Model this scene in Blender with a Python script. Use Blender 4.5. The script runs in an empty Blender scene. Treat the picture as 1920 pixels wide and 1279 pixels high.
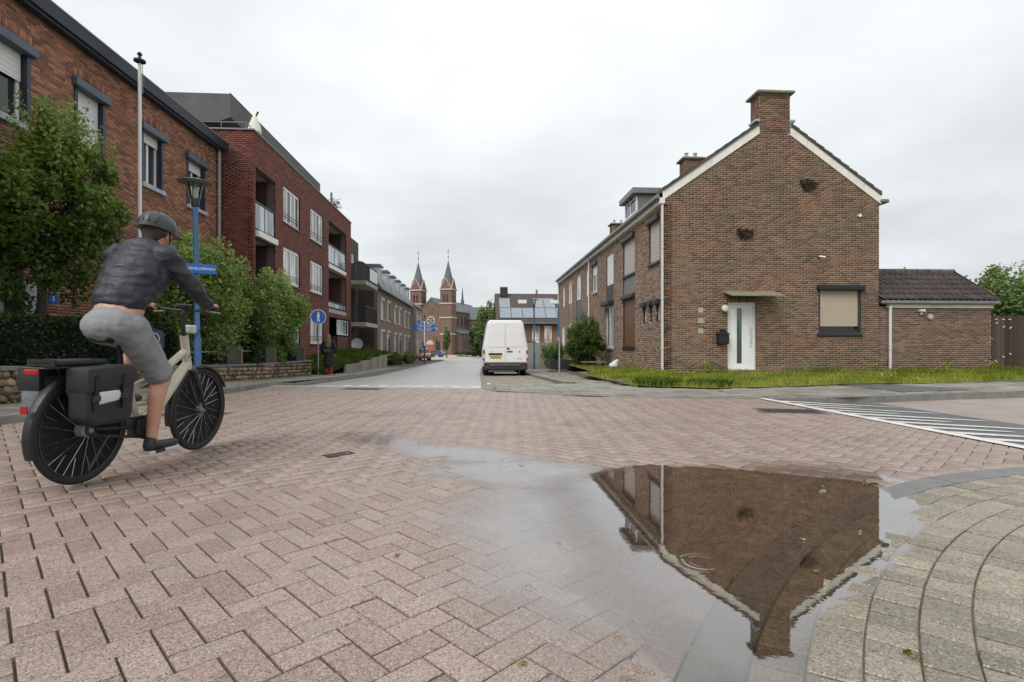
import bpy, bmesh, math, random
import numpy as np
from mathutils import Vector, Matrix, noise as mnoise
R = math.radians
rng = np.random.default_rng(7); random.seed(7)
scene = bpy.context.scene
col = scene.collection

# ---------------------------------------------------------------- camera
YAW = math.asin(0.0619)
cam_d = bpy.data.cameras.new('camera'); cam = bpy.data.objects.new('camera', cam_d); col.objects.link(cam)
cam.location = (0, 0, 0.9); cam.rotation_euler = (R(90), 0, -YAW)
cam_d.sensor_width = 36; cam_d.lens = 18.75; cam_d.shift_y = 0.0044
cam_d.clip_start = 0.05; cam_d.clip_end = 6000
scene.camera = cam

# ---------------------------------------------------------------- overcast sky
SUN_EL, SUN_AZ = R(46), R(-138)            # azimuth measured from +Y towards +X
w = bpy.data.worlds.new('World'); scene.world = w; w.use_nodes = True
nt = w.node_tree; N = nt.nodes; L = nt.links; N.clear()
def wn(t, **k):
    n = N.new(t)
    for a, b in k.items(): setattr(n, a, b)
    return n
out = wn('ShaderNodeOutputWorld'); bg = wn('ShaderNodeBackground')
tc = wn('ShaderNodeTexCoord'); sep = wn('ShaderNodeSeparateXYZ'); L.new(tc.outputs['Generated'], sep.inputs[0])
sky = wn('ShaderNodeTexSky', sky_type='NISHITA', sun_disc=False, sun_elevation=SUN_EL, sun_rotation=SUN_AZ)
# cloud layer: direction projected on a flat ceiling
den = wn('ShaderNodeMath', operation='MAXIMUM'); L.new(sep.outputs[2], den.inputs[0]); den.inputs[1].default_value = 0.0
den2 = wn('ShaderNodeMath', operation='ADD'); L.new(den.outputs[0], den2.inputs[0]); den2.inputs[1].default_value = 0.16
dv = wn('ShaderNodeVectorMath', operation='SCALE'); inv = wn('ShaderNodeMath', operation='DIVIDE'); inv.inputs[0].default_value = 1.0
L.new(den2.outputs[0], inv.inputs[1]); L.new(tc.outputs['Generated'], dv.inputs[0]); L.new(inv.outputs[0], dv.inputs['Scale'])
ns = wn('ShaderNodeTexNoise'); ns.inputs['Scale'].default_value = 0.95; ns.inputs['Detail'].default_value = 5; ns.inputs['Roughness'].default_value = 0.52
L.new(dv.outputs[0], ns.inputs['Vector'])
mr = wn('ShaderNodeMapRange'); mr.inputs[1].default_value = 0.3; mr.inputs[2].default_value = 0.7; mr.inputs[3].default_value = 0.80; mr.inputs[4].default_value = 1.10
L.new(ns.outputs[0], mr.inputs[0])
el = wn('ShaderNodeMapRange'); el.inputs[1].default_value = 0.0; el.inputs[2].default_value = 1.0; el.inputs[3].default_value = 1.0; el.inputs[4].default_value = 1.40
L.new(sep.outputs[2], el.inputs[0])
mu = wn('ShaderNodeMath', operation='MULTIPLY'); L.new(mr.outputs[0], mu.inputs[0]); L.new(el.outputs[0], mu.inputs[1])
cr = wn('ShaderNodeMix', data_type='RGBA'); L.new(sep.outputs[2], cr.inputs[0]); cr.inputs[6].default_value = (0.535, 0.560, 0.574, 1); cr.inputs[7].default_value = (0.58, 0.585, 0.585, 1)
cs = wn('ShaderNodeVectorMath', operation='SCALE'); L.new(cr.outputs[2], cs.inputs[0]); L.new(mu.outputs[0], cs.inputs['Scale'])
ss = wn('ShaderNodeVectorMath', operation='SCALE'); L.new(sky.outputs[0], ss.inputs[0]); ss.inputs['Scale'].default_value = 0.1
mx = wn('ShaderNodeMix', data_type='RGBA'); mx.inputs[0].default_value = 0.95; L.new(ss.outputs[0], mx.inputs[6]); L.new(cs.outputs[0], mx.inputs[7])
L.new(mx.outputs[2], bg.inputs[0]); bg.inputs[1].default_value = 1.0; L.new(bg.outputs[0], out.inputs[0])

sun_d = bpy.data.lights.new('sun', 'SUN'); sun = bpy.data.objects.new('sun', sun_d); col.objects.link(sun)
sun_d.energy = 1.5; sun_d.angle = R(35); sun_d.color = (1.0, 0.97, 0.93)
sd = Vector((math.sin(SUN_AZ) * math.cos(SUN_EL), math.cos(SUN_AZ) * math.cos(SUN_EL), math.sin(SUN_EL)))
sun.rotation_euler = sd.to_track_quat('Z', 'Y').to_euler(); sun.location = (0, 0, 30)
scene.view_settings.view_transform = 'Standard'; scene.view_settings.look = 'None'
scene.view_settings.exposure = 0.56; scene.view_settings.gamma = 1.0; scene.view_settings.use_curve_mapping = False
scene.render.engine = 'CYCLES'; scene.cycles.max_bounces = 8; scene.cycles.diffuse_bounces = 3; scene.cycles.transparent_max_bounces = 16
scene.cycles.use_denoising = True

# ---------------------------------------------------------------- materials
def srgb(r, g, b):
    f = lambda v: (v / 255 / 12.92) if v / 255 <= 0.04045 else ((v / 255 + 0.055) / 1.055) ** 2.4
    return (f(r), f(g), f(b), 1)
M = {}
def nodes(m):
    m.use_nodes = True
    t = m.node_tree
    return t, t.nodes, t.links, t.nodes['Principled BSDF']
def mixc(t, fac, a, b, blend='MIX'):
    n = t.nodes.new('ShaderNodeMix'); n.data_type = 'RGBA'; n.blend_type = blend
    for i, v in ((0, fac), (6, a), (7, b)):
        if hasattr(v, 'is_linked') or hasattr(v, 'links'): t.links.new(v, n.inputs[i])
        else: n.inputs[i].default_value = v
    return n.outputs[2]
def mrange(t, v, a, b, c, d, smooth=False):
    n = t.nodes.new('ShaderNodeMapRange'); n.inputs[1].default_value = a; n.inputs[2].default_value = b; n.inputs[3].default_value = c; n.inputs[4].default_value = d
    if smooth: n.interpolation_type = 'SMOOTHSTEP'
    t.links.new(v, n.inputs[0]); return n.outputs[0]
def math2(t, op, a, b):
    n = t.nodes.new('ShaderNodeMath'); n.operation = op
    for i, v in ((0, a), (1, b)):
        if hasattr(v, 'links'): t.links.new(v, n.inputs[i])
        else: n.inputs[i].default_value = v
    return n.outputs[0]
def pos(t, scale=None):
    g = t.nodes.new('ShaderNodeNewGeometry')
    if scale is None: return g.outputs['Position']
    v = t.nodes.new('ShaderNodeVectorMath'); v.operation = 'MULTIPLY'; v.inputs[1].default_value = scale; t.links.new(g.outputs['Position'], v.inputs[0])
    return v.outputs[0]
def noise(t, scale, detail=4, rough=0.55, vec=None):
    n = t.nodes.new('ShaderNodeTexNoise'); n.inputs['Scale'].default_value = scale; n.inputs['Detail'].default_value = detail; n.inputs['Roughness'].default_value = rough
    t.links.new(vec if vec is not None else pos(t), n.inputs['Vector']); return n.outputs[0]
def bump(t, p, h, dist, strength=1.0):
    n = t.nodes.new('ShaderNodeBump'); n.inputs['Distance'].default_value = dist; n.inputs['Strength'].default_value = strength
    t.links.new(h, n.inputs['Height']); t.links.new(n.outputs[0], p.inputs['Normal']); return n
def ramp(t, fac, stops):
    n = t.nodes.new('ShaderNodeValToRGB'); e = n.color_ramp.elements
    while len(e) < len(stops): e.new(0.5)
    for i, (p, c) in enumerate(stops): e[i].position = p; e[i].color = c
    t.links.new(fac, n.inputs[0]); return n.outputs[0]
def scale3(c, k): return (c[0] * k, c[1] * k, c[2] * k, 1)

def mat(name, c, rough=0.6, var=0.15, sc=6.0, metal=0.0, spec=0.5, bmp=None, coat=0.0, grime=0.0):
    """plain material with a little wear: colour varied by two noises, roughness too"""
    m = bpy.data.materials.new(name); t, n, l, p = nodes(m)
    base = noise(t, sc, 5); base2 = noise(t, sc * 9, 3)
    f = math2(t, 'ADD', math2(t, 'MULTIPLY', base, 0.7), math2(t, 'MULTIPLY', base2, 0.3))
    f = mrange(t, f, 0.3, 0.7, 0, 1)
    cc = mixc(t, f, scale3(c, 1 - var), scale3(c, 1 + var * 0.8))
    if grime:
        gfac = mrange(t, noise(t, 1.3, 6, 0.65, pos(t, (1, 1, 0.25))), 0.5, 0.75, 0, grime)
        cc = mixc(t, gfac, cc, scale3((0.09, 0.08, 0.065), 1))
    l.new(cc, p.inputs['Base Color'])
    l.new(mrange(t, base2, 0.3, 0.7, max(0.02, rough - 0.08), min(1, rough + 0.08)), p.inputs['Roughness'])
    p.inputs['Metallic'].default_value = metal; p.inputs['Specular IOR Level'].default_value = spec
    p.inputs['Coat Weight'].default_value = coat
    if bmp: bump(t, p, noise(t, bmp[0], bmp[2] if len(bmp) > 2 else 4), bmp[1])
    M[name] = m; return m

def wet_mask(t, flat=True):
    """film of rain water left in the shallow hollow of the crossing: soft ellipses with a ragged noise rim (world metres)"""
    P = pos(t); tot = None
    for (x, y, rx, ry, rot, k) in ((0.35, 3.75, 0.95, 0.55, -0.3, 1.0), (-0.15, 4.45, 0.9, 0.42, -0.55, 0.95), (-0.85, 5.1, 0.9, 0.4, -0.75, 0.62),
                                   (0.55, 2.5, 0.85, 1.5, 0.1, 1.0), (2.0, 3.2, 1.3, 0.9, 0, 1.0), (-1.0, 7.2, 1.6, 0.7, 0.2, 0.3), (1.2, 6.0, 1.6, 0.35, -0.1, 0.25),
                                   (1.3, 1.6, 0.7, 0.8, 0, 0.9)):
        mp = t.nodes.new('ShaderNodeMapping'); mp.vector_type = 'TEXTURE'
        mp.inputs['Location'].default_value = (x, y, 0); mp.inputs['Rotation'].default_value = (0, 0, rot); mp.inputs['Scale'].default_value = (rx, ry, 1)
        t.links.new(P, mp.inputs[0])
        z = t.nodes.new('ShaderNodeVectorMath'); z.operation = 'MULTIPLY'; z.inputs[1].default_value = (1, 1, 0); t.links.new(mp.outputs[0], z.inputs[0])
        ln = t.nodes.new('ShaderNodeVectorMath'); ln.operation = 'LENGTH'; t.links.new(z.outputs[0], ln.inputs[0])
        v = mrange(t, ln.outputs['Value'], 0.2, 1.35, k, 0, True)
        tot = v if tot is None else math2(t, 'MAXIMUM', tot, v)
    nz = noise(t, 2.4, 6, 0.62)
    v = math2(t, 'ADD', tot, math2(t, 'MULTIPLY', math2(t, 'SUBTRACT', nz, 0.5), 0.9))
    if not flat: return mrange(t, v, 0.15, 1.0, 0, 1, True)
    gn = t.nodes.new('ShaderNodeNewGeometry'); sz = t.nodes.new('ShaderNodeSeparateXYZ'); t.links.new(gn.outputs['True Normal'], sz.inputs[0])
    return math2(t, 'MULTIPLY', mrange(t, v, 0.25, 0.72, 0, 1, True), mrange(t, sz.outputs[2], 0.97, 0.995, 0, 1))   # water stays on the flat tops

def pieces(name, stops, obj=False, rough=0.6, grain=None, wet=False, spec=0.5, stain=0.0, fleck=None, stainc=(0.03, 0.026, 0.022, 1)):
    """laid pieces (bricks, pavers, tiles, stones, leaves): one colour per piece from 'tint' (joined) or the object's random number (single pieces)"""
    m = bpy.data.materials.new(name + ('_single' if obj else '')); t, n, l, p = nodes(m)
    if obj:
        oi = n.new('ShaderNodeObjectInfo'); tint = oi.outputs['Random']
    else:
        a = n.new('ShaderNodeAttribute'); a.attribute_name = 'tint'; tint = a.outputs['Fac']
    c = ramp(t, tint, stops)
    big = noise(t, 0.9, 4)
    c = mixc(t, mrange(t, big, 0.3, 0.7, 0, 0.28), c, mixc(t, 1.0, c, (0.62, 0.6, 0.58, 1), 'MULTIPLY'))
    if stain:
        sf = mrange(t, noise(t, 0.55, 6, 0.7, pos(t, (1, 1, 0.45))), 0.47, 0.7, 0, stain)
        c = mixc(t, sf, c, stainc)
    if fleck:
        vo = n.new('ShaderNodeTexVoronoi'); vo.inputs['Scale'].default_value = fleck; l.new(pos(t), vo.inputs['Vector'])
        sv = n.new('ShaderNodeSeparateColor'); l.new(vo.outputs['Color'], sv.inputs[0])
        c = mixc(t, mrange(t, sv.outputs[0], 0.0, 1.0, 0, 1), mixc(t, 1.0, c, (0.66, 0.645, 0.64, 1), 'MULTIPLY'), mixc(t, 1.0, c, (1.3, 1.28, 1.25, 1), 'MULTIPLY'))
        dk = mrange(t, sv.outputs[1], 0.88, 0.92, 0, 0.6); c = mixc(t, dk, c, (0.035, 0.034, 0.036, 1))
        lt = mrange(t, sv.outputs[2], 0.93, 0.96, 0, 0.6); c = mixc(t, lt, c, (0.55, 0.5, 0.46, 1))
    fine = noise(t, grain or 90, 3)
    c = mixc(t, mrange(t, fine, 0.3, 0.7, 0.0, 0.3), c, mixc(t, 1.0, c, (0.6, 0.6, 0.6, 1), 'MULTIPLY'))
    rg = mrange(t, fine, 0.3, 0.7, rough - 0.1, min(1, rough + 0.1))
    if wet:
        wm = wet_mask(t)
        c = mixc(t, wm, c, mixc(t, 1.0, c, (0.80, 0.79, 0.78, 1), 'MULTIPLY'))
        l.new(mrange(t, wm, 0, 1, 0, 0.12), p.inputs['Coat Weight']); p.inputs['Coat Roughness'].default_value = 0.09; p.inputs['Coat IOR'].default_value = 2.3
        bn = bump(t, p, noise(t, 220, 2), 0.0012)
    else:
        bump(t, p, fine, 0.002)
    l.new(c, p.inputs['Base Color']); l.new(rg, p.inputs['Roughness']); p.inputs['Specular IOR Level'].default_value = spec
    M[m.name] = m; return m
def pieces2(name, *a, **k): pieces(name, *a, **k); pieces(name, *a, obj=True, **k)

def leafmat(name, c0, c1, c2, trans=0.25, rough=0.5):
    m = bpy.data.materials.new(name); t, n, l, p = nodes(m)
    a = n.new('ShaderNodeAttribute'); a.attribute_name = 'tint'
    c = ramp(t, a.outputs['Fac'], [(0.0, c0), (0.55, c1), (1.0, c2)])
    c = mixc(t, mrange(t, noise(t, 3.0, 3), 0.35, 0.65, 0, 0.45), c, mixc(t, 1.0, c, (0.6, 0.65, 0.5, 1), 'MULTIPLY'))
    l.new(c, p.inputs['Base Color']); p.inputs['Roughness'].default_value = rough; p.inputs['Specular IOR Level'].default_value = 0.35
    tr = n.new('ShaderNodeBsdfTranslucent'); l.new(c, tr.inputs[0]); ms = n.new('ShaderNodeMixShader'); ms.inputs[0].default_value = trans
    o = n['Material Output']; l.new(p.outputs[0], ms.inputs[1]); l.new(tr.outputs[0], ms.inputs[2]); l.new(ms.outputs[0], o.inputs[0])
    M[name] = m; return m

def brickmat(name, c1, c2, mortar, bw=0.22, bh=0.066, axis='y', ms=0.012):
    """brickwork too far away to pick the bricks apart"""
    m = bpy.data.materials.new(name); t, n, l, p = nodes(m)
    g = n.new('ShaderNodeNewGeometry'); s = n.new('ShaderNodeSeparateXYZ'); l.new(g.outputs['Position'], s.inputs[0])
    add = math2(t, 'ADD', s.outputs[0], s.outputs[1]); cb = n.new('ShaderNodeCombineXYZ'); l.new(add, cb.inputs[0]); l.new(s.outputs[2], cb.inputs[1])
    b = n.new('ShaderNodeTexBrick'); l.new(cb.outputs[0], b.inputs['Vector']); b.inputs['Scale'].default_value = 1
    b.inputs['Color1'].default_value = c1; b.inputs['Color2'].default_value = c2; b.inputs['Mortar'].default_value = mortar
    b.inputs['Mortar Size'].default_value = ms; b.inputs['Brick Width'].default_value = bw; b.inputs['Row Height'].default_value = bh; b.inputs['Bias'].default_value = 0
    c = mixc(t, mrange(t, noise(t, 0.8, 5), 0.35, 0.65, 0, 0.4), b.outputs[0], mixc(t, 1.0, b.outputs[0], (0.6, 0.58, 0.56, 1), 'MULTIPLY'))
    l.new(c, p.inputs['Base Color']); p.inputs['Roughness'].default_value = 0.8
    bump(t, p, b.outputs['Fac'], -0.006)
    M[name] = m; return m

# herringbone setts, pink granite aggregate
pink = [(0.0, (0.299, 0.222, 0.186, 1)), (0.45, (0.343, 0.261, 0.221, 1)), (0.8, (0.378, 0.294, 0.252, 1)), (1.0, (0.326, 0.257, 0.231, 1))]
pieces2('pink_paver', pink, rough=0.43, fleck=210, wet=True, grain=60, stain=0.22, stainc=(0.16, 0.13, 0.11, 1))
grey = [(0.0, (0.21, 0.19, 0.145, 1)), (0.5, (0.285, 0.258, 0.20, 1)), (1.0, (0.36, 0.32, 0.25, 1))]
pieces2('grey_paver', grey, rough=0.55, fleck=190, wet=True, grain=60)
pieces2('pavement_tile', [(0.0, (0.20, 0.195, 0.165, 1)), (0.5, (0.27, 0.26, 0.22, 1)), (1.0, (0.33, 0.315, 0.27, 1))], rough=0.55, stain=0.5, grain=40)
pieces2('gable_brick', [(0.0, (0.105, 0.066, 0.049, 1)), (0.25, (0.156, 0.091, 0.059, 1)), (0.6, (0.227, 0.128, 0.079, 1)), (0.85, (0.298, 0.157, 0.090, 1)), (1.0, (0.194, 0.134, 0.097, 1))], rough=0.85, stain=0.32, grain=120)
pieces2('row_brick_sheen', [(0.0, (0.193, 0.126, 0.096, 1)), (0.5, (0.330, 0.222, 0.168, 1)), (1.0, (0.426, 0.300, 0.226, 1))], rough=0.85, stain=0.2, grain=120)  # same brick as the gable, its grazing-angle sheen painted in as lighter colour
pieces2('old_brick', [(0.0, (0.174, 0.084, 0.062, 1)), (0.3, (0.290, 0.122, 0.076, 1)), (0.7, (0.404, 0.174, 0.101, 1)), (1.0, (0.492, 0.238, 0.136, 1))], rough=0.85, stain=0.25, grain=120)
pieces2('flat_brick', [(0.0, (0.136, 0.045, 0.034, 1)), (0.5, (0.203, 0.064, 0.046, 1)), (1.0, (0.257, 0.090, 0.065, 1))], rough=0.8, stain=0.15, grain=120)
pieces2('roof_tile', [(0.0, (0.045, 0.033, 0.03, 1)), (0.5, (0.07, 0.05, 0.045, 1)), (1.0, (0.10, 0.072, 0.062, 1))], rough=0.55, stain=0.4, grain=50, stainc=(0.05, 0.055, 0.04, 1))
pieces2('rubble', [(0.0, (0.09, 0.07, 0.05, 1)), (0.4, (0.20, 0.155, 0.10, 1)), (0.8, (0.32, 0.24, 0.15, 1)), (1.0, (0.42, 0.35, 0.26, 1))], rough=0.8, stain=0.4, grain=35)
pieces2('board', [(0.0, (0.042, 0.026, 0.018, 1)), (0.6, (0.075, 0.048, 0.033, 1)), (1.0, (0.128, 0.088, 0.062, 1))], rough=0.8, stain=0.3, grain=30)
pieces2('concrete_panel', [(0.0, (0.24, 0.225, 0.19, 1)), (1.0, (0.36, 0.34, 0.29, 1))], rough=0.8, stain=0.55, grain=30)
mat('mortar', (0.44, 0.38, 0.30, 1), 0.9, 0.25, 3)
mat('mortar_old', (0.30, 0.26, 0.22, 1), 0.9, 0.3, 3)
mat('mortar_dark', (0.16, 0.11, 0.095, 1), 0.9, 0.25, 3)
mat('joint_sand', (0.095, 0.08, 0.062, 1), 0.95, 0.5, 4)
mat('asphalt', (0.38, 0.372, 0.355, 1), 0.34, 0.16, 1.1, bmp=(160, 0.003))
mat('pink_asphalt', (0.30, 0.25, 0.225, 1), 0.5, 0.2, 2, bmp=(150, 0.004))
mat('dark_asphalt', (0.085, 0.09, 0.093, 1), 0.5, 0.35, 2, bmp=(140, 0.004))
mat('kerb', (0.20, 0.195, 0.175, 1), 0.6, 0.35, 4, bmp=(90, 0.002), grime=0.5)
mat('dark_kerb', (0.15, 0.15, 0.145, 1), 0.4, 0.3, 5, bmp=(120, 0.002))
mat('road_paint', (0.64, 0.63, 0.595, 1), 0.55, 0.22, 14, grime=0.5)
mat('soil', (0.12, 0.13, 0.03, 1), 0.95, 0.4, 2)
mat('field', (0.075, 0.10, 0.03, 1), 0.95, 0.4, 0.3)
mat('white_paint', (0.78, 0.78, 0.76, 1), 0.4, 0.05, 3, grime=0.06)
mat('upvc', (0.80, 0.80, 0.79, 1), 0.3, 0.04, 3, grime=0.05)
mat('van_white', (0.80, 0.80, 0.80, 1), 0.22, 0.03, 2, coat=0.6)
mat('verge_white', (0.78, 0.75, 0.68, 1), 0.6, 0.12, 5, grime=0.25)
mat('navy', (0.022, 0.030, 0.05, 1), 0.45, 0.2, 4)
mat('slate_blue', (0.075, 0.10, 0.14, 1), 0.5, 0.2, 4)
mat('pale_sill', (0.40, 0.44, 0.50, 1), 0.6, 0.15, 6, grime=0.2)
mat('zinc', (0.20, 0.21, 0.21, 1), 0.5, 0.25, 5, metal=0.3)
mat('lead', (0.35, 0.38, 0.40, 1), 0.5, 0.2, 5, metal=0.3)
mat('grey_pipe', (0.30, 0.30, 0.29, 1), 0.5, 0.2, 5, grime=0.3)
mat('pale_pipe', (0.62, 0.62, 0.60, 1), 0.45, 0.12, 4, grime=0.3)
mat('charcoal', (0.028, 0.028, 0.03, 1), 0.5, 0.25, 5)
mat('black', (0.012, 0.012, 0.013, 1), 0.45, 0.3, 8)
mat('rubber', (0.016, 0.017, 0.018, 1), 0.75, 0.3, 20)
mat('cladding', (0.085, 0.088, 0.085, 1), 0.65, 0.35, 1.4, grime=0.4)
mat('slate', (0.10, 0.115, 0.13, 1), 0.5, 0.25, 2.5)
mat('beige_shutter', (0.46, 0.385, 0.29, 1), 0.5, 0.05, 3)
mat('pink_shutter', (0.46, 0.40, 0.37, 1), 0.5, 0.05, 3)
mat('brown_shutter', (0.17, 0.085, 0.045, 1), 0.5, 0.12, 3)
mat('white_shutter', (0.72, 0.72, 0.71, 1), 0.5, 0.04, 3)
mat('grey_panel', (0.17, 0.165, 0.16, 1), 0.5, 0.1, 3)
mat('concrete', (0.38, 0.36, 0.31, 1), 0.8, 0.2, 4, grime=0.45)
mat('mossy_concrete', (0.22, 0.21, 0.15, 1), 0.85, 0.3, 6, bmp=(40, 0.006))
mat('dirt_nest', (0.055, 0.045, 0.035, 1), 0.95, 0.5, 20, bmp=(50, 0.02))
mat('blue_post', (0.035, 0.12, 0.27, 1), 0.4, 0.2, 5, grime=0.1)
mat('dark_blue_post', (0.025, 0.06, 0.14, 1), 0.4, 0.2, 5)
mat('sign_blue', (0.018, 0.13, 0.48, 1), 0.35, 0.06, 5)
mat('sign_white', (0.82, 0.83, 0.84, 1), 0.35, 0.03, 5)
mat('galvanised', (0.38, 0.40, 0.41, 1), 0.45, 0.2, 8, metal=0.5)
mat('bark', (0.055, 0.042, 0.032, 1), 0.9, 0.4, 14, bmp=(45, 0.02))
mat('stone_trim', (0.48, 0.44, 0.37, 1), 0.8, 0.15, 3)
mat('skin', (0.50, 0.27, 0.18, 1), 0.5, 0.1, 14)
mat('jacket', (0.017, 0.020, 0.029, 1), 0.55, 0.2, 6, bmp=(40, 0.004, 2))
mat('shorts', (0.23, 0.24, 0.25, 1), 0.8, 0.15, 6, bmp=(40, 0.004, 2))
mat('coat', (0.016, 0.017, 0.021, 1), 0.8, 0.3, 9, bmp=(12, 0.03))
mat('hair', (0.20, 0.115, 0.05, 1), 0.55, 0.45, 30, bmp=(60, 0.02))
mat('hair_dark', (0.05, 0.034, 0.024, 1), 0.6, 0.4, 40, bmp=(90, 0.01))
mat('red_cloth', (0.34, 0.03, 0.035, 1), 0.7, 0.2, 12)
mat('helmet', (0.045, 0.052, 0.055, 1), 0.45, 0.3, 14)
mat('shoe', (0.03, 0.032, 0.036, 1), 0.6, 0.3, 20)
mat('cream_frame', (0.52, 0.49, 0.38, 1), 0.3, 0.06, 6, coat=0.5)
mat('chrome', (0.55, 0.56, 0.57, 1), 0.25, 0.1, 10, metal=0.9)
mat('pannier', (0.018, 0.019, 0.022, 1), 0.6, 0.3, 8, bmp=(6, 0.01, 1))
mat('pannier_grey', (0.15, 0.165, 0.175, 1), 0.6, 0.2, 8, bmp=(20, 0.015))
mat('reflector', (0.60, 0.62, 0.63, 1), 0.3, 0.08, 10)
mat('red_lens', (0.36, 0.015, 0.018, 1), 0.2, 0.2, 20)
mat('plate_yellow', (0.62, 0.40, 0.03, 1), 0.4, 0.1, 30)
mat('orange_paint', (0.40, 0.12, 0.045, 1), 0.25, 0.05, 3, coat=0.6)
mat('blue_paint', (0.07, 0.08, 0.20, 1), 0.25, 0.05, 3, coat=0.6)
mat('silver_paint', (0.34, 0.37, 0.40, 1), 0.3, 0.05, 3, coat=0.6)
mat('orange_wood', (0.30, 0.10, 0.045, 1), 0.5, 0.2, 4)
mat('solar', (0.24, 0.27, 0.31, 1), 0.25, 0.1, 2)
mat('red_panel', (0.10, 0.03, 0.026, 1), 0.6, 0.15, 4)
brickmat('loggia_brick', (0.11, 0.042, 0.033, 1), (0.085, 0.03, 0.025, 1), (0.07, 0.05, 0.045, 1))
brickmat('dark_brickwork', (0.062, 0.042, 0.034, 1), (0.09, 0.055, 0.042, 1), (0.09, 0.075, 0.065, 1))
brickmat('street_brickwork', (0.155, 0.092, 0.066, 1), (0.21, 0.13, 0.095, 1), (0.24, 0.20, 0.165, 1))
brickmat('pale_brickwork', (0.26, 0.20, 0.155, 1), (0.32, 0.25, 0.19, 1), (0.32, 0.28, 0.24, 1))
brickmat('church_brick', (0.17, 0.105, 0.08, 1), (0.21, 0.135, 0.10, 1), (0.2, 0.16, 0.13, 1), 0.5, 0.16)
brickmat('church_red', (0.19, 0.095, 0.072, 1), (0.225, 0.115, 0.085, 1), (0.2, 0.14, 0.11, 1), 0.5, 0.16)
mat('terracotta', (0.34, 0.15, 0.09, 1), 0.8, 0.2, 6)
mat('litter', (0.62, 0.64, 0.66, 1), 0.4, 0.25, 20)
mat('moss', (0.125, 0.115, 0.06, 1), 0.95, 0.7, 5)
mat('lamp_glass_white', (0.72, 0.68, 0.52, 1), 0.3, 0.06, 6)
mat('green_post', (0.02, 0.09, 0.085, 1), 0.5, 0.2, 5)
mat('mustard', (0.60, 0.42, 0.05, 1), 0.4, 0.1, 5)
def glassmat(name, c, rough=0.04, spec=0.6):
    m = bpy.data.materials.new(name); t, n, l, p = nodes(m)
    p.inputs['Base Color'].default_value = c; p.inputs['Roughness'].default_value = rough; p.inputs['Specular IOR Level'].default_value = spec
    cc = mixc(t, mrange(t, noise(t, 1.7, 3, 0.5, pos(t, (1, 1, 0.3))), 0.4, 0.6, 0, 1), scale3(c, 0.5), scale3(c, 1.6)); l.new(cc, p.inputs['Base Color'])
    bump(t, p, noise(t, 1.5, 2), 0.004)
    M[name] = m
glassmat('glass', (0.03, 0.035, 0.04, 1)); glassmat('glass_curtain', (0.52, 0.52, 0.50, 1), 0.08); glassmat('glass_frosted', (0.10, 0.15, 0.15, 1), 0.12)
glassmat('glass_rail', (0.34, 0.40, 0.43, 1), 0.15)
def clear_glass(name, tint=(0.9, 0.93, 0.92, 1), ior=1.45):
    m = bpy.data.materials.new(name); t, n, l, p = nodes(m)
    fr = n.new('ShaderNodeFresnel'); fr.inputs[0].default_value = ior; tr = n.new('ShaderNodeBsdfTransparent'); tr.inputs[0].default_value = tint
    gl = n.new('ShaderNodeBsdfGlossy'); gl.inputs['Roughness'].default_value = 0.02; ms = n.new('ShaderNodeMixShader')
    l.new(fr.outputs[0], ms.inputs[0]); l.new(tr.outputs[0], ms.inputs[1]); l.new(gl.outputs[0], ms.inputs[2]); l.new(ms.outputs[0], n['Material Output'].inputs[0])
    M[name] = m; return m, t, n, l, gl, fr
clear_glass('lamp_glass')
# puddle water: Fresnel mix of a mirror surface and the ground seen through it, rippled by rain rings
m, t, n, l, gl, fr = clear_glass('puddle_water', (0.66, 0.60, 0.52, 1), 1.33)
lw_ = n.new('ShaderNodeLayerWeight'); lw_.inputs[0].default_value = 0.5
fz = math2(t, 'ADD', math2(t, 'MULTIPLY', math2(t, 'POWER', lw_.outputs['Facing'], 1.72), 0.97), 0.03)
ed_ = n.new('ShaderNodeAttribute'); ed_.attribute_name = 'edge'; edv = math2(t, 'ADD', ed_.outputs['Fac'], math2(t, 'MULTIPLY', math2(t, 'SUBTRACT', noise(t, 6, 5, 0.6), 0.5), 0.5))
edv = mrange(t, edv, 0.05, 0.95, 0, 1, True); fz = math2(t, 'MULTIPLY', fz, mrange(t, edv, 0, 1, 0.12, 1))
for tr_ in [q for q in n if q.type == 'BSDF_TRANSPARENT']: l.new(mixc(t, edv, (0.9, 0.88, 0.86, 1), (0.60, 0.54, 0.46, 1)), tr_.inputs[0])
for ms_ in [q for q in n if q.type == 'MIX_SHADER']: l.new(fz, ms_.inputs[0])
gl.inputs['Roughness'].default_value = 0.012
P = pos(t)
hgt = math2(t, 'MULTIPLY', noise(t, 14, 3), 0.10)
for (x, y, r0, k) in ((0.93, 2.18, 0.085, 1.0), (1.18, 1.80, 0.05, 0.15), (2.05, 2.9, 0.06, 0.15)):
    sb = n.new('ShaderNodeVectorMath'); sb.operation = 'SUBTRACT'; sb.inputs[1].default_value = (x, y, -0.005); l.new(P, sb.inputs[0])
    ln = n.new('ShaderNodeVectorMath'); ln.operation = 'LENGTH'; l.new(sb.outputs[0], ln.inputs[0]); d = ln.outputs['Value']
    s = math2(t, 'SINE', math2(t, 'MULTIPLY', d, 210.0), 0)
    env = math2(t, 'MULTIPLY', mrange(t, d, r0 * 0.45, r0 * 0.8, 0, k, True), mrange(t, d, r0, r0 * 1.25, 1, 0, True))
    hgt = math2(t, 'ADD', hgt, math2(t, 'MULTIPLY', s, math2(t, 'MULTIPLY', env, 0.07)))
bn = n.new('ShaderNodeBump'); bn.inputs['Distance'].default_value = 0.0016; l.new(hgt, bn.inputs['Height'])
l.new(bn.outputs[0], gl.inputs['Normal'])
m, t, n, l, gl, fr = clear_glass('water_film', (0.86, 0.84, 0.82, 1), 1.33)     # thinner than the puddle: fades out into the damp setts
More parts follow.
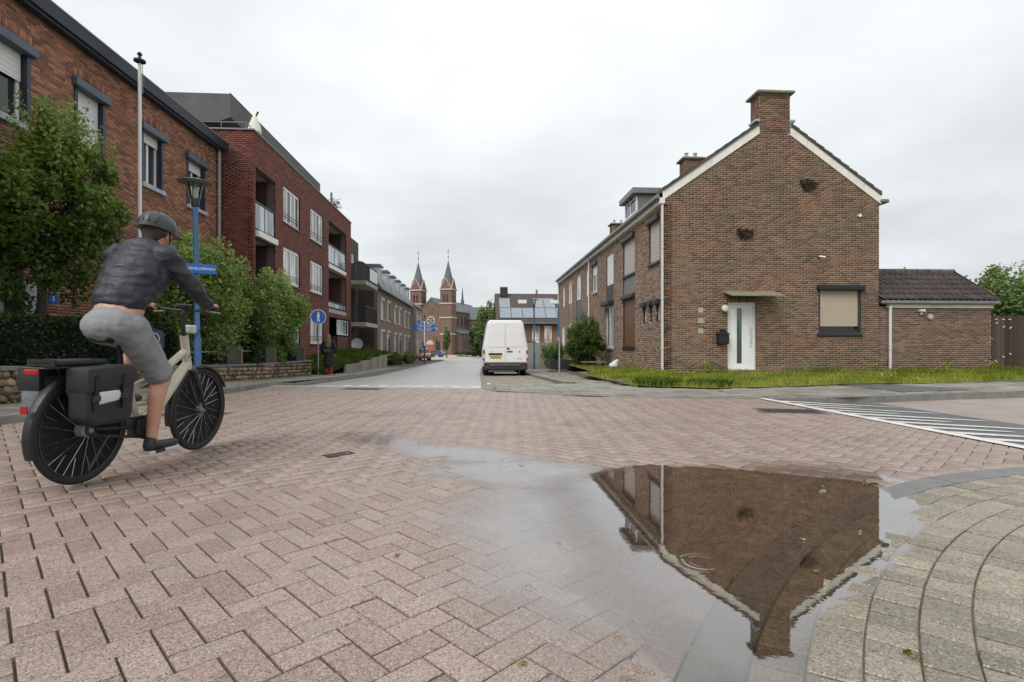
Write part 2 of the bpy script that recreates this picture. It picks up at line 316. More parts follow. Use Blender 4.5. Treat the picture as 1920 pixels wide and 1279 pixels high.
gl.inputs['Roughness'].default_value = 0.06
fa_ = n.new('ShaderNodeAttribute'); fa_.attribute_name = 'fade'; wmf = math2(t, 'MULTIPLY', wet_mask(t, False), fa_.outputs['Fac'])
lw_ = n.new('ShaderNodeLayerWeight'); lw_.inputs[0].default_value = 0.5
fz = math2(t, 'MULTIPLY', math2(t, 'ADD', math2(t, 'MULTIPLY', math2(t, 'POWER', lw_.outputs['Facing'], 1.72), 0.95), 0.02), wmf)
for ms_ in [q for q in n if q.type == 'MIX_SHADER']: l.new(fz, ms_.inputs[0])
for tr_ in [q for q in n if q.type == 'BSDF_TRANSPARENT']: l.new(mixc(t, wmf, (1, 1, 1, 1), (0.86, 0.84, 0.82, 1)), tr_.inputs[0])
leafmat('leaf_tree', (0.058, 0.103, 0.020, 1), (0.137, 0.224, 0.037, 1), (0.371, 0.406, 0.068, 1), trans=0.35)
leafmat('leaf_shrub', (0.095, 0.157, 0.039, 1), (0.220, 0.322, 0.084, 1), (0.500, 0.611, 0.224, 1), trans=0.35)
leafmat('leaf_hedge', (0.012, 0.024, 0.010, 1), (0.024, 0.048, 0.014, 1), (0.066, 0.102, 0.024, 1))
leafmat('leaf_bush', (0.038, 0.066, 0.018, 1), (0.086, 0.149, 0.029, 1), (0.219, 0.284, 0.050, 1), trans=0.3)
leafmat('leaf_far', (0.071, 0.118, 0.040, 1), (0.158, 0.236, 0.071, 1), (0.299, 0.362, 0.126, 1))
leafmat('leaf_red', (0.07, 0.03, 0.012, 1), (0.14, 0.07, 0.02, 1), (0.16, 0.14, 0.03, 1))
leafmat('grass_blade', (0.158, 0.223, 0.031, 1), (0.327, 0.372, 0.050, 1), (0.532, 0.520, 0.099, 1), trans=0.4)
leafmat('grass_deep', (0.077, 0.150, 0.026, 1), (0.164, 0.264, 0.044, 1), (0.329, 0.386, 0.070, 1), trans=0.35)
leafmat('dead_creeper', (0.03, 0.024, 0.018, 1), (0.06, 0.05, 0.034, 1), (0.16, 0.14, 0.11, 1))
leafmat('dead_leaf', (0.10, 0.06, 0.02, 1), (0.22, 0.15, 0.05, 1), (0.35, 0.33, 0.10, 1))

# ---------------------------------------------------------------- building helpers
ORG = {}
def tag(o, label=None, cat=None, group=None, kind=None):
    if label: o['label'] = label
    if cat: o['category'] = cat
    if group: o['group'] = group
    if kind: o['kind'] = kind
    return o
def thing(name, loc, label, cat, group=None, world=True):
    """an Empty at the thing's base. world=True: parts are then given in world metres"""
    o = bpy.data.objects.new(name, None); col.objects.link(o); o.location = loc; o.empty_display_size = 0.1
    ORG[o] = np.array(loc, float) if world else np.zeros(3)
    return tag(o, label, cat, group)
def link(name, me, parent=None):
    o = bpy.data.objects.new(name, me); col.objects.link(o)
    if parent is not None: o.parent = parent
    return o
def mesh(name, V, F, material, parent=None, smooth=False, tint=None, uvless=True):
    V = np.asarray(V, float).reshape(-1, 3)
    org = ORG.get(parent, np.zeros(3)) if parent is not None else np.zeros(3)
    me = bpy.data.meshes.new(name)
    if isinstance(F, np.ndarray):
        k = F.shape[1]; nf = len(F)
        me.vertices.add(len(V)); me.vertices.foreach_set('co', (V - org).ravel())
        me.loops.add(nf * k); me.loops.foreach_set('vertex_index', F.ravel().astype(np.int32))
        me.polygons.add(nf); me.polygons.foreach_set('loop_start', np.arange(0, nf * k, k, dtype=np.int32)); me.polygons.foreach_set('loop_total', np.full(nf, k, dtype=np.int32))
        me.update(calc_edges=True)
    else:
        me.from_pydata((V - org).tolist(), [], F)
    if tint is not None:
        a = me.attributes.new('tint', 'FLOAT', 'FACE'); a.data.foreach_set('value', np.asarray(tint, np.float32))
    if material: me.materials.append(M[material])
    if smooth: me.shade_smooth()
    o = link(name, me, parent); ORG[o] = org
    return o
class MB:
    def __init__(s): s.V = []; s.F = []
    def add(s, V, F):
        b = len(s.V); s.V += [tuple(v) for v in V]; s.F += [tuple(i + b for i in f) for f in F]; return s
    def box(s, x0, x1, y0, y1, z0, z1):
        x0, x1 = min(x0, x1), max(x0, x1); y0, y1 = min(y0, y1), max(y0, y1)
        return s.add([(x0, y0, z0), (x1, y0, z0), (x1, y1, z0), (x0, y1, z0), (x0, y0, z1), (x1, y0, z1), (x1, y1, z1), (x0, y1, z1)],
                     [(0, 3, 2, 1), (4, 5, 6, 7), (0, 1, 5, 4), (1, 2, 6, 5), (2, 3, 7, 6), (3, 0, 4, 7)])
    def tube(s, pts, r, seg=8, cap=True):
        pts = [Vector(p) for p in pts]; rs = r if isinstance(r, (list, tuple)) else [r] * len(pts); V = []; F = []
        up = None
        for i, p in enumerate(pts):
            d = ((pts[min(i + 1, len(pts) - 1)] - pts[max(i - 1, 0)])).normalized()
            if up is None: up = Vector((0, 0, 1)) if abs(d.z) < 0.9 else Vector((1, 0, 0))
            a = d.cross(up).normalized(); b = a.cross(d).normalized(); up = b
            for k in range(seg):
                t = 2 * math.pi * k / seg; V.append(p + (a * math.cos(t) + b * math.sin(t)) * rs[i])
        for i in range(len(pts) - 1):
            for k in range(seg): k2 = (k + 1) % seg; F.append((i * seg + k, (i + 1) * seg + k, (i + 1) * seg + k2, i * seg + k2))
        if cap: F.append(tuple(range(seg))); F.append(tuple(range(len(V) - 1, len(V) - 1 - seg, -1)))
        return s.add(V, F)
    def lathe(s, prof, c=(0, 0, 0), seg=20, axis='z'):
        V = []; F = []
        for (r, h) in prof:
            for k in range(seg):
                t = 2 * math.pi * k / seg; a, b = r * math.cos(t), r * math.sin(t)
                v = {'z': (a, b, h), 'x': (h, a, b), 'y': (a, h, b)}[axis]; V.append((v[0] + c[0], v[1] + c[1], v[2] + c[2]))
        for i in range(len(prof) - 1):
            for k in range(seg): k2 = (k + 1) % seg; F.append((i * seg + k, i * seg + k2, (i + 1) * seg + k2, (i + 1) * seg + k))
        F.append(tuple(range(seg - 1, -1, -1))); n = len(V); F.append(tuple(range(n - seg, n)))
        return s.add(V, F)
    def prism(s, poly, a, b, axis='y'):
        """polygon of (p,q) pairs extruded from a to b. axis y: (x,z), axis x: (y,z), axis z: (x,y)"""
        f = {'y': lambda p, q, h: (p, h, q), 'x': lambda p, q, h: (h, p, q), 'z': lambda p, q, h: (p, q, h)}[axis]
        n = len(poly); V = [f(p, q, a) for p, q in poly] + [f(p, q, b) for p, q in poly]
        F = [tuple(range(n)), tuple(range(2 * n - 1, n - 1, -1))] + [(i, i + n, (i + 1) % n + n, (i + 1) % n) for i in range(n)]
        return s.add(V, F)
    def bar(s, p, q, wd, ht):
        p, q = Vector(p), Vector(q); d = (q - p).normalized(); u = Vector((0, 0, 1)) if abs(d.z) < 0.95 else Vector((0, 1, 0))
        a = d.cross(u).normalized() * wd / 2; b = a.cross(d).normalized() * ht / 2
        V = [p - a - b, p + a - b, p + a + b, p - a + b, q - a - b, q + a - b, q + a + b, q - a + b]
        return s.add(V, [(0, 3, 2, 1), (4, 5, 6, 7), (0, 1, 5, 4), (1, 2, 6, 5), (2, 3, 7, 6), (3, 0, 4, 7)])
    def build(s, name, material, parent=None, smooth=False, bevel=0, seg=1, fix=True):
        o = mesh(name, s.V, s.F, material, parent)
        if fix or bevel:
            bm = bmesh.new(); bm.from_mesh(o.data); bmesh.ops.recalc_face_normals(bm, faces=bm.faces)
            if bevel: bmesh.ops.bevel(bm, geom=[e for e in bm.edges if len(e.link_faces) == 2 and e.calc_face_angle(0) > 0.5], offset=bevel, segments=seg, affect='EDGES', profile=0.6, clamp_overlap=True)
            bm.to_mesh(o.data); bm.free()
        if smooth:
            o.data.shade_smooth()
            try: o.data.set_sharp_from_angle(angle=R(38))
            except Exception: pass
        return o

CAM = np.array([0, 0, 0.9])
def PW(axis, const, sign, u, wv, z):
    return (const + sign * wv, u, z) if axis == 'y' else (u, const + sign * wv, z)
def wbox(mb, wl, u0, u1, w0, w1, z0, z1):
    ax, c, s = wl
    a = PW(ax, c, s, u0, w0, z0); b = PW(ax, c, s, u1, w1, z1)
    return mb.box(min(a[0], b[0]), max(a[0], b[0]), min(a[1], b[1]), max(a[1], b[1]), z0, z1)
def boxes_mesh(name, C, S, axis, material, parent, tint, chamfer=0.0):
    """many axis-aligned boxes without hidden backs as one joined mesh; C centres, S half sizes"""
    n = len(C)
    if n == 0: return None
    sg = np.array([(-1, -1, -1), (1, -1, -1), (1, 1, -1), (-1, 1, -1), (-1, -1, 1), (1, -1, 1), (1, 1, 1), (-1, 1, 1)], float)
    V = (C[:, None, :] + S[:, None, :] * sg[None]).reshape(-1, 3)
    Fq = np.array([(0, 3, 2, 1), (4, 5, 6, 7), (0, 1, 5, 4), (1, 2, 6, 5), (2, 3, 7, 6), (3, 0, 4, 7)])
    F = (Fq[None] + 8 * np.arange(n)[:, None, None]).reshape(-1, 4)
    o = mesh(name, V, F, material, parent, tint=np.repeat(tint, 6)); o['kind'] = 'stuff'
    return o
def brick_wall(parent, wl, u0, u1, z0, z1, holes=(), prof=None, mortar='mortar', brick='gable_brick', thick=0.25, bl=0.22, bh=0.0665, gap=0.011, singles=0, proud=0.007, umax=None, soldiers=(), wallname='wall'):
    """mortar body with openings, bricks laid proud of it course by course (nearest full bricks as single pieces)"""
    ax, c, s = wl
    us = sorted(set([u0, u1] + [min(max(h[0], u0), u1) for h in holes] + [min(max(h[1], u0), u1) for h in holes]))
    zs = sorted(set([z0, z1] + [min(max(h[2], z0), z1) for h in holes] + [min(max(h[3], z0), z1) for h in holes]))
    mb = MB()
    for i in range(len(us) - 1):
        # merge vertical runs
        run = None
        for j in range(len(zs) - 1):
            um, zm = (us[i] + us[i + 1]) / 2, (zs[j] + zs[j + 1]) / 2
            inside = any(h[0] < um < h[1] and h[2] < zm < h[3] for h in holes)
            if inside:
                if run: wbox(mb, wl, us[i], us[i + 1], -thick, 0, run[0], run[1]); run = None
            else: run = (run[0], zs[j + 1]) if run else (zs[j], zs[j + 1])
        if run: wbox(mb, wl, us[i], us[i + 1], -thick, 0, run[0], run[1])
    if prof:      # gable triangle above z1
        pts = prof['poly']
        V = [PW(ax, c, s, p, 0, q) for p, q in pts] + [PW(ax, c, s, p, -thick, q) for p, q in pts]; n = len(pts)
        mb.add(V, [tuple(range(n)), tuple(range(2 * n - 1, n - 1, -1))] + [(i, i + n, (i + 1) % n + n, (i + 1) % n) for i in range(n)])
    wall = mb.build(wallname, mortar, parent)
    C = []; S = []; full = []
    ztop = prof['top'] if prof else z1
    nb = int((ztop - z0) / bh)
    for k in range(nb):
        za, zb = z0 + k * bh + gap, z0 + (k + 1) * bh
        zc = (za + zb) / 2
        a, b = (u0, u1) if zc < z1 or not prof else prof['f'](zb)
        iv = [(a, b)]
        for h in list(holes) + list(soldiers):
            if h[2] - 0.02 < zc < h[3] + 0.02 - (0.02 if True else 0):
                iv = [q for p in iv for q in ((p[0], min(p[1], h[0])), (max(p[0], h[1]), p[1])) if q[1] - q[0] > 0.02]
        off = (k % 2) * bl / 2 + (k * 37 % 5) * 0.004
        for (p, q) in iv:
            j = math.floor((p - u0 - off) / bl)
            while True:
                x0 = u0 + off + j * bl; x1 = x0 + bl - gap; j += 1
                if x0 >= q: break
                xa, xb = max(x0, p), min(x1, q)
                if xb - xa < 0.03: continue
                pr = proud + random.uniform(-0.002, 0.002)
                cc = PW(ax, c, s, (xa + xb) / 2, pr - 0.025, zc); h2 = (xb - xa) / 2
                C.append(cc); S.append((0.025, h2, (zb - za) / 2) if ax == 'y' else (h2, 0.025, (zb - za) / 2)); full.append(abs(h2 * 2 - (bl - gap)) < 1e-6)
    for h in soldiers:     # upright bricks over an opening
        n = int((h[1] - h[0]) / 0.066)
        for i in range(n):
            xa = h[0] + (h[1] - h[0]) * i / n + 0.005; xb = h[0] + (h[1] - h[0]) * (i + 1) / n - 0.005
            lift = h[4] * math.sin(math.pi * (i + 0.5) / n) if len(h) > 4 else 0
            cc = PW(ax, c, s, (xa + xb) / 2, proud - 0.022, (h[2] + h[3]) / 2 + lift); hh = ((xb - xa) / 2, (h[3] - h[2]) / 2)
            C.append(cc); S.append((0.025, hh[0], hh[1]) if ax == 'y' else (hh[0], 0.025, hh[1])); full.append(False)
    C = np.array(C); S = np.array(S); full = np.array(full)
    ti = rng.random(len(C))
    if singles:
        d = np.linalg.norm(C - CAM, axis=1); d[~full] = 1e9
        rel = C - CAM; xc = rel[:, 0] * math.cos(YAW) - rel[:, 1] * math.sin(YAW); dep = rel[:, 0] * math.sin(YAW) + rel[:, 1] * math.cos(YAW)
        d[(np.abs(xc) > 0.94 * dep) | (np.abs(rel[:, 2]) > 0.6 * dep)] = 1e9
        if umax is not None: d[~umax(C)] = 1e9
        idx = np.argsort(d)[:singles]; idx = idx[d[idx] < 1e8]
        sz = S[idx[0]] if len(idx) else None
        if sz is not None:
            tmp = MB().box(-sz[0], sz[0], -sz[1], sz[1], -sz[2], sz[2]); me = bpy.data.meshes.new('brick')
            me.from_pydata(tmp.V, [], tmp.F); me.materials.append(M[brick + '_single'])
            org = ORG.get(wall)
            for i in idx:
                o = link('brick', me, wall); o.location = C[i] - org
            keep = np.ones(len(C), bool); keep[idx] = False; C, S, ti = C[keep], S[keep], ti[keep]
    boxes_mesh('brick_courses', C, S, ax, brick, wall, ti)
    return wall
def window(parent, wl, u0, u1, z0, z1, cols=2, rows=1, frame='upvc', glass='glass', depth=0.10, fw=0.055, sill=None, name='window', transom=None):
    """frame set back in its opening, a pane in every light"""
    mb = MB(); w0, w1 = -depth - 0.06, -depth
    wbox(mb, wl, u0, u1, w0, w1, z0, z0 + fw); wbox(mb, wl, u0, u1, w0, w1, z1 - fw, z1)
    wbox(mb, wl, u0, u0 + fw, w0, w1, z0 + fw, z1 - fw); wbox(mb, wl, u1 - fw, u1, w0, w1, z0 + fw, z1 - fw)
    cu = [u0 + fw / 2 + (u1 - u0 - fw) * i / cols for i in range(cols + 1)]
    cz = [z0 + fw / 2, z1 - fw / 2] if rows == 1 else ([z0 + fw / 2 + (z1 - z0 - fw) * i / rows for i in range(rows + 1)] if transom is None else [z0 + fw / 2, transom, z1 - fw / 2])
    for u in cu[1:-1]: wbox(mb, wl, u - fw / 2, u + fw / 2, w0, w1 - 0.002, z0 + fw, z1 - fw)
    for z in cz[1:-1]: wbox(mb, wl, u0 + fw, u1 - fw, w0, w1 - 0.004, z - fw / 2, z + fw / 2)
    fr = mb.build(name, frame, parent)
    for i in range(len(cu) - 1):
        for j in range(len(cz) - 1):
            p = MB(); wbox(p, wl, cu[i] + fw / 2 - 0.005, cu[i + 1] - fw / 2 + 0.005, w0 + 0.02, w0 + 0.03, cz[j] + fw / 2 - 0.005, cz[j + 1] - fw / 2 + 0.005)
            gsel = glass if isinstance(glass, str) else random.choice(glass)
            p.build('pane', gsel, fr)
    if sill:
        s_ = MB(); wbox(s_, wl, u0 - 0.06, u1 + 0.06, -depth, 0.06, z0 - 0.09, z0 - 0.005); s_.build('sill', sill, fr)
    return fr
def shutter(parent, wl, u0, u1, z0, z1, material, depth=0.06, pitch=0.045, name='roller_shutter', boxm=None, boxh=0.2, guide=None):
    """roller shutter: every slat a curved strip of one curtain, box above, guides beside"""
    n = max(2, int((z1 - z0) / pitch)); mb = MB()
    for i in range(n):
        za = z0 + (z1 - z0) * i / n; zb = z0 + (z1 - z0) * (i + 1) / n
        wbox(mb, wl, u0, u1, -depth - 0.012, -depth + (0.004 if i % 2 else 0.0), za + 0.004, zb)
        wbox(mb, wl, u0, u1, -depth - 0.012, -depth - 0.006, za, za + 0.004)
    sh = mb.build(name, material, parent)
    if guide:
        for ga, gb in ((u0 - 0.05, u0 + 0.012), (u1 - 0.012, u1 + 0.05)): g = MB(); wbox(g, wl, ga, gb, -depth - 0.03, -depth + 0.03, z0, z1); g.build('shutter_guide', guide, sh)
    if boxm:
        b = MB(); wbox(b, wl, u0 - 0.07, u1 + 0.07, -depth, 0.13, z1, z1 + boxh); b.build('shutter_box', boxm, sh, bevel=0.03, seg=2)
    return sh
def downpipe(parent, x, y, z0, z1, material, r=0.045, name='downpipe'):
    mb = MB().tube([(x, y, z0), (x, y, z1)], r, 12)
    o = mb.build(name, material, parent, smooth=True)
    b = MB()
    for z in np.arange(z0 + 0.8, z1 - 0.2, 1.6): b.tube([(x, y, z - 0.02), (x, y, z + 0.02)], r * 1.25, 12)
    b.build('pipe_bracket', material, o); return o
def leaves(name, P, size, material, parent=None, tint=None, aspect=0.55, droop=None):
    """one small folded leaf face per point"""
    n = len(P); a = rng.normal(size=(n, 3)); a /= np.linalg.norm(a, axis=1)[:, None]
    if droop is not None: a[:, 2] = np.abs(a[:, 2]) * droop; a /= np.linalg.norm(a, axis=1)[:, None]
    b = rng.normal(size=(n, 3)); b -= (b * a).sum(1)[:, None] * a; b /= np.linalg.norm(b, axis=1)[:, None]
    s = size * rng.uniform(0.6, 1.3, n)[:, None]
    V = np.stack([P - a * s, P + b * s * aspect, P + a * s, P - b * s * aspect], 1).reshape(-1, 3)
    F = (np.arange(n)[:, None] * 4 + np.arange(4)[None]).astype(int)
    if tint is None: tint = rng.random(n)
    return mesh(name, V, F, material, parent, tint=np.clip(tint, 0, 1))
def crown_points(c, rad, n, clumps=60, cr=0.3, flat=1.0):
    """leaf points gathered in clumps spread through an uneven crown"""
    c = np.array(c, float); rad = np.array(rad, float)
    d = rng.normal(size=(clumps, 3)); d /= np.linalg.norm(d, axis=1)[:, None]
    rr = rng.uniform(0.25, 1.0, clumps) ** 0.55 * rng.uniform(0.82, 1.12, clumps)
    cc = d * rr[:, None]
    k = rng.integers(0, clumps, n); sz = rng.uniform(0.6, 1.25, clumps) * cr
    o = rng.normal(size=(n, 3)); o /= np.linalg.norm(o, axis=1)[:, None]; o *= (rng.random(n) ** 0.45)[:, None]
    q = cc[k] + o * sz[k][:, None]
    P = c + q * rad
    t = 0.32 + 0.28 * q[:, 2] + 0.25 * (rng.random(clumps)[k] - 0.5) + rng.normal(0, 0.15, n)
    return P, t
def tree(name, base, trunk_h, trunk_r, c, rad, n, leaf, lsize, label, clumps=70, cr=0.3, group=None, limbs=9, cat='tree', lean=0, pale=0.0):
    T = thing(name, base, label, cat, group); b = np.array(base, float); c = np.array(c, float); rad = np.array(rad, float)
    mb = MB(); top = np.array([c[0], c[1], c[2] + rad[2] * 0.55])
    pts = [b + (top - b) * f + np.array([math.sin(f * 5 + b[1]) * 0.03, math.cos(f * 4) * 0.03, 0]) * (f > 0) for f in (0, 0.12, 0.3, 0.5, 0.75, 1)]
    mb.tube(pts, [trunk_r * 1.25, trunk_r, trunk_r * 0.9, trunk_r * 0.7, trunk_r * 0.4, trunk_r * 0.12], 9)
    for i in range(limbs):
        f = random.uniform(0.35, 0.8); st = b + (top - b) * f; a = i * 2.4
        e = c + np.array([math.cos(a) * rad[0], math.sin(a) * rad[1], random.uniform(-0.3, 0.7) * rad[2]]) * 0.75
        mid = (st + e) / 2 + np.array([0, 0, 0.08 * rad[2]]); mb.tube([st, mid, e], [trunk_r * 0.42, trunk_r * 0.25, trunk_r * 0.07], 6)
    mb.build('trunk', 'bark', T, smooth=True)
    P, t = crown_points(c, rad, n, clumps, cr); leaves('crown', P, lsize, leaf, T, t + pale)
    return T
def text(name, s, size, material, parent, loc, rot, extr=0.002, align='CENTER'):
    cu = bpy.data.curves.new(name, 'FONT'); cu.body = s; cu.size = size; cu.extrude = extr; cu.align_x = align; cu.align_y = 'CENTER'
    tmp = bpy.data.objects.new(name, cu); col.objects.link(tmp)
    dg = bpy.context.evaluated_depsgraph_get(); me = bpy.data.meshes.new_from_object(tmp.evaluated_get(dg)); bpy.data.objects.remove(tmp)
    me.materials.clear(); me.materials.append(M[material]); o = link(name, me, parent); o.location = loc; o.rotation_euler = rot; return o
def blob(name, caps, voxel, material, parent, smooth_it=6, crumple=None):
    """one continuous surface grown round a chain of tapering limbs"""
    sp = bmesh.new(); bmesh.ops.create_uvsphere(sp, u_segments=14, v_segments=9, radius=1.0)
    sv = np.array([v.co[:] for v in sp.verts]); sf = [[v.index for v in f.verts] for f in sp.faces]; sp.free()
    V = []; F = []; nb = 0
    for cp in caps:
        p0, r0, p1, r1 = cp[:4]; sc = np.array(cp[4] if len(cp) > 4 else (1, 1, 1), float)
        p0, p1 = np.array(p0, float), np.array(p1, float); ln = np.linalg.norm(p1 - p0); k = max(2, int(ln / (0.3 * min(r0, r1))) + 1)
        for i in range(k):
            f = i / (k - 1); V.append(p0 + (p1 - p0) * f + sv * (r0 + (r1 - r0) * f) * sc); F += [[a + nb for a in q] for q in sf]; nb += len(sv)
    me = bpy.data.meshes.new(name); me.from_pydata(np.concatenate(V).tolist(), [], F)
    tmp = bpy.data.objects.new(name, me); col.objects.link(tmp)
    rm = tmp.modifiers.new('r', 'REMESH'); rm.mode = 'VOXEL'; rm.voxel_size = voxel; rm.use_smooth_shade = True
    sm = tmp.modifiers.new('s', 'SMOOTH'); sm.iterations = smooth_it; sm.factor = 0.5
    dg = bpy.context.evaluated_depsgraph_get(); m2 = bpy.data.meshes.new_from_object(tmp.evaluated_get(dg)); bpy.data.objects.remove(tmp)
    if crumple:          # cloth folds pressed into the surface
        amp, f = crumple; nn = [v.normal.copy() for v in m2.vertices]
        for v, q in zip(m2.vertices, nn):
            c = v.co; a = mnoise.noise(Vector((c.x * f[0], c.y * f[1], c.z * f[2]))); b_ = mnoise.noise(Vector((c.x * f[0] * 2.1 + 5, c.y * f[1] * 1.7, c.z * f[2] * 2.3)))
            v.co = c + q * amp * (0.9 - 2.2 * abs(a) + 0.6 * b_)
    m2.materials.clear(); m2.materials.append(M[material]); m2.shade_smooth()
    return link(name, m2, parent)

# ================================================================ the ground
def G(y):
    y = np.asarray(y, float)
    return np.interp(y, [12.3, 13.4, 24, 215], [0, -0.14, -0.464, -2.85])
PUD = np.array([(0.32, 3.63), (0.31, 3.07), (0.26, 2.55), (0.31, 2.28), (0.23, 2.03), (0.31, 1.81), (0.37, 1.64), (0.4, 1.4), (0.37, 1.04), (0.5, 0.6), (0.9, 0.5), (1.0, 1.0), (1.0, 1.34), (1.04, 1.46), (1.12, 1.63), (1.34, 1.83),
                (1.75, 2.13), (2.04, 2.36), (2.48, 2.74), (2.69, 3.12), (2.67, 3.44), (1.98, 3.83), (1.24, 4.06), (0.95, 3.86), (0.63, 3.85)])
def pud_sd(x, y):
    P = np.stack([np.asarray(x, float).ravel(), np.asarray(y, float).ravel()], 1); A = PUD; B = np.roll(PUD, -1, 0); best = np.full(len(P), 1e9); ins = np.zeros(len(P), bool)
    for a, b in zip(A, B):
        e = b - a; v = P - a; t = np.clip((v @ e) / (e @ e), 0, 1); best = np.minimum(best, np.linalg.norm(v - t[:, None] * e, axis=1))
        c = (a[1] > P[:, 1]) != (b[1] > P[:, 1])
        with np.errstate(divide='ignore', invalid='ignore'): xi = (b[0] - a[0]) * (P[:, 1] - a[1]) / (b[1] - a[1]) + a[0]
        ins ^= c & (P[:, 0] < xi)
    return np.where(ins, best, -best).reshape(np.shape(x))
def H2(x, y):
    """relief of the raised crossing: gentle unevenness and the hollow that holds the puddle"""
    x = np.asarray(x, float); y = np.asarray(y, float)
    s = np.clip((pud_sd(x, y) + 0.12) / 0.42, 0, 1); s = s * s * (3 - 2 * s)
    return -0.017 * s + 0.0022 * np.sin(1.7 * x + 0.6) * np.sin(1.3 * y) + np.minimum(0, G(y))
WATER = -0.0062

def sheet(name, u, f0, f1, n, zf, material, along='y', kind='structure', label=None, cat=None, parent=None):
    """surface between two curves f0(u), f1(u)"""
    u = np.asarray(u, float); a, b = f0(u), f1(u); k = np.linspace(0, 1, n + 1)
    q = a[:, None] + (b - a)[:, None] * k[None]; uu = np.repeat(u[:, None], n + 1, 1)
    X, Y = (q, uu) if along == 'y' else (uu, q)
    V = np.stack([X, Y, zf(X, Y)], -1).reshape(-1, 3); m = n + 1
    i, j = np.meshgrid(np.arange(len(u) - 1), np.arange(n), indexing='ij'); b0 = (i * m + j).ravel()
    F = np.stack([b0, b0 + 1, b0 + m + 1, b0 + m], 1) if along == 'y' else np.stack([b0, b0 + m, b0 + m + 1, b0 + 1], 1)
    o = mesh(name, V, F, material, parent)
    if parent is None: tag(o, label, cat, None, kind)
    return o
K = lambda v: (lambda u: np.full_like(u, v, dtype=float))
I = lambda xs, ys: (lambda u: np.interp(u, xs, ys))

# far ground
yy = np.array([-200, -60, 0, 12.3, 13.4, 24, 60, 120, 215, 400, 1500, 4000.0])
sheet('ground', yy, K(-3000), K(3000), 2, lambda X, Y: G(Y) - 0.22, 'field', label='green verge ground stretching away behind the street', cat='ground')
KL = I([-3, 0, 6.39, 7.7, 9.9, 11.3, 19, 33, 63, 200], [-6.6, -6.3, -5.45, -5.15, -4.76, -4.62, -4.7, -4.6, -4.3, -3.0])      # left kerb
ys = np.concatenate([np.arange(11.0, 13.6, 0.1), np.arange(13.8, 30, 0.6), np.arange(30, 205, 5)])
far_edge = lambda x: 12.35 - (np.asarray(x) + 4.5) * 0.21
KRr = I([11, 28, 36, 42, 60, 200], [0.08, 0.08, 0.2, 1.8, 2.6, 9.0])
road = sheet('road', ys, lambda u: KL(u) - 0.15, lambda u: KRr(u), 12, lambda X, Y: G(Y) - np.where(Y < 12.35 - (X + 4.5) * 0.21 - 0.3, 0.06, -0.004), 'asphalt', label='pale grey wet asphalt street leading to the church', cat='road')
bm_ = MB()
for k in range(11):
    xa = -4.3 + k * 0.41; xb = xa + 0.22; ya, yb = far_edge(xa) + 0.0, far_edge(xb)
    bm_.add([(xa, ya - 0.02, G(ya) + 0.006), (xb, yb - 0.02, G(yb) + 0.006), (xb + 0.03, yb + 0.24, G(yb + 0.24) + 0.006), (xa + 0.03, ya + 0.24, G(ya + 0.24) + 0.006)], [(0, 1, 2, 3)])
bm_.build('ramp_dash_marking', 'road_paint', road, fix=False)

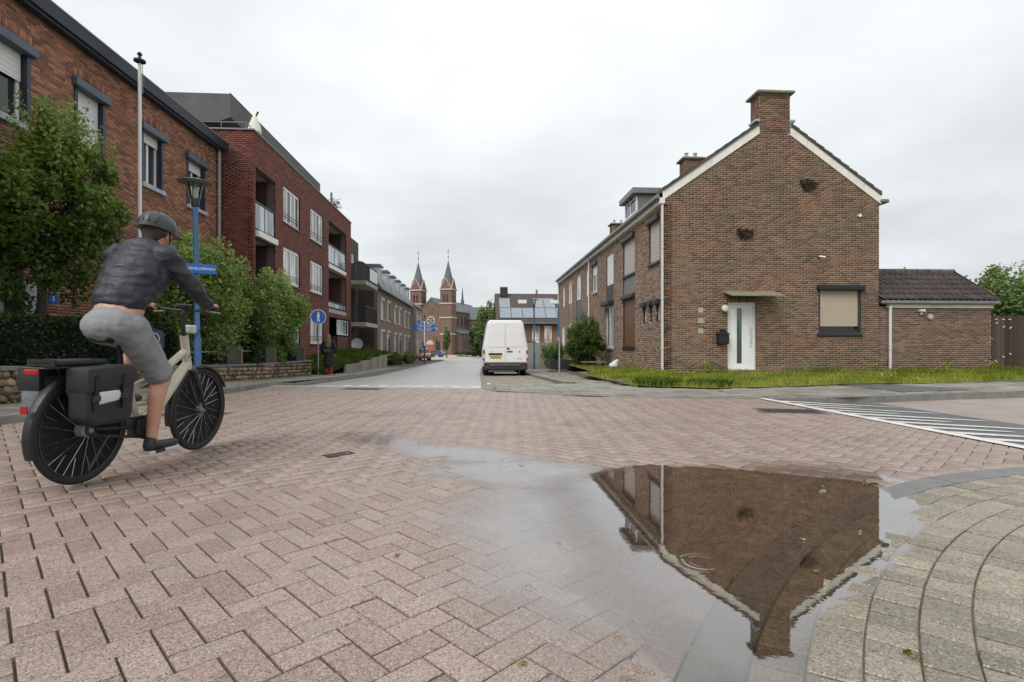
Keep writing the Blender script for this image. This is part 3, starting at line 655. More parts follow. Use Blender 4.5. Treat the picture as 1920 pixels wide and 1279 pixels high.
# the raised crossing: sand bed, setts
def bedz(X, Y): return H2(X, Y) - 0.014
crossing = sheet('crossing', np.concatenate([np.arange(-3, 0.5, 0.7), np.arange(0.5, 5, 0.08), np.arange(5, 12.6, 0.3)]), lambda u: KL(u) - 0.3, K(5.0), 90, lambda X, Y: bedz(X, Y) - 0.05 * (Y > far_edge(X) - 0.1), 'joint_sand',
                 label='raised street crossing paved in pink herringbone setts', cat='crossing')
sY, cY = math.sin(YAW), math.cos(YAW)
Fv = np.array([sY, cY]); Rv = np.array([cY, -sY]); ea = (Rv + Fv) / math.sqrt(2); eb = (Fv - Rv) / math.sqrt(2)
def lay(parent, C, ang, ln, wd, zf, material, singles, name, joint=0.005, joff=None, jit=0.0012, lift=0.0, stuff='setts', depth=0.03, vis=True, cham=0.0035, ti=None):
    """rectangular pieces laid on a surface; the nearest whole ones are single objects, the rest one joined mesh"""
    C = np.asarray(C, float); n = len(C); ang = np.broadcast_to(np.asarray(ang, float), (n,)); jw = joint if joff is None else joff
    jl = np.broadcast_to(np.asarray(joint, float), (n,)); jw = np.broadcast_to(np.asarray(jw, float), (n,))
    hl = ln / 2 - jl / 2; hw = wd / 2 - jw / 2
    ex = np.stack([np.cos(ang), np.sin(ang)], 1); ey = np.stack([-np.sin(ang), np.cos(ang)], 1)
    sg = np.array([(-1, -1), (1, -1), (1, 1), (-1, 1)], float)
    def ring(ins): return C[:, None] + sg[None, :, 0:1] * (hl - ins)[:, None, None] * ex[:, None] + sg[None, :, 1:2] * (hw - ins)[:, None, None] * ey[:, None]
    o = ring(0.0); i = ring(cham); jz = rng.normal(0, jit, n)[:, None] + rng.normal(0, jit * 0.6, (n, 4))
    z = zf(o[..., 0], o[..., 1]) + jz + lift
    V = np.concatenate([np.concatenate([i, z[..., None]], -1), np.concatenate([o, z[..., None] - cham * 0.9], -1), np.concatenate([o, z[..., None] - depth], -1)], 1)
    Fq = [(0, 1, 2, 3)] + [(4 + k, 4 + (k + 1) % 4, (k + 1) % 4, k) for k in range(4)] + [(8 + k, 8 + (k + 1) % 4, 4 + (k + 1) % 4, 4 + k) for k in range(4)]
    Fq = np.array(Fq)
    if ti is None: ti = rng.random(n)
    keep = np.ones(n, bool)
    if singles:
        c3 = np.concatenate([C, z.mean(1)[:, None]], 1); rel = c3 - CAM; xc = rel[:, 0] * cY - rel[:, 1] * sY; dep = rel[:, 0] * sY + rel[:, 1] * cY
        d = np.linalg.norm(rel, axis=1); d[(np.abs(xc) > 0.98 * dep) | (-rel[:, 2] > 0.66 * dep)] = 1e9
        idx = np.argsort(d)[:singles]; idx = idx[d[idx] < 1e8]; meshes = {}
        org = ORG.get(parent, np.zeros(3))
        for k in idx:
            key = (round(hl[k], 4), round(hw[k], 4))
            if key not in meshes:
                a, b = key; q = lambda ins, zz: [(-a + ins, -b + ins, zz), (a - ins, -b + ins, zz), (a - ins, b - ins, zz), (-a + ins, b - ins, zz)]
                me = bpy.data.meshes.new(name); me.from_pydata(q(cham, 0) + q(0, -cham * 0.9) + q(0, -depth), [], [tuple(f) for f in Fq]); me.materials.append(M[material + '_single']); meshes[key] = me
            ob = link(name, meshes[key], parent); ob.location = c3[k] - org
            zx = ((z[k, 1] + z[k, 2]) - (z[k, 0] + z[k, 3])) / (4 * hl[k]); zy = ((z[k, 2] + z[k, 3]) - (z[k, 0] + z[k, 1])) / (4 * hw[k])
            nx = Vector((ex[k][0], ex[k][1], zx)).normalized(); ny = Vector((ey[k][0], ey[k][1], zy)).normalized(); nz = nx.cross(ny).normalized(); ny = nz.cross(nx)
            ob.rotation_euler = Matrix((nx, ny, nz)).transposed().to_euler()
        keep[idx] = False
    V = V[keep].reshape(-1, 3); m = int(keep.sum())
    if m:
        F = (Fq[None] + 12 * np.arange(m)[:, None, None]).reshape(-1, 4)
        ob = mesh(stuff, V, F, material, parent, tint=np.repeat(ti[keep], 9)); ob['kind'] = 'stuff'
CIR = np.array([4.888, -1.415])
pt = 0.1047; C = []; A = []
for i in range(-110, 150):
    for j in range(-90, 150):
        k = (i - j) % 4
        if k == 0: a, b, h = i + 1, j + 0.5, 0
        elif k == 3: a, b, h = i + 0.5, j + 1, 1
        else: continue
        ca = 0.176 + a * pt; cb = 1.905 + b * pt; p = ea * ca + eb * cb
        if -0.6 < p[1] < 12.6 and -6.6 < p[0] < 4.86 and p[0] > KL(p[1]) - 0.12 and p[1] < far_edge(p[0]) - 0.03 and np.hypot(*(p - CIR)) > 5.25:
            q = p; xc = q[0] * cY - q[1] * sY; dp = q[0] * sY + q[1] * cY
            if abs(xc) < 1.15 * dp + 1.4:
                C.append(p); A.append(h)
C = np.array(C); A = np.array(A)
aa = math.atan2(ea[1], ea[0]); ab = math.atan2(eb[1], eb[0])
# joints running towards the right-hand corner have washed out on the left side of the crossing
wide = np.round(np.clip((1.0 - C[:, 0]) / 4.0, 0, 1) * 4) / 4 * 0.0052
nar = np.full(len(C), 0.0052)
lay(crossing, C, np.where(A == 0, aa, ab), 2 * pt, pt, H2, 'pink_paver', 300, 'paver', joint=np.where(A == 0, nar + wide, nar), joff=np.where(A == 0, nar, nar + wide), stuff='herringbone_setts')
# pink border ring
n = int(5.265 * 2.6 / 0.21); th = np.linspace(R(55), R(205), n)
lay(crossing, CIR + 5.265 * np.stack([np.cos(th), np.sin(th)], 1), th + math.pi / 2, 0.213, 0.128, H2, 'pink_paver', 0, 'paver', lift=0.003, stuff='border_setts')

# rounded pavement corner in the foreground: kerb band and rings of grey pavers
corner = mesh('pavement', *(lambda th, rr: (np.array([(CIR[0] + r * math.cos(a), CIR[1] + r * math.sin(a), float(H2(CIR[0] + r * math.cos(a), CIR[1] + r * math.sin(a))) - 0.010) for a in th for r in rr]),
    np.array([(i * len(rr) + j, (i + 1) * len(rr) + j, (i + 1) * len(rr) + j + 1, i * len(rr) + j + 1) for i in range(len(th) - 1) for j in range(len(rr) - 1)])))(np.linspace(R(50), R(210), 120), [0.2, 2.5, 3.5] + [3.6 + 0.08 * k for k in range(20)]), 'moss', None)
tag(corner, 'rounded pavement corner of grey pavers laid in rings', 'pavement', None, 'structure')
n = int(5.115 * 2.7 / 0.62); th = np.linspace(R(52), R(206), n)
V_, F_ = [], []
kb = thing('kerb', (CIR[0] - 3.6, CIR[1] + 3.6, 0), 'dark flush concrete kerb band curving around the puddle', 'kerb'); kb['kind'] = 'structure'
for k in range(n - 1):
    mb = MB(); a0, a1 = th[k] + 0.0006, th[k + 1] - 0.0006; s_ = 5; top = []; bot = []
    for (r, dz) in ((5.196, -0.006), (5.19, 0), (5.04, 0), (5.034, -0.006)):
        for q in range(s_ + 1):
            a = a0 + (a1 - a0) * q / s_; x, y = CIR[0] + r * math.cos(a), CIR[1] + r * math.sin(a); top.append((x, y, float(H2(x, y)) + 0.004 + dz + 0.0015 * math.sin(k * 3.1)))
    m_ = s_ + 1; F = [(i * m_ + j, i * m_ + j + 1, (i + 1) * m_ + j + 1, (i + 1) * m_ + j) for i in range(3) for j in range(s_)]
    V = top + [(x, y, z - 0.05) for x, y, z in top[:m_]] + [(x, y, z - 0.05) for x, y, z in top[-m_:]]
    F += [(4 * m_ + j, 4 * m_ + j + 1, j + 1, j) for j in range(s_)] + [(3 * m_ + j, 3 * m_ + j + 1, 5 * m_ + j + 1, 5 * m_ + j) for j in range(s_)]
    F += [(0, m_, 2 * m_, 3 * m_, 5 * m_, 4 * m_), (s_, 4 * m_ + s_, 5 * m_ + s_, 3 * m_ + s_, 2 * m_ + s_, m_ + s_)]
    mb.add(V, F).build('kerb_stone', 'dark_kerb', kb)
C = []; T = []
for k in range(11):
    r = 5.03 - 0.1365 * (k + 0.5); m_ = int(r * 2.6 / 0.104)
    for a in np.linspace(R(55), R(205), m_) + (k % 2) * 0.5 * 0.104 / r:
        C.append(CIR + r * np.array([math.cos(a), math.sin(a)])); T.append(a)
lay(corner, C, np.array(T), 0.1365, 0.104, H2, 'grey_paver', 300, 'paver', joint=0.006, joff=0.006, jit=0.0018, stuff='ring_pavers')

# puddle
gx, gy = np.meshgrid(np.linspace(-0.2, 3.1, 90), np.linspace(0.3, 4.5, 110)); sdv = pud_sd(gx, gy)
mxi = gx.shape[1]; F = []
for j in range(gx.shape[0] - 1):
    for i in range(mxi - 1):
        if sdv[j:j + 2, i:i + 2].max() > -0.16: b = j * mxi + i; F.append((b, b + 1, b + mxi + 1, b + mxi))
pw = mesh('puddle', np.stack([gx, gy, np.full_like(gx, WATER)], -1).reshape(-1, 3), np.array(F), 'puddle_water'); pw.data.shade_smooth()
ea_ = pw.data.attributes.new('edge', 'FLOAT', 'POINT'); ea_.data.foreach_set('value', np.clip(np.where(gx < 1.0, (sdv - 0.02) / 0.42, (sdv + 0.06) / 0.1), 0, 1).ravel().astype(np.float32) if False else np.clip((sdv - 0.0) / np.interp(gx, [0.7, 1.3], [0.42, 0.10]) + np.interp(gx, [0.7, 1.3], [0, 0.6]), 0, 1).ravel().astype(np.float32))
tag(pw, 'shallow rain puddle mirroring the brick gable', 'puddle', None, 'structure')
fx, fy = np.meshgrid(np.linspace(-2.6, 3.2, 60), np.linspace(0.5, 8.6, 84)); fs = pud_sd(fx, fy); mxi = fx.shape[1]
F = [(j * mxi + i, j * mxi + i + 1, (j + 1) * mxi + i + 1, (j + 1) * mxi + i) for j in range(83) for i in range(59) if fs[j:j + 2, i:i + 2].min() < 0.45 and np.hypot(fx[j, i] - CIR[0], fy[j, i] - CIR[1]) > 5.1]
flm = mesh('water_film', np.stack([fx, fy, np.maximum(H2(fx, fy) + 0.0022, WATER + 0.0006)], -1).reshape(-1, 3), np.array(F), 'water_film', pw); flm.data.shade_smooth(); fa_ = flm.data.attributes.new('fade', 'FLOAT', 'POINT'); fa_.data.foreach_set('value', (1 - np.clip((fs - 0.05) / np.interp(fx, [0.7, 1.3], [0.36, 0.08]), 0, 1)).ravel().astype(np.float32))
# bits floating or lying in and around the puddle
for k, (x, y, s_, z) in enumerate([(2.55, 3.32, 0.05, 1), (1.92, 3.15, 0.03, 1), (1.75, 2.95, 0.022, 1), (1.35, 2.05, 0.02, 0), (2.2, 3.28, 0.02, 1), (0.12, 1.5, 0.02, 0), (-0.35, 2.3, 0.018, 0), (1.25, 1.47, 0.03, 0), (1.5, 2.4, 0.018, 1)]):
    P = np.array([[x, y, 0.0]]) + rng.normal(0, s_ * 0.35, (7, 3)) * [1, 1, 0]; P[:, 2] = (WATER if pud_sd(x, y) > 0 else float(H2(x, y))) + 0.004 + np.arange(7) * 0.0007
    o = leaves('fallen_leaf', P, s_ * 0.45, 'dead_leaf', None, droop=0.1)
    tag(o, ['yellow-green leaf cluster at the far rim of the puddle', 'green leaf bits in the upper puddle near the kerb band', 'pale leaf scrap mid puddle on the kerb band', 'tiny leaf scrap floating over the dark reflection', 'small yellow leaf left of the leaf cluster in the puddle', 'leaf crumb on wet setts at the bottom of the picture', 'leaf crumb on dry pink setts left of the puddle', 'pale leaf scrap below the reflected chimney', 'leaf scrap floating on the reflected brick gable'][k], 'leaf', 'fallen leaves by the puddle')

# right pavement, side road, parking bay
PF = I([0.08, 0.33, 1.22, 1.89, 3.2, 4.75, 6.4, 7.7, 9.1, 10.5, 16, 60], [11.4, 10.34, 9.94, 9.28, 8.95, 8.75, 8.75, 9.15, 9.5, 9.7, 11.0, 22])
PB = I([0.08, 3.15, 3.25, 4.78, 9, 13, 20, 60], [12.7, 12.7, 11.2, 10.57, 11.6, 12.3, 14, 24])
xs = np.concatenate([np.arange(0.08, 8, 0.12), np.arange(8, 20, 0.5), np.arange(20, 61, 4)])
zpv = lambda X, Y: 0.018 + np.where(X < 2.4, np.clip(G(Y), -1, 0), 0) + 0 * X
pav = sheet('pavement', xs, PF, PB, 6, lambda X, Y: zpv(X, Y) - 0.006, 'joint_sand', along='x', label='grey tiled pavement in front of the gable house lawn', cat='pavement')
C = []
for i, x in enumerate(np.arange(0.2, 22, 0.302)):
    for y in np.arange(8.6, 16, 0.302):
        yo = y + (i % 2) * 0.15
        if PF(x) + 0.16 < yo < PB(x) - 0.1: C.append((x, yo))
lay(pav, C, 0.0, 0.302, 0.302, zpv, 'pavement_tile', 150, 'paving_tile', joint=0.006, jit=0.002, stuff='paving_tiles', cham=0.003)
pp = [(8.05, 11.55), (9.35, 11.35), (9.75, 10.0), (7.95, 9.55), (8.0, 10.75)]
MB().add([(x, y, float(zpv(np.float64(x), np.float64(y))) + 0.009) for x, y in pp] , [(4, 3, 2, 1, 0)]).build('asphalt_patch', 'dark_asphalt', pav, fix=False)
def kerbline(name, pts, label, material, zf, wd=0.15, ht=0.1, seg=1.0, sink=0.2, cat='kerb'):
    pts = np.array(pts, float); d = np.r_[0, np.cumsum(np.linalg.norm(np.diff(pts, axis=0), axis=1))]; n = max(1, int(d[-1] / seg)); s = np.linspace(0, d[-1], n + 1)
    X = np.interp(s, d, pts[:, 0]); Y = np.interp(s, d, pts[:, 1]); o = thing(name, (X[0], Y[0], float(zf(X[0], Y[0]))), label, cat); o['kind'] = 'structure'
    tn = np.stack([np.gradient(X), np.gradient(Y)], 1); tn /= np.linalg.norm(tn, axis=1)[:, None]; nr = np.stack([-tn[:, 1], tn[:, 0]], 1) * wd / 2
    for k in range(n):
        t0, t1 = 0.004, 1 - 0.004; V = []
        for (kk, f) in ((k, t0), (k, t1)):
            for sgn in (-1, 1):
                x = X[k] * (1 - f) + X[k + 1] * f; y = Y[k] * (1 - f) + Y[k + 1] * f; nn = nr[k] * (1 - f) + nr[k + 1] * f
                V.append((x + sgn * nn[0], y + sgn * nn[1]))
        z = [float(zf(*v)) + ht + 0.002 * ((k * 7) % 3 - 1) for v in V]
        P = [(V[i][0], V[i][1], z[i] - ht - sink) for i in (0, 1, 3, 2)] + [(V[i][0], V[i][1], z[i]) for i in (0, 1, 3, 2)]
        MB().add(P, [(0, 3, 2, 1), (4, 5, 6, 7), (0, 1, 5, 4), (1, 2, 6, 5), (2, 3, 7, 6), (3, 0, 4, 7)]).build('kerb_stone', material, o, bevel=0.012, seg=2)
    return o
kx = np.concatenate([np.linspace(4.9, 16, 12), [22, 30]])
kerbline('kerb', [(x, float(PF(x)) + 0.06) for x in kx], 'raised concrete kerb along the side road at the lawn pavement', 'kerb', lambda x, y: -0.1 + 0 * x, ht=0.122)
kerbline('kerb', [(x, float(PF(x)) + 0.03) for x in (0.12, 0.4, 1.0, 1.5, 2.2, 3.2, 4.2, 4.85)], 'flush kerb between the pink setts and the tiled pavement', 'kerb', lambda x, y: 0 * x, ht=0.022, wd=0.12, seg=0.8)
side = sheet('side_road', np.concatenate([[4.7], np.linspace(4.76, 6.9, 14), [9, 14, 30, 80]]), lambda u: np.where(u > 4.8, 3.2, 3.6), lambda u: PF(u) + 0.05, 8, lambda X, Y: np.interp(X, [4.7, 4.85, 6.85, 9], [-0.03, 0.002, -0.1, -0.11]), 'pink_asphalt', along='x', label='pinkish grey side road running off to the right', cat='road')
rampz = lambda X, Y: np.interp(X, [4.7, 4.85, 6.85, 9], [0.006, 0.006, -0.095, -0.105])
sheet('ramp_surface', np.linspace(4.78, 6.8, 12), K(3.4), lambda u: np.minimum(PF(u) - 0.05, 8.7), 8, rampz, 'dark_asphalt', along='x', parent=side)
ln_ = MB()
for k in range(12):
    ya, yb = 3.75 + k * 0.413, 3.75 + (k + 1) * 0.413
    ln_.add([(4.70, ya, 0.011), (4.845, ya, 0.011), (4.845, yb, 0.011), (4.70, yb, 0.011)], [(0, 1, 2, 3)])
ln_.build('edge_line_marking', 'road_paint', side, fix=False)
for k in range(12):
    y0 = 4.0 + k * 0.385; L_ = 1.78 if k % 2 else 0.95; V = []; xs_ = np.linspace(4.85, 4.85 + L_, 10)
    for sgn in (-1, 1):
        for x in xs_:
            f = (x - 4.85) / L_; hw_ = 0.085 * (1 - 0.55 * f) * math.sqrt(max(0.02, 1 - max(0, (f - 0.9) / 0.1) ** 2)); yv = y0 - 0.12 * (x - 4.85) + sgn * hw_
            V.append((x, yv, float(rampz(x, yv)) + 0.006))
    o = MB().add(V, [(i, i + 1, 10 + i + 1, 10 + i) for i in range(9)]).build('ramp_stripe_marking', 'road_paint', side, fix=False)
bayx1 = 2.2
bz = lambda X, Y: G(Y) + 0.02
bay = sheet('parking_bay', np.concatenate([np.arange(12.65, 30, 0.5), [34]]), K(0.2), K(bayx1), 4, lambda X, Y: bz(X, Y) - 0.006, 'joint_sand', label='parking bay of grey pavers under the white van', cat='parking bay')
C = [(x + (j % 2) * 0.1, y) for j, y in enumerate(np.arange(12.72, 24, 0.107)) for x in np.arange(0.3, bayx1 - 0.15, 0.212)]
lay(bay, C, 0.0, 0.212, 0.107, bz, 'grey_paver', 0, 'paver', stuff='bay_pavers', jit=0.002)
kerbline('kerb', [(0.13, 11.6), (0.13, 16), (0.13, 24), (0.13, 34)], 'white-edged kerb between the street and the parking bay', 'kerb', lambda x, y: G(y), ht=0.035, wd=0.14)
o = MB().add([(0.21, 12.7, float(bz(0, 12.7)) + 0.008), (0.31, 12.7, float(bz(0, 12.7)) + 0.008), (0.31, 15.2, float(bz(0, 15.2)) + 0.008), (0.21, 15.2, float(bz(0, 15.2)) + 0.008)], [(0, 1, 2, 3)]).build('bay_line_marking', 'road_paint', bay, fix=False)
GE = I([11, 24, 40], [3.2, 4.2, 4.5])
spz = lambda X, Y: np.interp(Y, [12.6, 15, 16.5, 60], [0.018, -0.06, -0.14, 0.1 - 0.9]) * 1.0
spz = lambda X, Y: np.where(Y < 15, np.interp(Y, [12.6, 15], [0.018, float(G(15)) + 0.1]), G(Y) + 0.1)
pv2 = sheet('pavement', np.concatenate([np.arange(12.65, 24, 0.4), [28, 34, 40, 48]]), K(bayx1 + 0.14), lambda u: GE(u) + 0.0, 4, lambda X, Y: spz(X, Y) - 0.006, 'joint_sand', label='narrow tiled pavement between the parked van and the front gardens', cat='pavement')
C = [(x, y + (i % 2) * 0.15) for i, x in enumerate(np.arange(bayx1 + 0.29, 4.4, 0.302)) for y in np.arange(12.85, 30, 0.302) if x + 0.16 < GE(y)]
lay(pv2, C, 0.0, 0.302, 0.302, spz, 'pavement_tile', 0, 'paving_tile', joint=0.006, jit=0.002, stuff='paving_tiles', cham=0.003)
kerbline('kerb', [(bayx1 + 0.07, 12.9), (bayx1 + 0.07, 24), (bayx1 + 0.07, 34)], 'dark kerb along the right side of the parking bay', 'kerb', lambda x, y: bz(x, y), ht=0.085, wd=0.12)

# left pavement and kerb
lpz = lambda X, Y: np.minimum(0.08, np.interp(Y, [0, 11, 14, 18], [0.08, 0.08, 0.0, 0.12 - 0.3])) * 0 + np.where(Y < 13, 0.075, np.interp(Y, [13, 16], [0.075, float(G(16)) + 0.12]))
def lpz(X, Y): return np.where(Y < 12, 0.07, np.where(Y < 17, np.interp(Y, [12, 17], [0.07, float(G(17)) + 0.12]), G(Y) + 0.12)) + 0 * X
WALLX = I([0, 8, 12.4, 21.5, 60, 200], [-7.4, -6.75, -6.6, -6.6, -6.1, -5.5])
lp = sheet('pavement', np.concatenate([np.arange(-2, 30, 0.5), np.arange(30, 70, 3)]), lambda u: WALLX(u) - (u > 22) * 1.6, lambda u: KL(u) - 0.1, 5, lambda X, Y: lpz(X, Y) - 0.006, 'joint_sand', label='grey tiled pavement along the stone garden wall', cat='pavement')
C = []
for i, y in enumerate(np.arange(3, 34, 0.302)):
    for x in np.arange(-7.6, -4.4, 0.302):
        xo = x + (i % 2) * 0.15
        if WALLX(y) - (y > 22) * 1.2 + 0.0 < xo < KL(y) - 0.27: C.append((xo, y))
lay(lp, C, 0.0, 0.302, 0.302, lpz, 'pavement_tile', 120, 'paving_tile', joint=0.006, jit=0.002, stuff='paving_tiles', cham=0.003)
kerbline('kerb', [(float(KL(y)) - 0.06, y) for y in (2, 5, 6.4, 7.7, 9.9, 11.3, 15, 19, 26, 33, 45, 62)], 'long concrete kerb edging the left pavement', 'kerb', lambda x, y: np.minimum(G(y), 0) + 0 * x, ht=0.1, wd=0.14)
# covers in the road
def cover(loc, rot, lx, ly, label, rows=3, cols=6, z=0.006, frame='dark_kerb'):
    o = thing('drain_cover', (loc[0], loc[1], float(H2(loc[0], loc[1]))), label, 'drain cover', None, world=False)
    mb = MB().box(-lx / 2, lx / 2, -ly / 2, ly / 2, -0.02, z * 0.4); mb.build('pit', 'black', o)
    mb = MB(); f = 0.04; mb.box(-lx / 2, lx / 2, -ly / 2, -ly / 2 + f, -0.01, z); mb.box(-lx / 2, lx / 2, ly / 2 - f, ly / 2, -0.01, z); mb.box(-lx / 2, -lx / 2 + f, -ly / 2 + f, ly / 2 - f, -0.01, z); mb.box(lx / 2 - f, lx / 2, -ly / 2 + f, ly / 2 - f, -0.01, z); mb.build('cover_frame', frame, o, bevel=0.003)
    for i in range(cols):
        for j in range(rows):
            a = -lx / 2 + f + (lx - 2 * f) * i / cols; b = a + (lx - 2 * f) / cols - 0.012; c = -ly / 2 + f + (ly - 2 * f) * j / rows; d = c + (ly - 2 * f) / rows - 0.012
            MB().box(a + 0.006, b, c + 0.006, d, -0.01, z - 0.001).build('cover_plate', 'charcoal', o)
    o.rotation_euler = (0, 0, rot); return o
cover((-2.4, 11.2), -0.2, 0.85, 0.5, 'dark rectangular drain cover near the street end of the crossing')
cover((4.25, 7.05), -0.25, 0.85, 0.55, 'dark square drain cover beside the white striped ramp')
cover((-3.72, 7.2), 0.12, 0.9, 0.26, 'long dark gully grate beyond the front bicycle wheel', 1, 9)
cover((-1.15, 4.48), R(41), 0.24, 0.14, 'small rusty valve cover sunk among the pink setts', 1, 1, 0.003, 'dirt_nest')

# ================================================================ corner house with the gable
GY = 16.57
EX0, EX1, EZ, AX, AZ = 5.85, 12.98, 5.58, 9.46, 8.08
SL = (AZ - EZ) / (AX - EX0); SR = (AZ - EZ) / (EX1 - AX)
gw = ('x', GY, -1); fw_ = ('y', EX0, -1)
def lawnz(X, Y): return np.where(Y < 17, 0.03 + 0 * X, 0.03 - 0.011 * (Y - 17))
def eaves(H, y0, y1):
    MB().box(EX0 - 0.16, EX0, y0, y1, EZ - 0.20, EZ - 0.02).build('fascia', 'verge_white', H)
    MB().box(EX0 - 0.30, EX0 - 0.16, y0, y1, EZ - 0.06, EZ + 0.07).build('gutter', 'zinc', H, bevel=0.02)
def roof_slab(H, y0, y1):
    MB().prism([(EX0 - 0.2, EZ - 0.04), (AX, AZ + 0.18), (EX1 + 0.2, EZ - 0.04), (EX1 + 0.2, EZ + 0.06), (AX, AZ + 0.32), (EX0 - 0.2, EZ + 0.06)], y0, y1).build('roof', 'slate' if False else 'roof_dark', H)
mat('roof_dark', (0.06, 0.045, 0.04, 1), 0.6, 0.3, 3)
def chimney(H, x0, x1, y0, y1, z0, z1, brick='gable_brick', pots=0, singles=0):
    W = thing('_', (0, 0, 0), None, None) if False else None
    ch = brick_wall(H, ('x', y0, -1), x0, x1, z0, z1, brick=brick, thick=y1 - y0, wallname='chimney')
    C = []; S = []
    for k in range(int((z1 - z0) / 0.0665)):
        za = z0 + k * 0.0665
        for j in range(int((y1 - y0) / 0.11)):
            ya = y0 + j * 0.11 + 0.006
            for xx in (x0, x1): C.append((xx, ya + 0.05, za + 0.038)); S.append((0.008, 0.049, 0.027))
    boxes_mesh('chimney_side_bricks', np.array(C), np.array(S), 'y', brick, ch, rng.random(len(C)))
    MB().box(x0 - 0.12, x1 + 0.12, y0 - 0.12, y1 + 0.12, z1, z1 + 0.09).build('chimney_cap', 'mossy_concrete', ch, bevel=0.02)
    for k in range(pots): MB().lathe([(0.09, z1 + 0.09), (0.075, z1 + 0.33), (0.10, z1 + 0.36)], (x0 + (x1 - x0) * (k + 0.5) / pots, (y0 + y1) / 2, 0), 12).build('chimney_pot', 'terracotta' if False else 'concrete', ch, smooth=True)
    return ch
CH = thing('brick_house', (9.4, GY, 0), 'brown brick corner house with white door, shuttered window and gable chimney', 'house')
prof = {'poly': [(EX0, EZ), (EX1, EZ), (AX, AZ)], 'top': AZ, 'f': lambda z: (EX0 + max(0, z - EZ) / SL, EX1 - max(0, z - EZ) / SR)}
door_h = (7.92, 8.87, 0.13, 2.28); win_h = (10.93, 12.37, 1.28, 2.70)
brick_wall(CH, gw, EX0, EX1, -0.25, EZ, [door_h, win_h, (6.95, 7.16, 1.95, 2.16), (6.95, 7.16, 1.62, 1.82), (6.95, 7.16, 1.29, 1.50)], prof, singles=300, gap=0.014, umax=lambda C: C[:, 2] > 0.5, soldiers=[(7.86, 8.93, 2.285, 2.49)])
h1 = [(16.95, 18.05, 3.66, 5.02), (19.71, 21.36, 0.78, 5.02), (16.95, 17.3, 1.67, 2.28), (17.62, 17.97, 1.67, 2.28), (18.35, 18.70, 1.67, 2.28)]
brick_wall(CH, fw_, GY, 22.1, -0.4, EZ - 0.2, h1, brick='row_brick_sheen', wallname='street_wall')
roof_slab(CH, GY + 0.56, 22.1); eaves(CH, GY - 0.1, 22.1)
chimney(CH, 8.97, 9.98, GY - 0.004, GY + 0.55, 7.75, 8.97)
for sgn, xa, xb in ((-1, EX0 - 0.04, 8.96), (1, 9.99, EX1 + 0.06)):       # verge boards, split like the photo's, and stepped verge tiles
    zf = (lambda x: EZ + (x - EX0) * SL) if sgn < 0 else (lambda x: EZ + (EX1 - x) * SR)
    xm = xb - 0.55 if sgn < 0 else xa + 0.55
    for p, q in ((xa, xm - 0.004), (xm + 0.004, xb)):
        MB().prism([(p, zf(p) - 0.05), (q, zf(q) - 0.05), (q, zf(q) + 0.24), (p, zf(p) + 0.24)], GY - 0.035, GY + 0.0).build('verge_board', 'verge_white', CH)
    L_ = abs(xb - xa) / math.cos(math.atan(SL)); n = 11; rf = CH
    for k in range(n):
        p = xa + (xb - xa) * k / n; q = xa + (xb - xa) * (k + 1) / n; lo, hi = (p, q) if sgn < 0 else (q, p)
        MB().add(*(lambda a, b: ([(a, GY - 0.07, zf(a) + 0.235), (b, GY - 0.07, zf(b) + 0.235), (b, GY - 0.07, zf(b) + 0.325), (a, GY - 0.07, zf(a) + 0.36), (a, GY + 0.58, zf(a) + 0.235), (b, GY + 0.58, zf(b) + 0.235), (b, GY + 0.58, zf(b) + 0.325), (a, GY + 0.58, zf(a) + 0.36)],
            [(0, 1, 2, 3), (7, 6, 5, 4), (0, 4, 5, 1), (1, 5, 6, 2), (2, 6, 7, 3), (3, 7, 4, 0)]))(lo, hi)).build('verge_tile', 'roof_tile_single', CH)
MB().box(8.82, 8.975, GY - 0.06, GY + 0.4, 8.07, 8.14).box(9.975, 10.13, GY - 0.06, GY + 0.4, 8.07, 8.14).box(8.93, 8.975, GY - 0.05, GY - 0.006, 7.9, 8.07).box(9.975, 10.02, GY - 0.05, GY - 0.006, 7.9, 8.07).build('lead_flashing', 'lead', CH)
MB().box(EX1 + 0.02, EX1 + 0.30, GY - 0.1, 22, EZ - 0.05, EZ + 0.07).build('gutter', 'zinc', CH, bevel=0.03)
downpipe(CH, EX0 - 0.06, GY - 0.03, 0.0, EZ - 0.05, 'pale_pipe', 0.043)
# white door with a frosted strip
D = MB(); wbox(D, gw, 7.92, 8.87, -0.16, -0.08, 0.13, 0.19); wbox(D, gw, 7.92, 8.87, -0.16, -0.08, 2.22, 2.28); wbox(D, gw, 7.92, 7.98, -0.16, -0.08, 0.19, 2.22); wbox(D, gw, 8.81, 8.87, -0.16, -0.08, 0.19, 2.22)
wbox(D, gw, 7.983, 8.275, -0.14, -0.10, 0.193, 2.217); wbox(D, gw, 8.445, 8.807, -0.14, -0.10, 0.193, 2.217); wbox(D, gw, 8.275, 8.445, -0.14, -0.10, 0.193, 0.32); wbox(D, gw, 8.275, 8.445, -0.14, -0.10, 2.1, 2.217)
for ua, ub in ((8.04, 8.22), (8.5, 8.64)):
    wbox(D, gw, ua, ua + 0.012, -0.10, -0.088, 0.3, 2.12); wbox(D, gw, ub - 0.012, ub, -0.10, -0.088, 0.3, 2.12); wbox(D, gw, ua + 0.012, ub - 0.012, -0.10, -0.088, 2.108, 2.12)
dr = D.build('door', 'upvc', CH)
p = MB(); wbox(p, gw, 8.272, 8.448, -0.13, -0.12, 0.317, 2.103); p.build('door_glass', 'glass_frosted', dr)
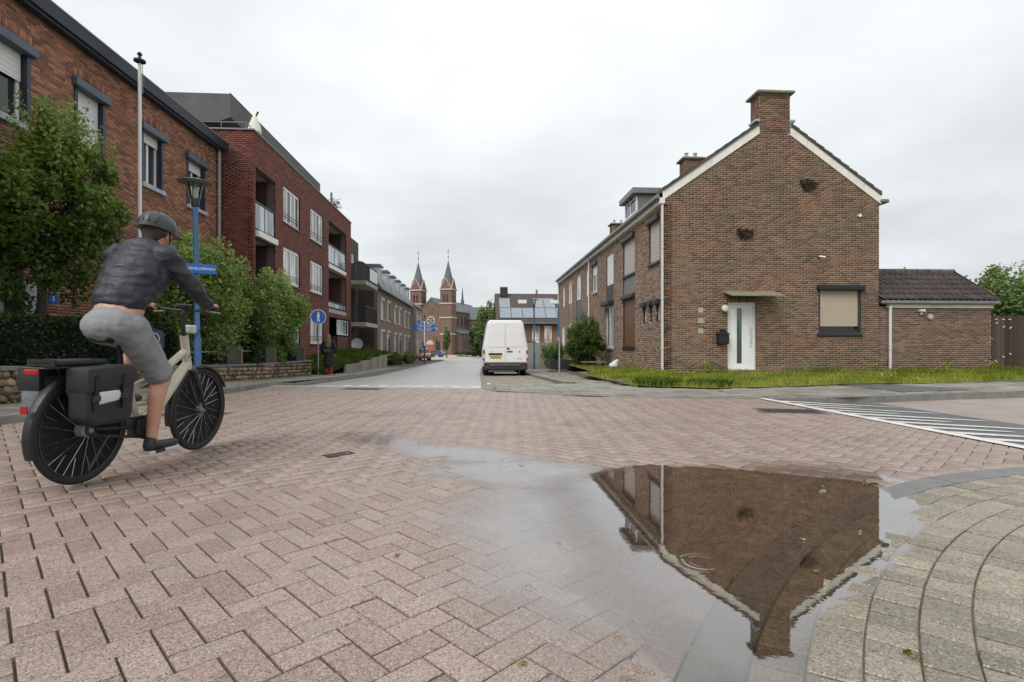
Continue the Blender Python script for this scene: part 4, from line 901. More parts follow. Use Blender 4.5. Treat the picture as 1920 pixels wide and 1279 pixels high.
MB().tube([(8.71, GY + 0.03, 0.95), (8.71, GY + 0.03, 1.50)], 0.012, 8).tube([(8.71, GY + 0.03, 1.02), (8.71, GY + 0.10, 1.02)], 0.009, 6).tube([(8.71, GY + 0.03, 1.43), (8.71, GY + 0.10, 1.43)], 0.009, 6).lathe([(0.02, -0.02), (0.02, 0.02)], (8.71, GY + 0.08, 0.88), 10, 'y').build('handle', 'chrome', dr, smooth=True)
MB().box(7.86, 8.93, GY - 0.2, GY + 0.1, -0.2, 0.12).build('doorstep', 'dark_kerb', CH, bevel=0.01)
MB().prism([(GY - 0.006, 2.585), (GY - 0.006, 2.635), (GY - 0.62, 2.475), (GY - 0.62, 2.42)], 7.76, 9.46, 'x').build('door_canopy', 'mossy_concrete', CH, bevel=0.01)
MB().lathe([(0.05, 0.0), (0.10, -0.03), (0.115, -0.07), (0.10, -0.12), (0.05, -0.145)], (7.80, GY - 0.01, 2.08), 16, 'y').build('wall_lamp', 'lamp_glass_white', CH, smooth=True)
for zz in (1.95, 1.62, 1.29):
    p = MB(); wbox(p, gw, 6.95, 7.16, -0.12, -0.03, zz, zz + 0.205); p.build('glass_block', 'beige_shutter', CH, bevel=0.01)
wb = MB(); fw2 = 0.07
wbox(wb, gw, win_h[0], win_h[1], -0.14, -0.01, win_h[2], win_h[2] + 0.07); wbox(wb, gw, win_h[0], win_h[0] + fw2, -0.14, -0.01, win_h[2] + 0.07, win_h[3]); wbox(wb, gw, win_h[1] - fw2, win_h[1], -0.14, -0.01, win_h[2] + 0.07, win_h[3]); wbox(wb, gw, win_h[0] + fw2, win_h[1] - fw2, -0.14, -0.06, win_h[2] + 0.07, win_h[2] + 0.15)
wn_ = wb.build('window', 'charcoal', CH)
p = MB(); wbox(p, gw, win_h[0] + fw2, win_h[1] - fw2, -0.13, -0.12, win_h[2] + 0.15, win_h[3]); p.build('pane', 'glass', wn_)
shutter(wn_, gw, win_h[0] + fw2, win_h[1] - fw2, 1.52, 2.68, 'beige_shutter', 0.05)
p = MB(); wbox(p, gw, 10.88, 12.44, -0.02, 0.15, 2.67, 2.86); p.build('shutter_box', 'black', wn_, bevel=0.05, seg=3)
p = MB(); wbox(p, gw, 10.89, 12.41, -0.02, 0.05, 1.2, 1.275); p.build('sill', 'black', wn_)
# mailbox, camera and old ivy clumps are things fixed to the wall
mbx = thing('mailbox', (7.73, GY - 0.1, 0.95), 'black wall mailbox left of the white door', 'mailbox')
MB().box(7.55, 7.91, GY - 0.16, GY - 0.01, 0.95, 1.24).build('box', 'black', mbx, bevel=0.015)
MB().prism([(7.53, 1.245), (7.93, 1.245), (7.93, 1.27), (7.82, 1.33), (7.76, 1.42), (7.70, 1.42), (7.64, 1.33), (7.53, 1.27)], GY - 0.18, GY - 0.01).build('lid', 'black', mbx)
MB().box(7.60, 7.86, GY - 0.168, GY - 0.161, 1.19, 1.21).build('slot', 'charcoal', mbx)
scam = thing('security_camera', (10.95, GY, 3.72), 'small white security camera on the gable wall', 'camera')
MB().lathe([(0.035, 0), (0.035, -0.04), (0.012, -0.05), (0.012, -0.1)], (10.93, GY - 0.006, 3.74), 12, 'y').build('bracket', 'charcoal', scam, smooth=True)
MB().tube([(10.9, GY - 0.1, 3.76), (11.07, GY - 0.15, 3.73)], 0.03, 12).build('camera_body', 'upvc', scam, smooth=True)
sc2 = thing('wall_spotlight', (12.28, GY, 5.08), 'tiny white lamp high on the gable wall', 'lamp')
MB().lathe([(0.03, 0.0), (0.055, -0.04), (0.05, -0.09)], (12.28, GY - 0.006, 5.1), 12, 'y').build('lamp_head', 'upvc', sc2, smooth=True)
for (x, z, s_, lb, sh) in ((8.5, 4.5, 0.26, 'dry dark creeper clump on the gable wall above the door', 0), (10.6, 6.08, 0.27, 'dry pale-tipped creeper clump high on the gable wall', 1)):
    T = thing('creeper_clump', (x, GY, z - s_), lb, 'plant'); ca_ = rng.integers(0, 6, 260); cxx = np.array([-0.8, -0.35, 0.1, 0.5, 0.85, -0.6])[ca_] * s_; czz = np.array([0.2, -0.35, 0.25, -0.3, 0.15, -0.1])[ca_] * s_; P = np.stack([x + cxx + rng.normal(0, s_ * 0.17, 260), GY - 0.015 - np.abs(rng.normal(0, 0.03, 260)), z + czz + rng.normal(0, s_ * 0.2, 260)], 1)
    leaves('dead_leaves', P, 0.035, 'dead_creeper', T, rng.random(260))
    b = MB()
    for k in range(26):
        a = k * 0.9; r0 = s_ * random.uniform(0.2, 0.55); cx = x + random.uniform(-0.5, 0.5) * s_; cz = z + random.uniform(-0.4, 0.3) * s_
        b.tube([(cx + r0 * math.cos(a + q * 0.5), GY - 0.03 - 0.03 * math.sin(q + k), cz + r0 * math.sin(a + q * 0.5)) for q in range(6)], 0.010, 4)
    b.build('twigs', 'dirt_nest' if not sh else 'bark', T)
# street front of the corner house
shutter(CH, fw_, 16.99, 18.01, 3.70, 5.0, 'pink_shutter', 0.04, boxm='charcoal', boxh=0.18, guide='charcoal')
p = MB(); wbox(p, fw_, 16.93, 18.07, -0.05, 0.07, 3.58, 3.66); p.build('sill', 'charcoal', CH)
shutter(CH, fw_, 19.76, 21.31, 3.68, 5.0, 'pink_shutter', 0.04, boxm='charcoal', boxh=0.18, guide='charcoal')
p = MB(); wbox(p, fw_, 19.72, 21.35, -0.12, -0.03, 2.9, 3.6); p.build('spandrel_panel', 'grey_panel', CH)
p = MB(); wbox(p, fw_, 19.70, 21.37, -0.06, 0.05, 3.6, 3.67); p.build('sill', 'charcoal', CH)
shutter(CH, fw_, 19.76, 21.31, 0.86, 2.72, 'brown_shutter', 0.04, pitch=0.05, boxm='charcoal', boxh=0.16, guide='charcoal')
p = MB(); wbox(p, fw_, 19.70, 21.37, -0.06, 0.06, 0.74, 0.83); p.build('sill', 'charcoal', CH)
for u in (16.95, 17.62, 18.35):
    window(CH, fw_, u, u + 0.35, 1.67, 2.28, 1, frame='charcoal', glass='glass_curtain', depth=0.03)
    p = MB(); wbox(p, fw_, u - 0.05, u + 0.40, -0.02, 0.14, 2.25, 2.42); p.build('shutter_box', 'charcoal', CH, bevel=0.03, seg=2)
dm = MB(); dm.box(6.1, 9.2, 20.15, 21.85, 6.0, 6.75); dd = dm.build('dormer', 'grey_panel', CH)
MB().box(5.85, 9.3, 20.0, 22.0, 6.72, 6.94).build('dormer_roof', 'zinc', dd, bevel=0.01)
window(CH, ('y', 6.09, -1), 20.2, 21.8, 6.05, 6.66, 2, depth=-0.05)
# the other three houses of the row
def row_house(y0, y1, holes, label, zb):
    Hh = thing('brick_house', (9.4, (y0 + y1) / 2, zb), label, 'house', None)
    brick_wall(Hh, fw_, y0 + 0.004, y1, -0.7, EZ - 0.2, holes, brick='row_brick_sheen', wallname='street_wall')
    roof_slab(Hh, y0 + 0.002, y1); eaves(Hh, y0 + 0.002, y1)
    return Hh
H2_ = row_house(22.1, 27.86, [(22.9, 24.3, 0.8, 5.0), (26.05, 27.2, 3.6, 5.0)], 'second row house with white upper shutter and tall ground window behind the bush', -0.05)
shutter(H2_, fw_, 22.96, 24.24, 3.62, 4.98, 'white_shutter', 0.05, guide='charcoal')
p = MB(); wbox(p, fw_, 22.91, 24.29, -0.12, -0.03, 2.88, 3.58); p.build('spandrel_panel', 'charcoal', H2_)
p = MB(); wbox(p, fw_, 22.80, 24.36, -0.02, 0.28, 2.68, 2.87); p.build('awning_box', 'charcoal', H2_, bevel=0.04, seg=2)
window(H2_, fw_, 22.9, 24.3, 0.82, 2.68, 2, glass=['glass', 'glass_curtain'], depth=0.04, sill='pale_sill')
window(H2_, fw_, 26.05, 27.2, 3.6, 4.5, 2, depth=0.04, sill='pale_sill'); shutter(H2_, fw_, 26.08, 27.17, 4.5, 4.95, 'white_shutter', 0.03, boxm='charcoal', boxh=0.14)
chimney(H2_, 9.05, 9.85, 23.0, 23.6, 8.1, 9.12, pots=2)
downpipe(H2_, EX0 - 0.07, 27.8, -0.3, EZ - 0.1, 'pale_pipe', 0.045)
H3_ = row_house(27.86, 32.9, [(28.1, 28.8, 3.6, 5.0), (30.35, 31.75, 0.8, 5.0)], 'third row house with slim white windows above the round bush', -0.12)
window(H3_, fw_, 28.1, 28.8, 3.6, 5.0, 1, glass='glass_curtain', depth=0.03); window(H3_, fw_, 30.35, 31.75, 3.6, 5.0, 2, glass='glass_curtain', depth=0.03)
p = MB(); wbox(p, fw_, 30.36, 31.74, -0.1, -0.02, 2.3, 3.6); p.build('spandrel_panel', 'slate_blue', H3_); window(H3_, fw_, 30.35, 31.75, 0.82, 2.3, 2, depth=0.03)
H4_ = row_house(32.9, 38.6, [(33.3, 34.6, 0.8, 5.0), (36.1, 36.9, 3.55, 4.95), (36.1, 37.3, 0.8, 2.2)], 'last row house at the far end of the terrace', -0.2)
window(H4_, fw_, 33.3, 34.6, 3.6, 5.0, 2, glass=['glass', 'glass_curtain'], depth=0.03); p = MB(); wbox(p, fw_, 33.31, 34.59, -0.1, -0.02, 2.3, 3.6); p.build('spandrel_panel', 'grey_panel', H4_); window(H4_, fw_, 33.3, 34.6, 0.82, 2.3, 2, depth=0.03)
window(H4_, fw_, 36.1, 36.9, 3.55, 4.95, 1, glass='glass_curtain', depth=0.03); window(H4_, fw_, 36.1, 37.3, 0.8, 2.2, 2, depth=0.03, glass='glass_curtain')
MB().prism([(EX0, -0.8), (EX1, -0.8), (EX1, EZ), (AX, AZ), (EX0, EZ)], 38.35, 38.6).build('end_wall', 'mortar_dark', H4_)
chimney(H4_, 9.0, 9.95, 35.6, 36.3, 8.1, 9.1, pots=2); downpipe(H4_, EX0 - 0.07, 38.5, -0.4, EZ - 0.1, 'pale_pipe', 0.05)
chimney(H3_, 9.0, 9.95, 30.2, 30.9, 8.1, 9.0)

# garage beside the gable
AN = thing('garage', (15, 16.6, 0), 'low brick garage with brown pantile roof beside the gable house', 'garage')
aw = ('x', 16.6, -1)
brick_wall(AN, aw, 12.985, 16.87, -0.25, 2.22, [], brick='gable_brick_light', singles=150, umax=lambda C: (C[:, 2] > 0.4)) if False else None
pieces2('garage_brick', [(0.0, (0.09, 0.058, 0.045, 1)), (0.3, (0.15, 0.088, 0.062, 1)), (0.7, (0.21, 0.12, 0.082, 1)), (1.0, (0.26, 0.155, 0.105, 1))], rough=0.85, stain=0.3, grain=120)
brick_wall(AN, aw, 12.985, 16.87, -0.25, 2.16, [], brick='garage_brick', gap=0.014, singles=150, umax=lambda C: C[:, 2] > 0.45)
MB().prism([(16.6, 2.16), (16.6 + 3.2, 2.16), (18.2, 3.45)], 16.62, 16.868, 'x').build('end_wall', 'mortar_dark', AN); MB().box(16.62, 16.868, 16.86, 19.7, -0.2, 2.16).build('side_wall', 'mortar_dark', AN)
MB().box(13.25, 16.9, 16.54, 16.598, 2.13, 2.28).build('fascia', 'verge_white', AN); MB().box(12.99, 17.05, 16.40, 16.54, 2.24, 2.36).build('gutter', 'zinc', AN, bevel=0.03)
ry0, rz0, ry1, rz1 = 16.42, 2.38, 18.15, 3.55; sl = math.atan2(rz1 - rz0, ry1 - ry0); Lr = math.hypot(ry1 - ry0, rz1 - rz0); nr, nc = 6, 20; tw = (17.0 - 13.0) / nc; tl = Lr / nr
Rf = MB().prism([(ry0 + 0.05, rz0 - 0.06), (ry1, rz1 - 0.06), (2 * ry1 - ry0, rz0 - 0.06), (2 * ry1 - ry0, rz0 - 0.02), (ry1, rz1 - 0.02), (ry0 + 0.05, rz0 - 0.02)], 12.99, 16.98, 'x').build('roof', 'roof_dark', AN)
tv = []; tf = []; m_ = 9
for j in range(2):
    for i in range(m_):
        f = i / (m_ - 1); x = (f - 0.5) * tw * 1.08; h = 0.028 * math.sin(f * 2 * math.pi * 0.92 + 0.4)
        tv.append((x, j * (tl * 1.12), h + (0.03 if j == 0 else 0.0)))
for i in range(m_): tv.append((tv[i][0], 0.002, tv[i][2] - 0.025))
tf = [(i, i + 1, m_ + i + 1, m_ + i) for i in range(m_ - 1)] + [(2 * m_ + i, 2 * m_ + i + 1, i + 1, i) for i in range(m_ - 1)]
tme = bpy.data.meshes.new('roof_tile'); tme.from_pydata(tv, [], tf); tme.materials.append(M['roof_tile_single']); tme.shade_smooth()
for r_ in range(nr):
    for c_ in range(nc):
        o = link('roof_tile', tme, Rf); d_ = r_ * tl
        o.location = np.array([13.0 + tw * (c_ + 0.5), ry0 + d_ * math.cos(sl), rz0 + d_ * math.sin(sl) + 0.01 + random.uniform(-0.003, 0.004)]) - ORG[Rf]; o.rotation_euler = (sl, random.uniform(-0.01, 0.01), random.uniform(-0.012, 0.012))
rme = bpy.data.meshes.new('ridge_tile'); q = MB().lathe([(0.115, 0), (0.105, 0.5)], (0, 0, 0), 14, 'x'); rme.from_pydata(q.V, [], q.F); rme.materials.append(M['roof_tile_single']); rme.shade_smooth()
for k in range(9):
    o = link('ridge_tile', rme, Rf); o.location = np.array([13.0 + k * 0.44, ry1, rz1 - 0.03]) - ORG[Rf]; o.rotation_euler = (0, R(-1.5), 0)
MB().box(16.985, 17.03, 16.45, 16.5, 2.2, 2.3).prism([(ry0, rz0 - 0.02), (ry1, rz1 - 0.02), (ry1, rz1 + 0.06), (ry0, rz0 + 0.06)], 16.985, 17.02, 'x').build('verge_trim', 'roof_dark', AN)
MB().prism([(16.55, 2.36), (16.98, 2.70), (16.98, 2.36)], 12.985, 13.13, 'x').build('lead_flashing', 'lead', AN)
downpipe(AN, 13.33, 16.52, 0.0, 2.26, 'pale_pipe', 0.045)
MB().box(14.32, 14.50, 16.46, 16.59, 2.0, 2.08).box(14.38, 14.44, 16.52, 16.59, 1.9, 2.0).build('sensor_lamp', 'reflector', AN, bevel=0.01)
MB().lathe([(0.09, 0), (0.085, -0.04), (0.05, -0.05)], (14.75, 16.59, 1.84), 14, 'y').build('wall_vent', 'stone_trim', AN, smooth=True)
# plank gate beyond
GT = thing('wooden_gate', (19, 16.9, 0), 'dark weathered plank gate with white scraps beside the garage', 'gate')
for k in range(30):
    x = 17.06 + k * 0.155; zt = 1.9 + random.uniform(-0.02, 0.02)
    MB().box(x, x + 0.143, 16.9, 16.925, 0.1, zt).build('plank', 'board_single', GT)
MB().box(17.0, 21.8, 16.93, 16.98, 0.45, 0.55).box(17.0, 21.8, 16.93, 16.98, 1.5, 1.6).build('rail', 'board_single', GT)
MB().box(16.88, 17.02, 16.86, 16.98, 0.0, 2.1).build('gate_post', 'green_post', GT, bevel=0.006)
MB().box(17.07, 17.12, 16.88, 16.9, 1.0, 1.18).tube([(17.1, 16.87, 1.12), (17.24, 16.87, 1.12)], 0.012, 8).build('handle', 'chrome', GT)
for (x, z, a) in ((17.36, 1.78, 0), (17.38, 1.66, -0.6), (17.62, 1.78, 0), (17.64, 1.53, -0.5), (17.85, 1.78, 0.1), (17.88, 1.5, -0.8), (17.35, 0.38, 0.5), (17.62, 0.52, 0.4), (17.87, 0.62, 0.2)):
    o = mesh('paper_scrap', [(-0.045, -0.012, -0.015), (0.045, -0.012, -0.015), (0.045, -0.012, 0.015), (-0.045, -0.012, 0.015), (-0.045, -0.002, -0.015), (0.045, -0.002, -0.015), (0.045, -0.002, 0.015), (-0.045, -0.002, 0.015)],
             [(0, 1, 2, 3), (7, 6, 5, 4), (0, 4, 5, 1), (1, 5, 6, 2), (2, 6, 7, 3), (3, 7, 4, 0)], 'litter', None); o.parent = GT; o.location = np.array([x, 16.9, z]) - ORG[GT]; o.rotation_euler = (0, a, 0)

# ================================================================ left: brick building with navy trim
AXX = -8.88; awl = ('y', AXX, 1)
BA = thing('brick_building', (AXX, 12, 0), 'red-brown brick building with navy trim and white roller shutters', 'building')
wins = [(9.75, 11.1, 0.42), (12.31, 13.22, 1.0), (14.63, 15.55, 0.2), (16.82, 17.85, 0.22)]
hA = [(a, b, 5.22, 6.72) for a, b, _ in wins] + [(8.6, 10.95, -0.3, 2.95)]
brick_wall(BA, awl, 4.0, 18.78, -0.3, 7.5, hA, mortar='mortar_old', brick='old_brick', singles=300, umax=lambda C: (C[:, 2] > 4.2) & (C[:, 1] > 11.0), soldiers=[(a - 0.08, b + 0.08, 6.80, 7.02, 0.03) for a, b, _ in wins])
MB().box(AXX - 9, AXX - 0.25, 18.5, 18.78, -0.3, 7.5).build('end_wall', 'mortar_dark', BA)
for a, b, sh in wins:
    W_ = window(BA, awl, a + 0.06, b - 0.06, 5.25, 6.66, 2 if b - a > 1.2 else 2, frame='upvc', glass='glass', depth=0.12, fw=0.07)
    if sh: shutter(W_, awl, a + 0.08, b - 0.08, 6.62 - (6.62 - 5.27) * sh, 6.62, 'white_shutter', 0.08)
    t_ = MB(); wbox(t_, awl, a - 0.02, a + 0.06, -0.2, 0.03, 5.22, 6.62); wbox(t_, awl, b - 0.06, b + 0.02, -0.2, 0.03, 5.22, 6.62); t_.build('window_trim', 'navy', W_)
    t_ = MB(); wbox(t_, awl, a - 0.10, b + 0.10, -0.1, 0.13, 6.60, 6.79); t_.build('shutter_box', 'slate_blue', W_, bevel=0.015)
    t_ = MB(); wbox(t_, awl, a - 0.04, b + 0.06, -0.15, 0.09, 5.10, 5.215); t_.build('sill', 'pale_sill', W_, bevel=0.008)
MB().box(AXX - 0.2, AXX + 0.20, 4.0, 18.86, 7.5, 7.54).build('soffit', 'navy', BA)
MB().prism([(AXX + 0.14, 7.53), (AXX + 0.26, 7.56), (AXX + 0.31, 7.80), (AXX + 0.14, 7.80)], 4.0, 18.9).build('gutter', 'navy', BA)
MB().prism([(AXX + 0.16, 7.80), (AXX + 0.2, 7.84), (AXX - 4, 10.4), (AXX - 4, 10.3)], 4.0, 18.88).build('roof', 'slate', BA)
MB().box(AXX + 0.29, AXX + 0.32, 4.0, 18.9, 7.80, 7.83).build('gutter_edge', 'zinc', BA)
dm = MB().box(AXX - 2, AXX - 0.1, 9.9, 11.5, 7.8, 9.4).build('dormer', 'white_paint', BA); MB().box(AXX - 0.12, AXX - 0.05, 11.42, 11.52, 7.8, 9.5).build('dormer_trim', 'slate_blue', dm)
downpipe(BA, AXX + 0.09, 18.66, 0.0, 7.5, 'grey_pipe', 0.055)
# ground floor: white door bay, grey pier, canopy
MB().box(AXX - 0.3, AXX - 0.18, 8.6, 10.9, -0.2, 2.9).build('bay_door', 'white_paint', BA)
for y in (9.2, 9.8, 10.4): MB().box(AXX - 0.18, AXX - 0.172, y, y + 0.03, 0.1, 2.6).build('door_groove', 'pale_sill', BA)
MB().box(AXX - 0.1, AXX + 0.06, 10.95, 11.42, -0.2, 2.10).build('pier', 'pale_sill', BA, bevel=0.01); MB().box(AXX - 0.25, AXX + 0.03, 10.78, 10.95, -0.2, 2.4).build('door_frame', 'navy', BA)
MB().box(AXX + 0.0, AXX + 0.9, 8.4, 11.0, 2.42, 2.52).build('canopy', 'navy', BA); MB().box(AXX - 0.05, AXX + 0.03, 8.6, 10.9, 2.55, 2.9).build('fanlight', 'glass_curtain', BA)
npl = MB(); wbox(npl, awl, 11.58, 11.82, 0.008, 0.02, 1.78, 1.96); npo = npl.build('number_plate', 'sign_blue', BA)
text('number_text', '5', 0.15, 'sign_white', BA, np.array([AXX + 0.022, 11.70, 1.87]) - ORG[BA], (R(90), 0, R(90)))

# ================================================================ red brick apartment block
BX = -7.8; bwl = ('y', BX, 1); BY0, BY1 = 19.0, 33.1
AP = thing('apartment_block', (BX, 26, -0.3), 'dark red brick apartment block with white windows and recessed balconies', 'building')
top_w = [(21.82, 23.8), (25.26, 27.3)]
hB = []
for z0, z1 in ((5.86, 7.32), (3.40, 4.88), (0.98, 2.42)):
    for a, b in top_w: hB.append((a, b, z0, z1))
log1 = [(19.16, 20.98, 4.95, 7.16), (19.16, 20.98, 2.35, 4.72)]; log2 = [(28.25, 31.9, 5.2, 7.42), (28.25, 31.9, 2.85, 4.85)]; ent = (28.35, 32.9, -0.9, 2.42)
brick_wall(AP, bwl, BY0, BY1, -0.9, 8.36, hB + log1 + log2 + [ent], mortar='mortar_dark', brick='flat_brick', gap=0.008, thick=0.3)
brick_wall(AP, ('x', BY0, -1), -11.5, BX, -0.9, 8.36, [], mortar='mortar_dark', brick='flat_brick', gap=0.008, singles=150, umax=lambda C: (C[:, 0] > -8.75) & (C[:, 2] > 3.6), wallname='end_wall', thick=0.15)
MB().box(-16, BX - 2.2, BY0 + 0.16, BY1, -0.9, 8.3).build('core', 'mortar_dark', AP)
MB().box(-16, BX + 0.04, BY0 - 0.05, BY1 + 0.04, 8.362, 8.41).build('parapet_cap', 'zinc', AP)
for (a, b, z0, z1) in hB:
    W_ = window(AP, bwl, a, b, z0, z1, 4, frame='upvc', glass=['glass', 'glass_curtain', 'glass_curtain'], depth=0.05, fw=0.11)
    t_ = MB(); wbox(t_, bwl, a - 0.03, b + 0.03, -0.1, 0.05, z0 - 0.07, z0 - 0.004); t_.build('sill', 'charcoal', W_)
    t_ = MB(); t_.tube([(BX + 0.02, a + 0.02, z0 + 0.35), (BX + 0.02, b - 0.02, z0 + 0.35)], 0.015, 6).tube([(BX + 0.02, a + 0.02, z0 + 0.22), (BX + 0.02, b - 0.02, z0 + 0.22)], 0.012, 6).build('window_rail', 'charcoal', W_)
for i, (a, b, z0, z1) in enumerate(log1 + log2):
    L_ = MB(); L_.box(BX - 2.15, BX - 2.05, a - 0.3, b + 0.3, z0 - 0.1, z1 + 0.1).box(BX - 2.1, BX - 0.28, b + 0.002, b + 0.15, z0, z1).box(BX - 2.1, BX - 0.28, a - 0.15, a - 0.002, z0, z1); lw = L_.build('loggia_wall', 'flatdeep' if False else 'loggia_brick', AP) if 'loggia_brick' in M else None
    MB().box(BX - 2.1, BX - 0.31, a, b, z1, z1 + 0.1).build('loggia_ceiling', 'concrete', AP)
    sl_ = MB().box(BX - 2.1, BX + 0.12 if i < 2 else BX + 0.02, a + 0.003, b - 0.003, z0 - 0.22, z0 - 0.01).build('balcony_slab', 'white_paint' if i in (0, 2) else 'concrete', AP)
    window(AP, ('y', BX - 2.04, 1), a + 0.4, b - 0.25, z0, z1 - 0.15, 2, frame='charcoal', glass='glass', depth=-0.02)
    if i in (0, 2, 3):
        h_ = 1.0 if i < 3 else 0.35
        rl = MB().box(BX - 0.06, BX - 0.02, a, b, z0 + h_, z0 + h_ + 0.05).box(BX - 0.06, BX - 0.02, a, b, z0 + 0.02, z0 + 0.06); n_ = 3 if i == 0 else 4
        for k in range(n_): y = a + (b - a - 0.04) * k / (n_ - 1); rl.box(BX - 0.058, BX - 0.022, y, y + 0.04, z0 + 0.06, z0 + h_)
        ro = rl.build('balcony_rail', 'charcoal', AP)
        for k in range(n_ - 1):
            ya = a + (b - a - 0.04) * k / (n_ - 1) + 0.05; yb = a + (b - a - 0.04) * (k + 1) / (n_ - 1) - 0.01
            MB().box(BX - 0.045, BX - 0.035, ya, yb, z0 + 0.1, z0 + h_ - 0.03).build('pane', 'glass_rail', ro)
MB().box(BX - 1.6, BX - 1.5, 28.3, 33, -0.9, 2.6).box(BX - 1.5, BX - 0.28, 32.9, 33.05, -0.9, 2.42).box(BX - 1.5, BX - 0.28, 28.2, 28.34, -0.9, 2.42).build('entrance_recess', 'charcoal', AP)
MB().box(BX - 0.9, BX - 0.1, 30.4, 32.85, -0.8, 1.42).build('entrance_panel', 'terracotta' if False else 'red_panel', AP) if 'red_panel' in M else None
window(AP, ('y', BX - 0.1, 1), 30.4, 32.8, 1.5, 2.35, 4, depth=0.0, glass=['glass', 'glass_curtain'])
MB().box(BX - 1.5, BX - 1.46, 28.7, 29.7, -0.5, 2.2).build('entrance_door', 'glass_rail', AP)
# set-back penthouse with deep dark fascia
PH = MB().box(-16, -9.7, 20.3, 30.3, 8.3, 9.1).build('penthouse_wall', 'cladding', AP)
MB().prism([(-8.85, 9.05), (-8.85, 9.88), (-16, 9.88), (-16, 8.9), (-9.2, 8.9)], 19.6, 30.4).build('penthouse_fascia', 'cladding', AP)
MB().box(-8.87, -8.84, 19.59, 30.42, 9.885, 9.91).build('penthouse_edge', 'zinc', AP)
rl = MB().tube([(-11.5, 19.15, 8.68), (-8.1, 19.15, 8.68)], 0.02, 6).tube([(-8.1, 19.15, 8.68), (-8.1, 21.5, 8.68)], 0.02, 6)
for x in np.arange(-11.5, -8.0, 0.85): rl.tube([(x, 19.15, 8.41), (x, 19.15, 8.68)], 0.014, 6)
rl.build('roof_rail', 'zinc', AP)
# dark recessed bay with balconies behind the block
DB = thing('balcony_wing', (-8.4, 35.5, -0.5), 'dark brown brick wing with stacked projecting balconies', 'building')
MB().box(-14, -8.5, 33.104, 38.3, -0.9, 8.1).build('wall', 'dark_brickwork', DB)
for z0, gl in ((2.35, 'leaf'), (4.95, 'glass')):
    MB().box(-8.5, -7.0, 33.6, 37.4, z0 - 0.25, z0).build('balcony_slab', 'concrete', DB)
    rl = MB().box(-7.06, -7.0, 33.6, 37.4, z0 + 1.0, z0 + 1.05).box(-8.5, -7.06, 33.6, 33.65, z0 + 1.0, z0 + 1.05)
    for y in np.arange(33.6, 37.4, 0.13): rl.box(-7.045, -7.02, y, y + 0.025, z0, z0 + 1.0)
    for x in np.arange(-8.5, -7.1, 0.13): rl.box(x, x + 0.025, 33.61, 33.635, z0, z0 + 1.0)
    rl.build('balcony_rail', 'charcoal', DB)
    window(DB, ('y', -8.49, 1), 34.0, 37.0, z0 + 0.02, z0 + 2.15, 3, frame='charcoal', depth=-0.03)
    if gl == 'glass':
        for k in range(3): MB().box(-7.03, -7.01, 34.9 + k * 0.85, 35.65 + k * 0.85, z0 + 0.15, z0 + 0.95).build('rail_panel', 'reflector', DB)
MB().box(-8.5, -7.1, 33.4, 37.6, -0.9, 0.25).build('terrace', 'concrete', DB)

# ================================================================ terraced houses further down on the left
TX = -7.2; twl = ('y', TX, 1)
def terrace(y0, y1, label, wpos, ez=4.95, base=-1.6, dorm=2):
    T = thing('terraced_house', (TX, (y0 + y1) / 2, float(G(y0)) + 0.1), label, 'house')
    zb = float(G((y0 + y1) / 2)); h = []
    for a, b in wpos: h += [(a, b, zb + 3.55, zb + 4.95), (a, b, zb + 0.9, zb + 2.6)]
    us = sorted(h)
    mb = MB(); cuts = sorted(set([y0, y1] + [v for q in h for v in q[:2]])); zs = sorted(set([base, ez] + [v for q in h for v in q[2:]]))
    for i in range(len(cuts) - 1):
        for j in range(len(zs) - 1):
            um, zm = (cuts[i] + cuts[i + 1]) / 2, (zs[j] + zs[j + 1]) / 2
            if not any(q[0] < um < q[1] and q[2] < zm < q[3] for q in h): wbox(mb, twl, cuts[i], cuts[i + 1], -0.25, 0, zs[j], zs[j + 1])
    mb.build('wall', 'street_brickwork', T)
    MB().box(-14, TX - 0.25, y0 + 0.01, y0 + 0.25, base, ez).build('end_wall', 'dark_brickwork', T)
    for a, b, z0, z1 in h:
        W_ = window(T, twl, a, b, z0, z1, 2, frame='upvc', glass=['glass', 'glass_curtain', 'glass_curtain'], depth=0.06, fw=0.08)
        t_ = MB(); wbox(t_, twl, a - 0.1, b + 0.1, -0.01, 0.05, z1, z1 + 0.2); t_.build('lintel', 'stone_trim', W_); t_ = MB(); wbox(t_, twl, a - 0.06, b + 0.06, -0.01, 0.07, z0 - 0.09, z0 - 0.003); t_.build('sill', 'stone_trim', W_)
    MB().prism([(TX + 0.25, ez), (TX + 0.25, ez + 0.16), (TX - 1.0, ez + 1.9), (TX - 4, ez + 2.5), (TX - 6.5, ez + 2.5), (TX - 6.5, ez)], y0 + 0.003, y1).build('roof', 'slate', T)
    MB().box(TX + 0.2, TX + 0.34, y0 + 0.003, y1, ez - 0.02, ez + 0.12).build('gutter', 'zinc', T)
    for k in range(dorm):
        yc = y0 + (y1 - y0) * (k + 0.5) / dorm; d_ = MB().box(TX - 2.2, TX - 0.12, yc - 0.6, yc + 0.6, ez + 0.35, ez + 1.75).build('dormer', 'pale_sill', T); MB().box(TX - 2.3, TX + 0.02, yc - 0.72, yc + 0.72, ez + 1.75, ez + 1.9).build('dormer_roof', 'slate', d_)
        window(T, ('y', TX - 0.115, 1), yc - 0.5, yc + 0.5, ez + 0.5, ez + 1.65, 2, depth=-0.06)
    t_ = MB(); wbox(t_, twl, y1 - 1.5, y1 - 0.6, -0.02, 0.015, zb, zb + 2.2); t_.build('door', 'charcoal', T)
    return T
terrace(38.45, 44.9, 'nearest dormered terrace house with white window lintels beyond the apartments', [(39.7, 41.1), (42.4, 43.7)])
terrace(44.9, 51.0, 'middle dormered terrace house on the left side of the street', [(46.1, 47.2), (48.6, 49.9)])
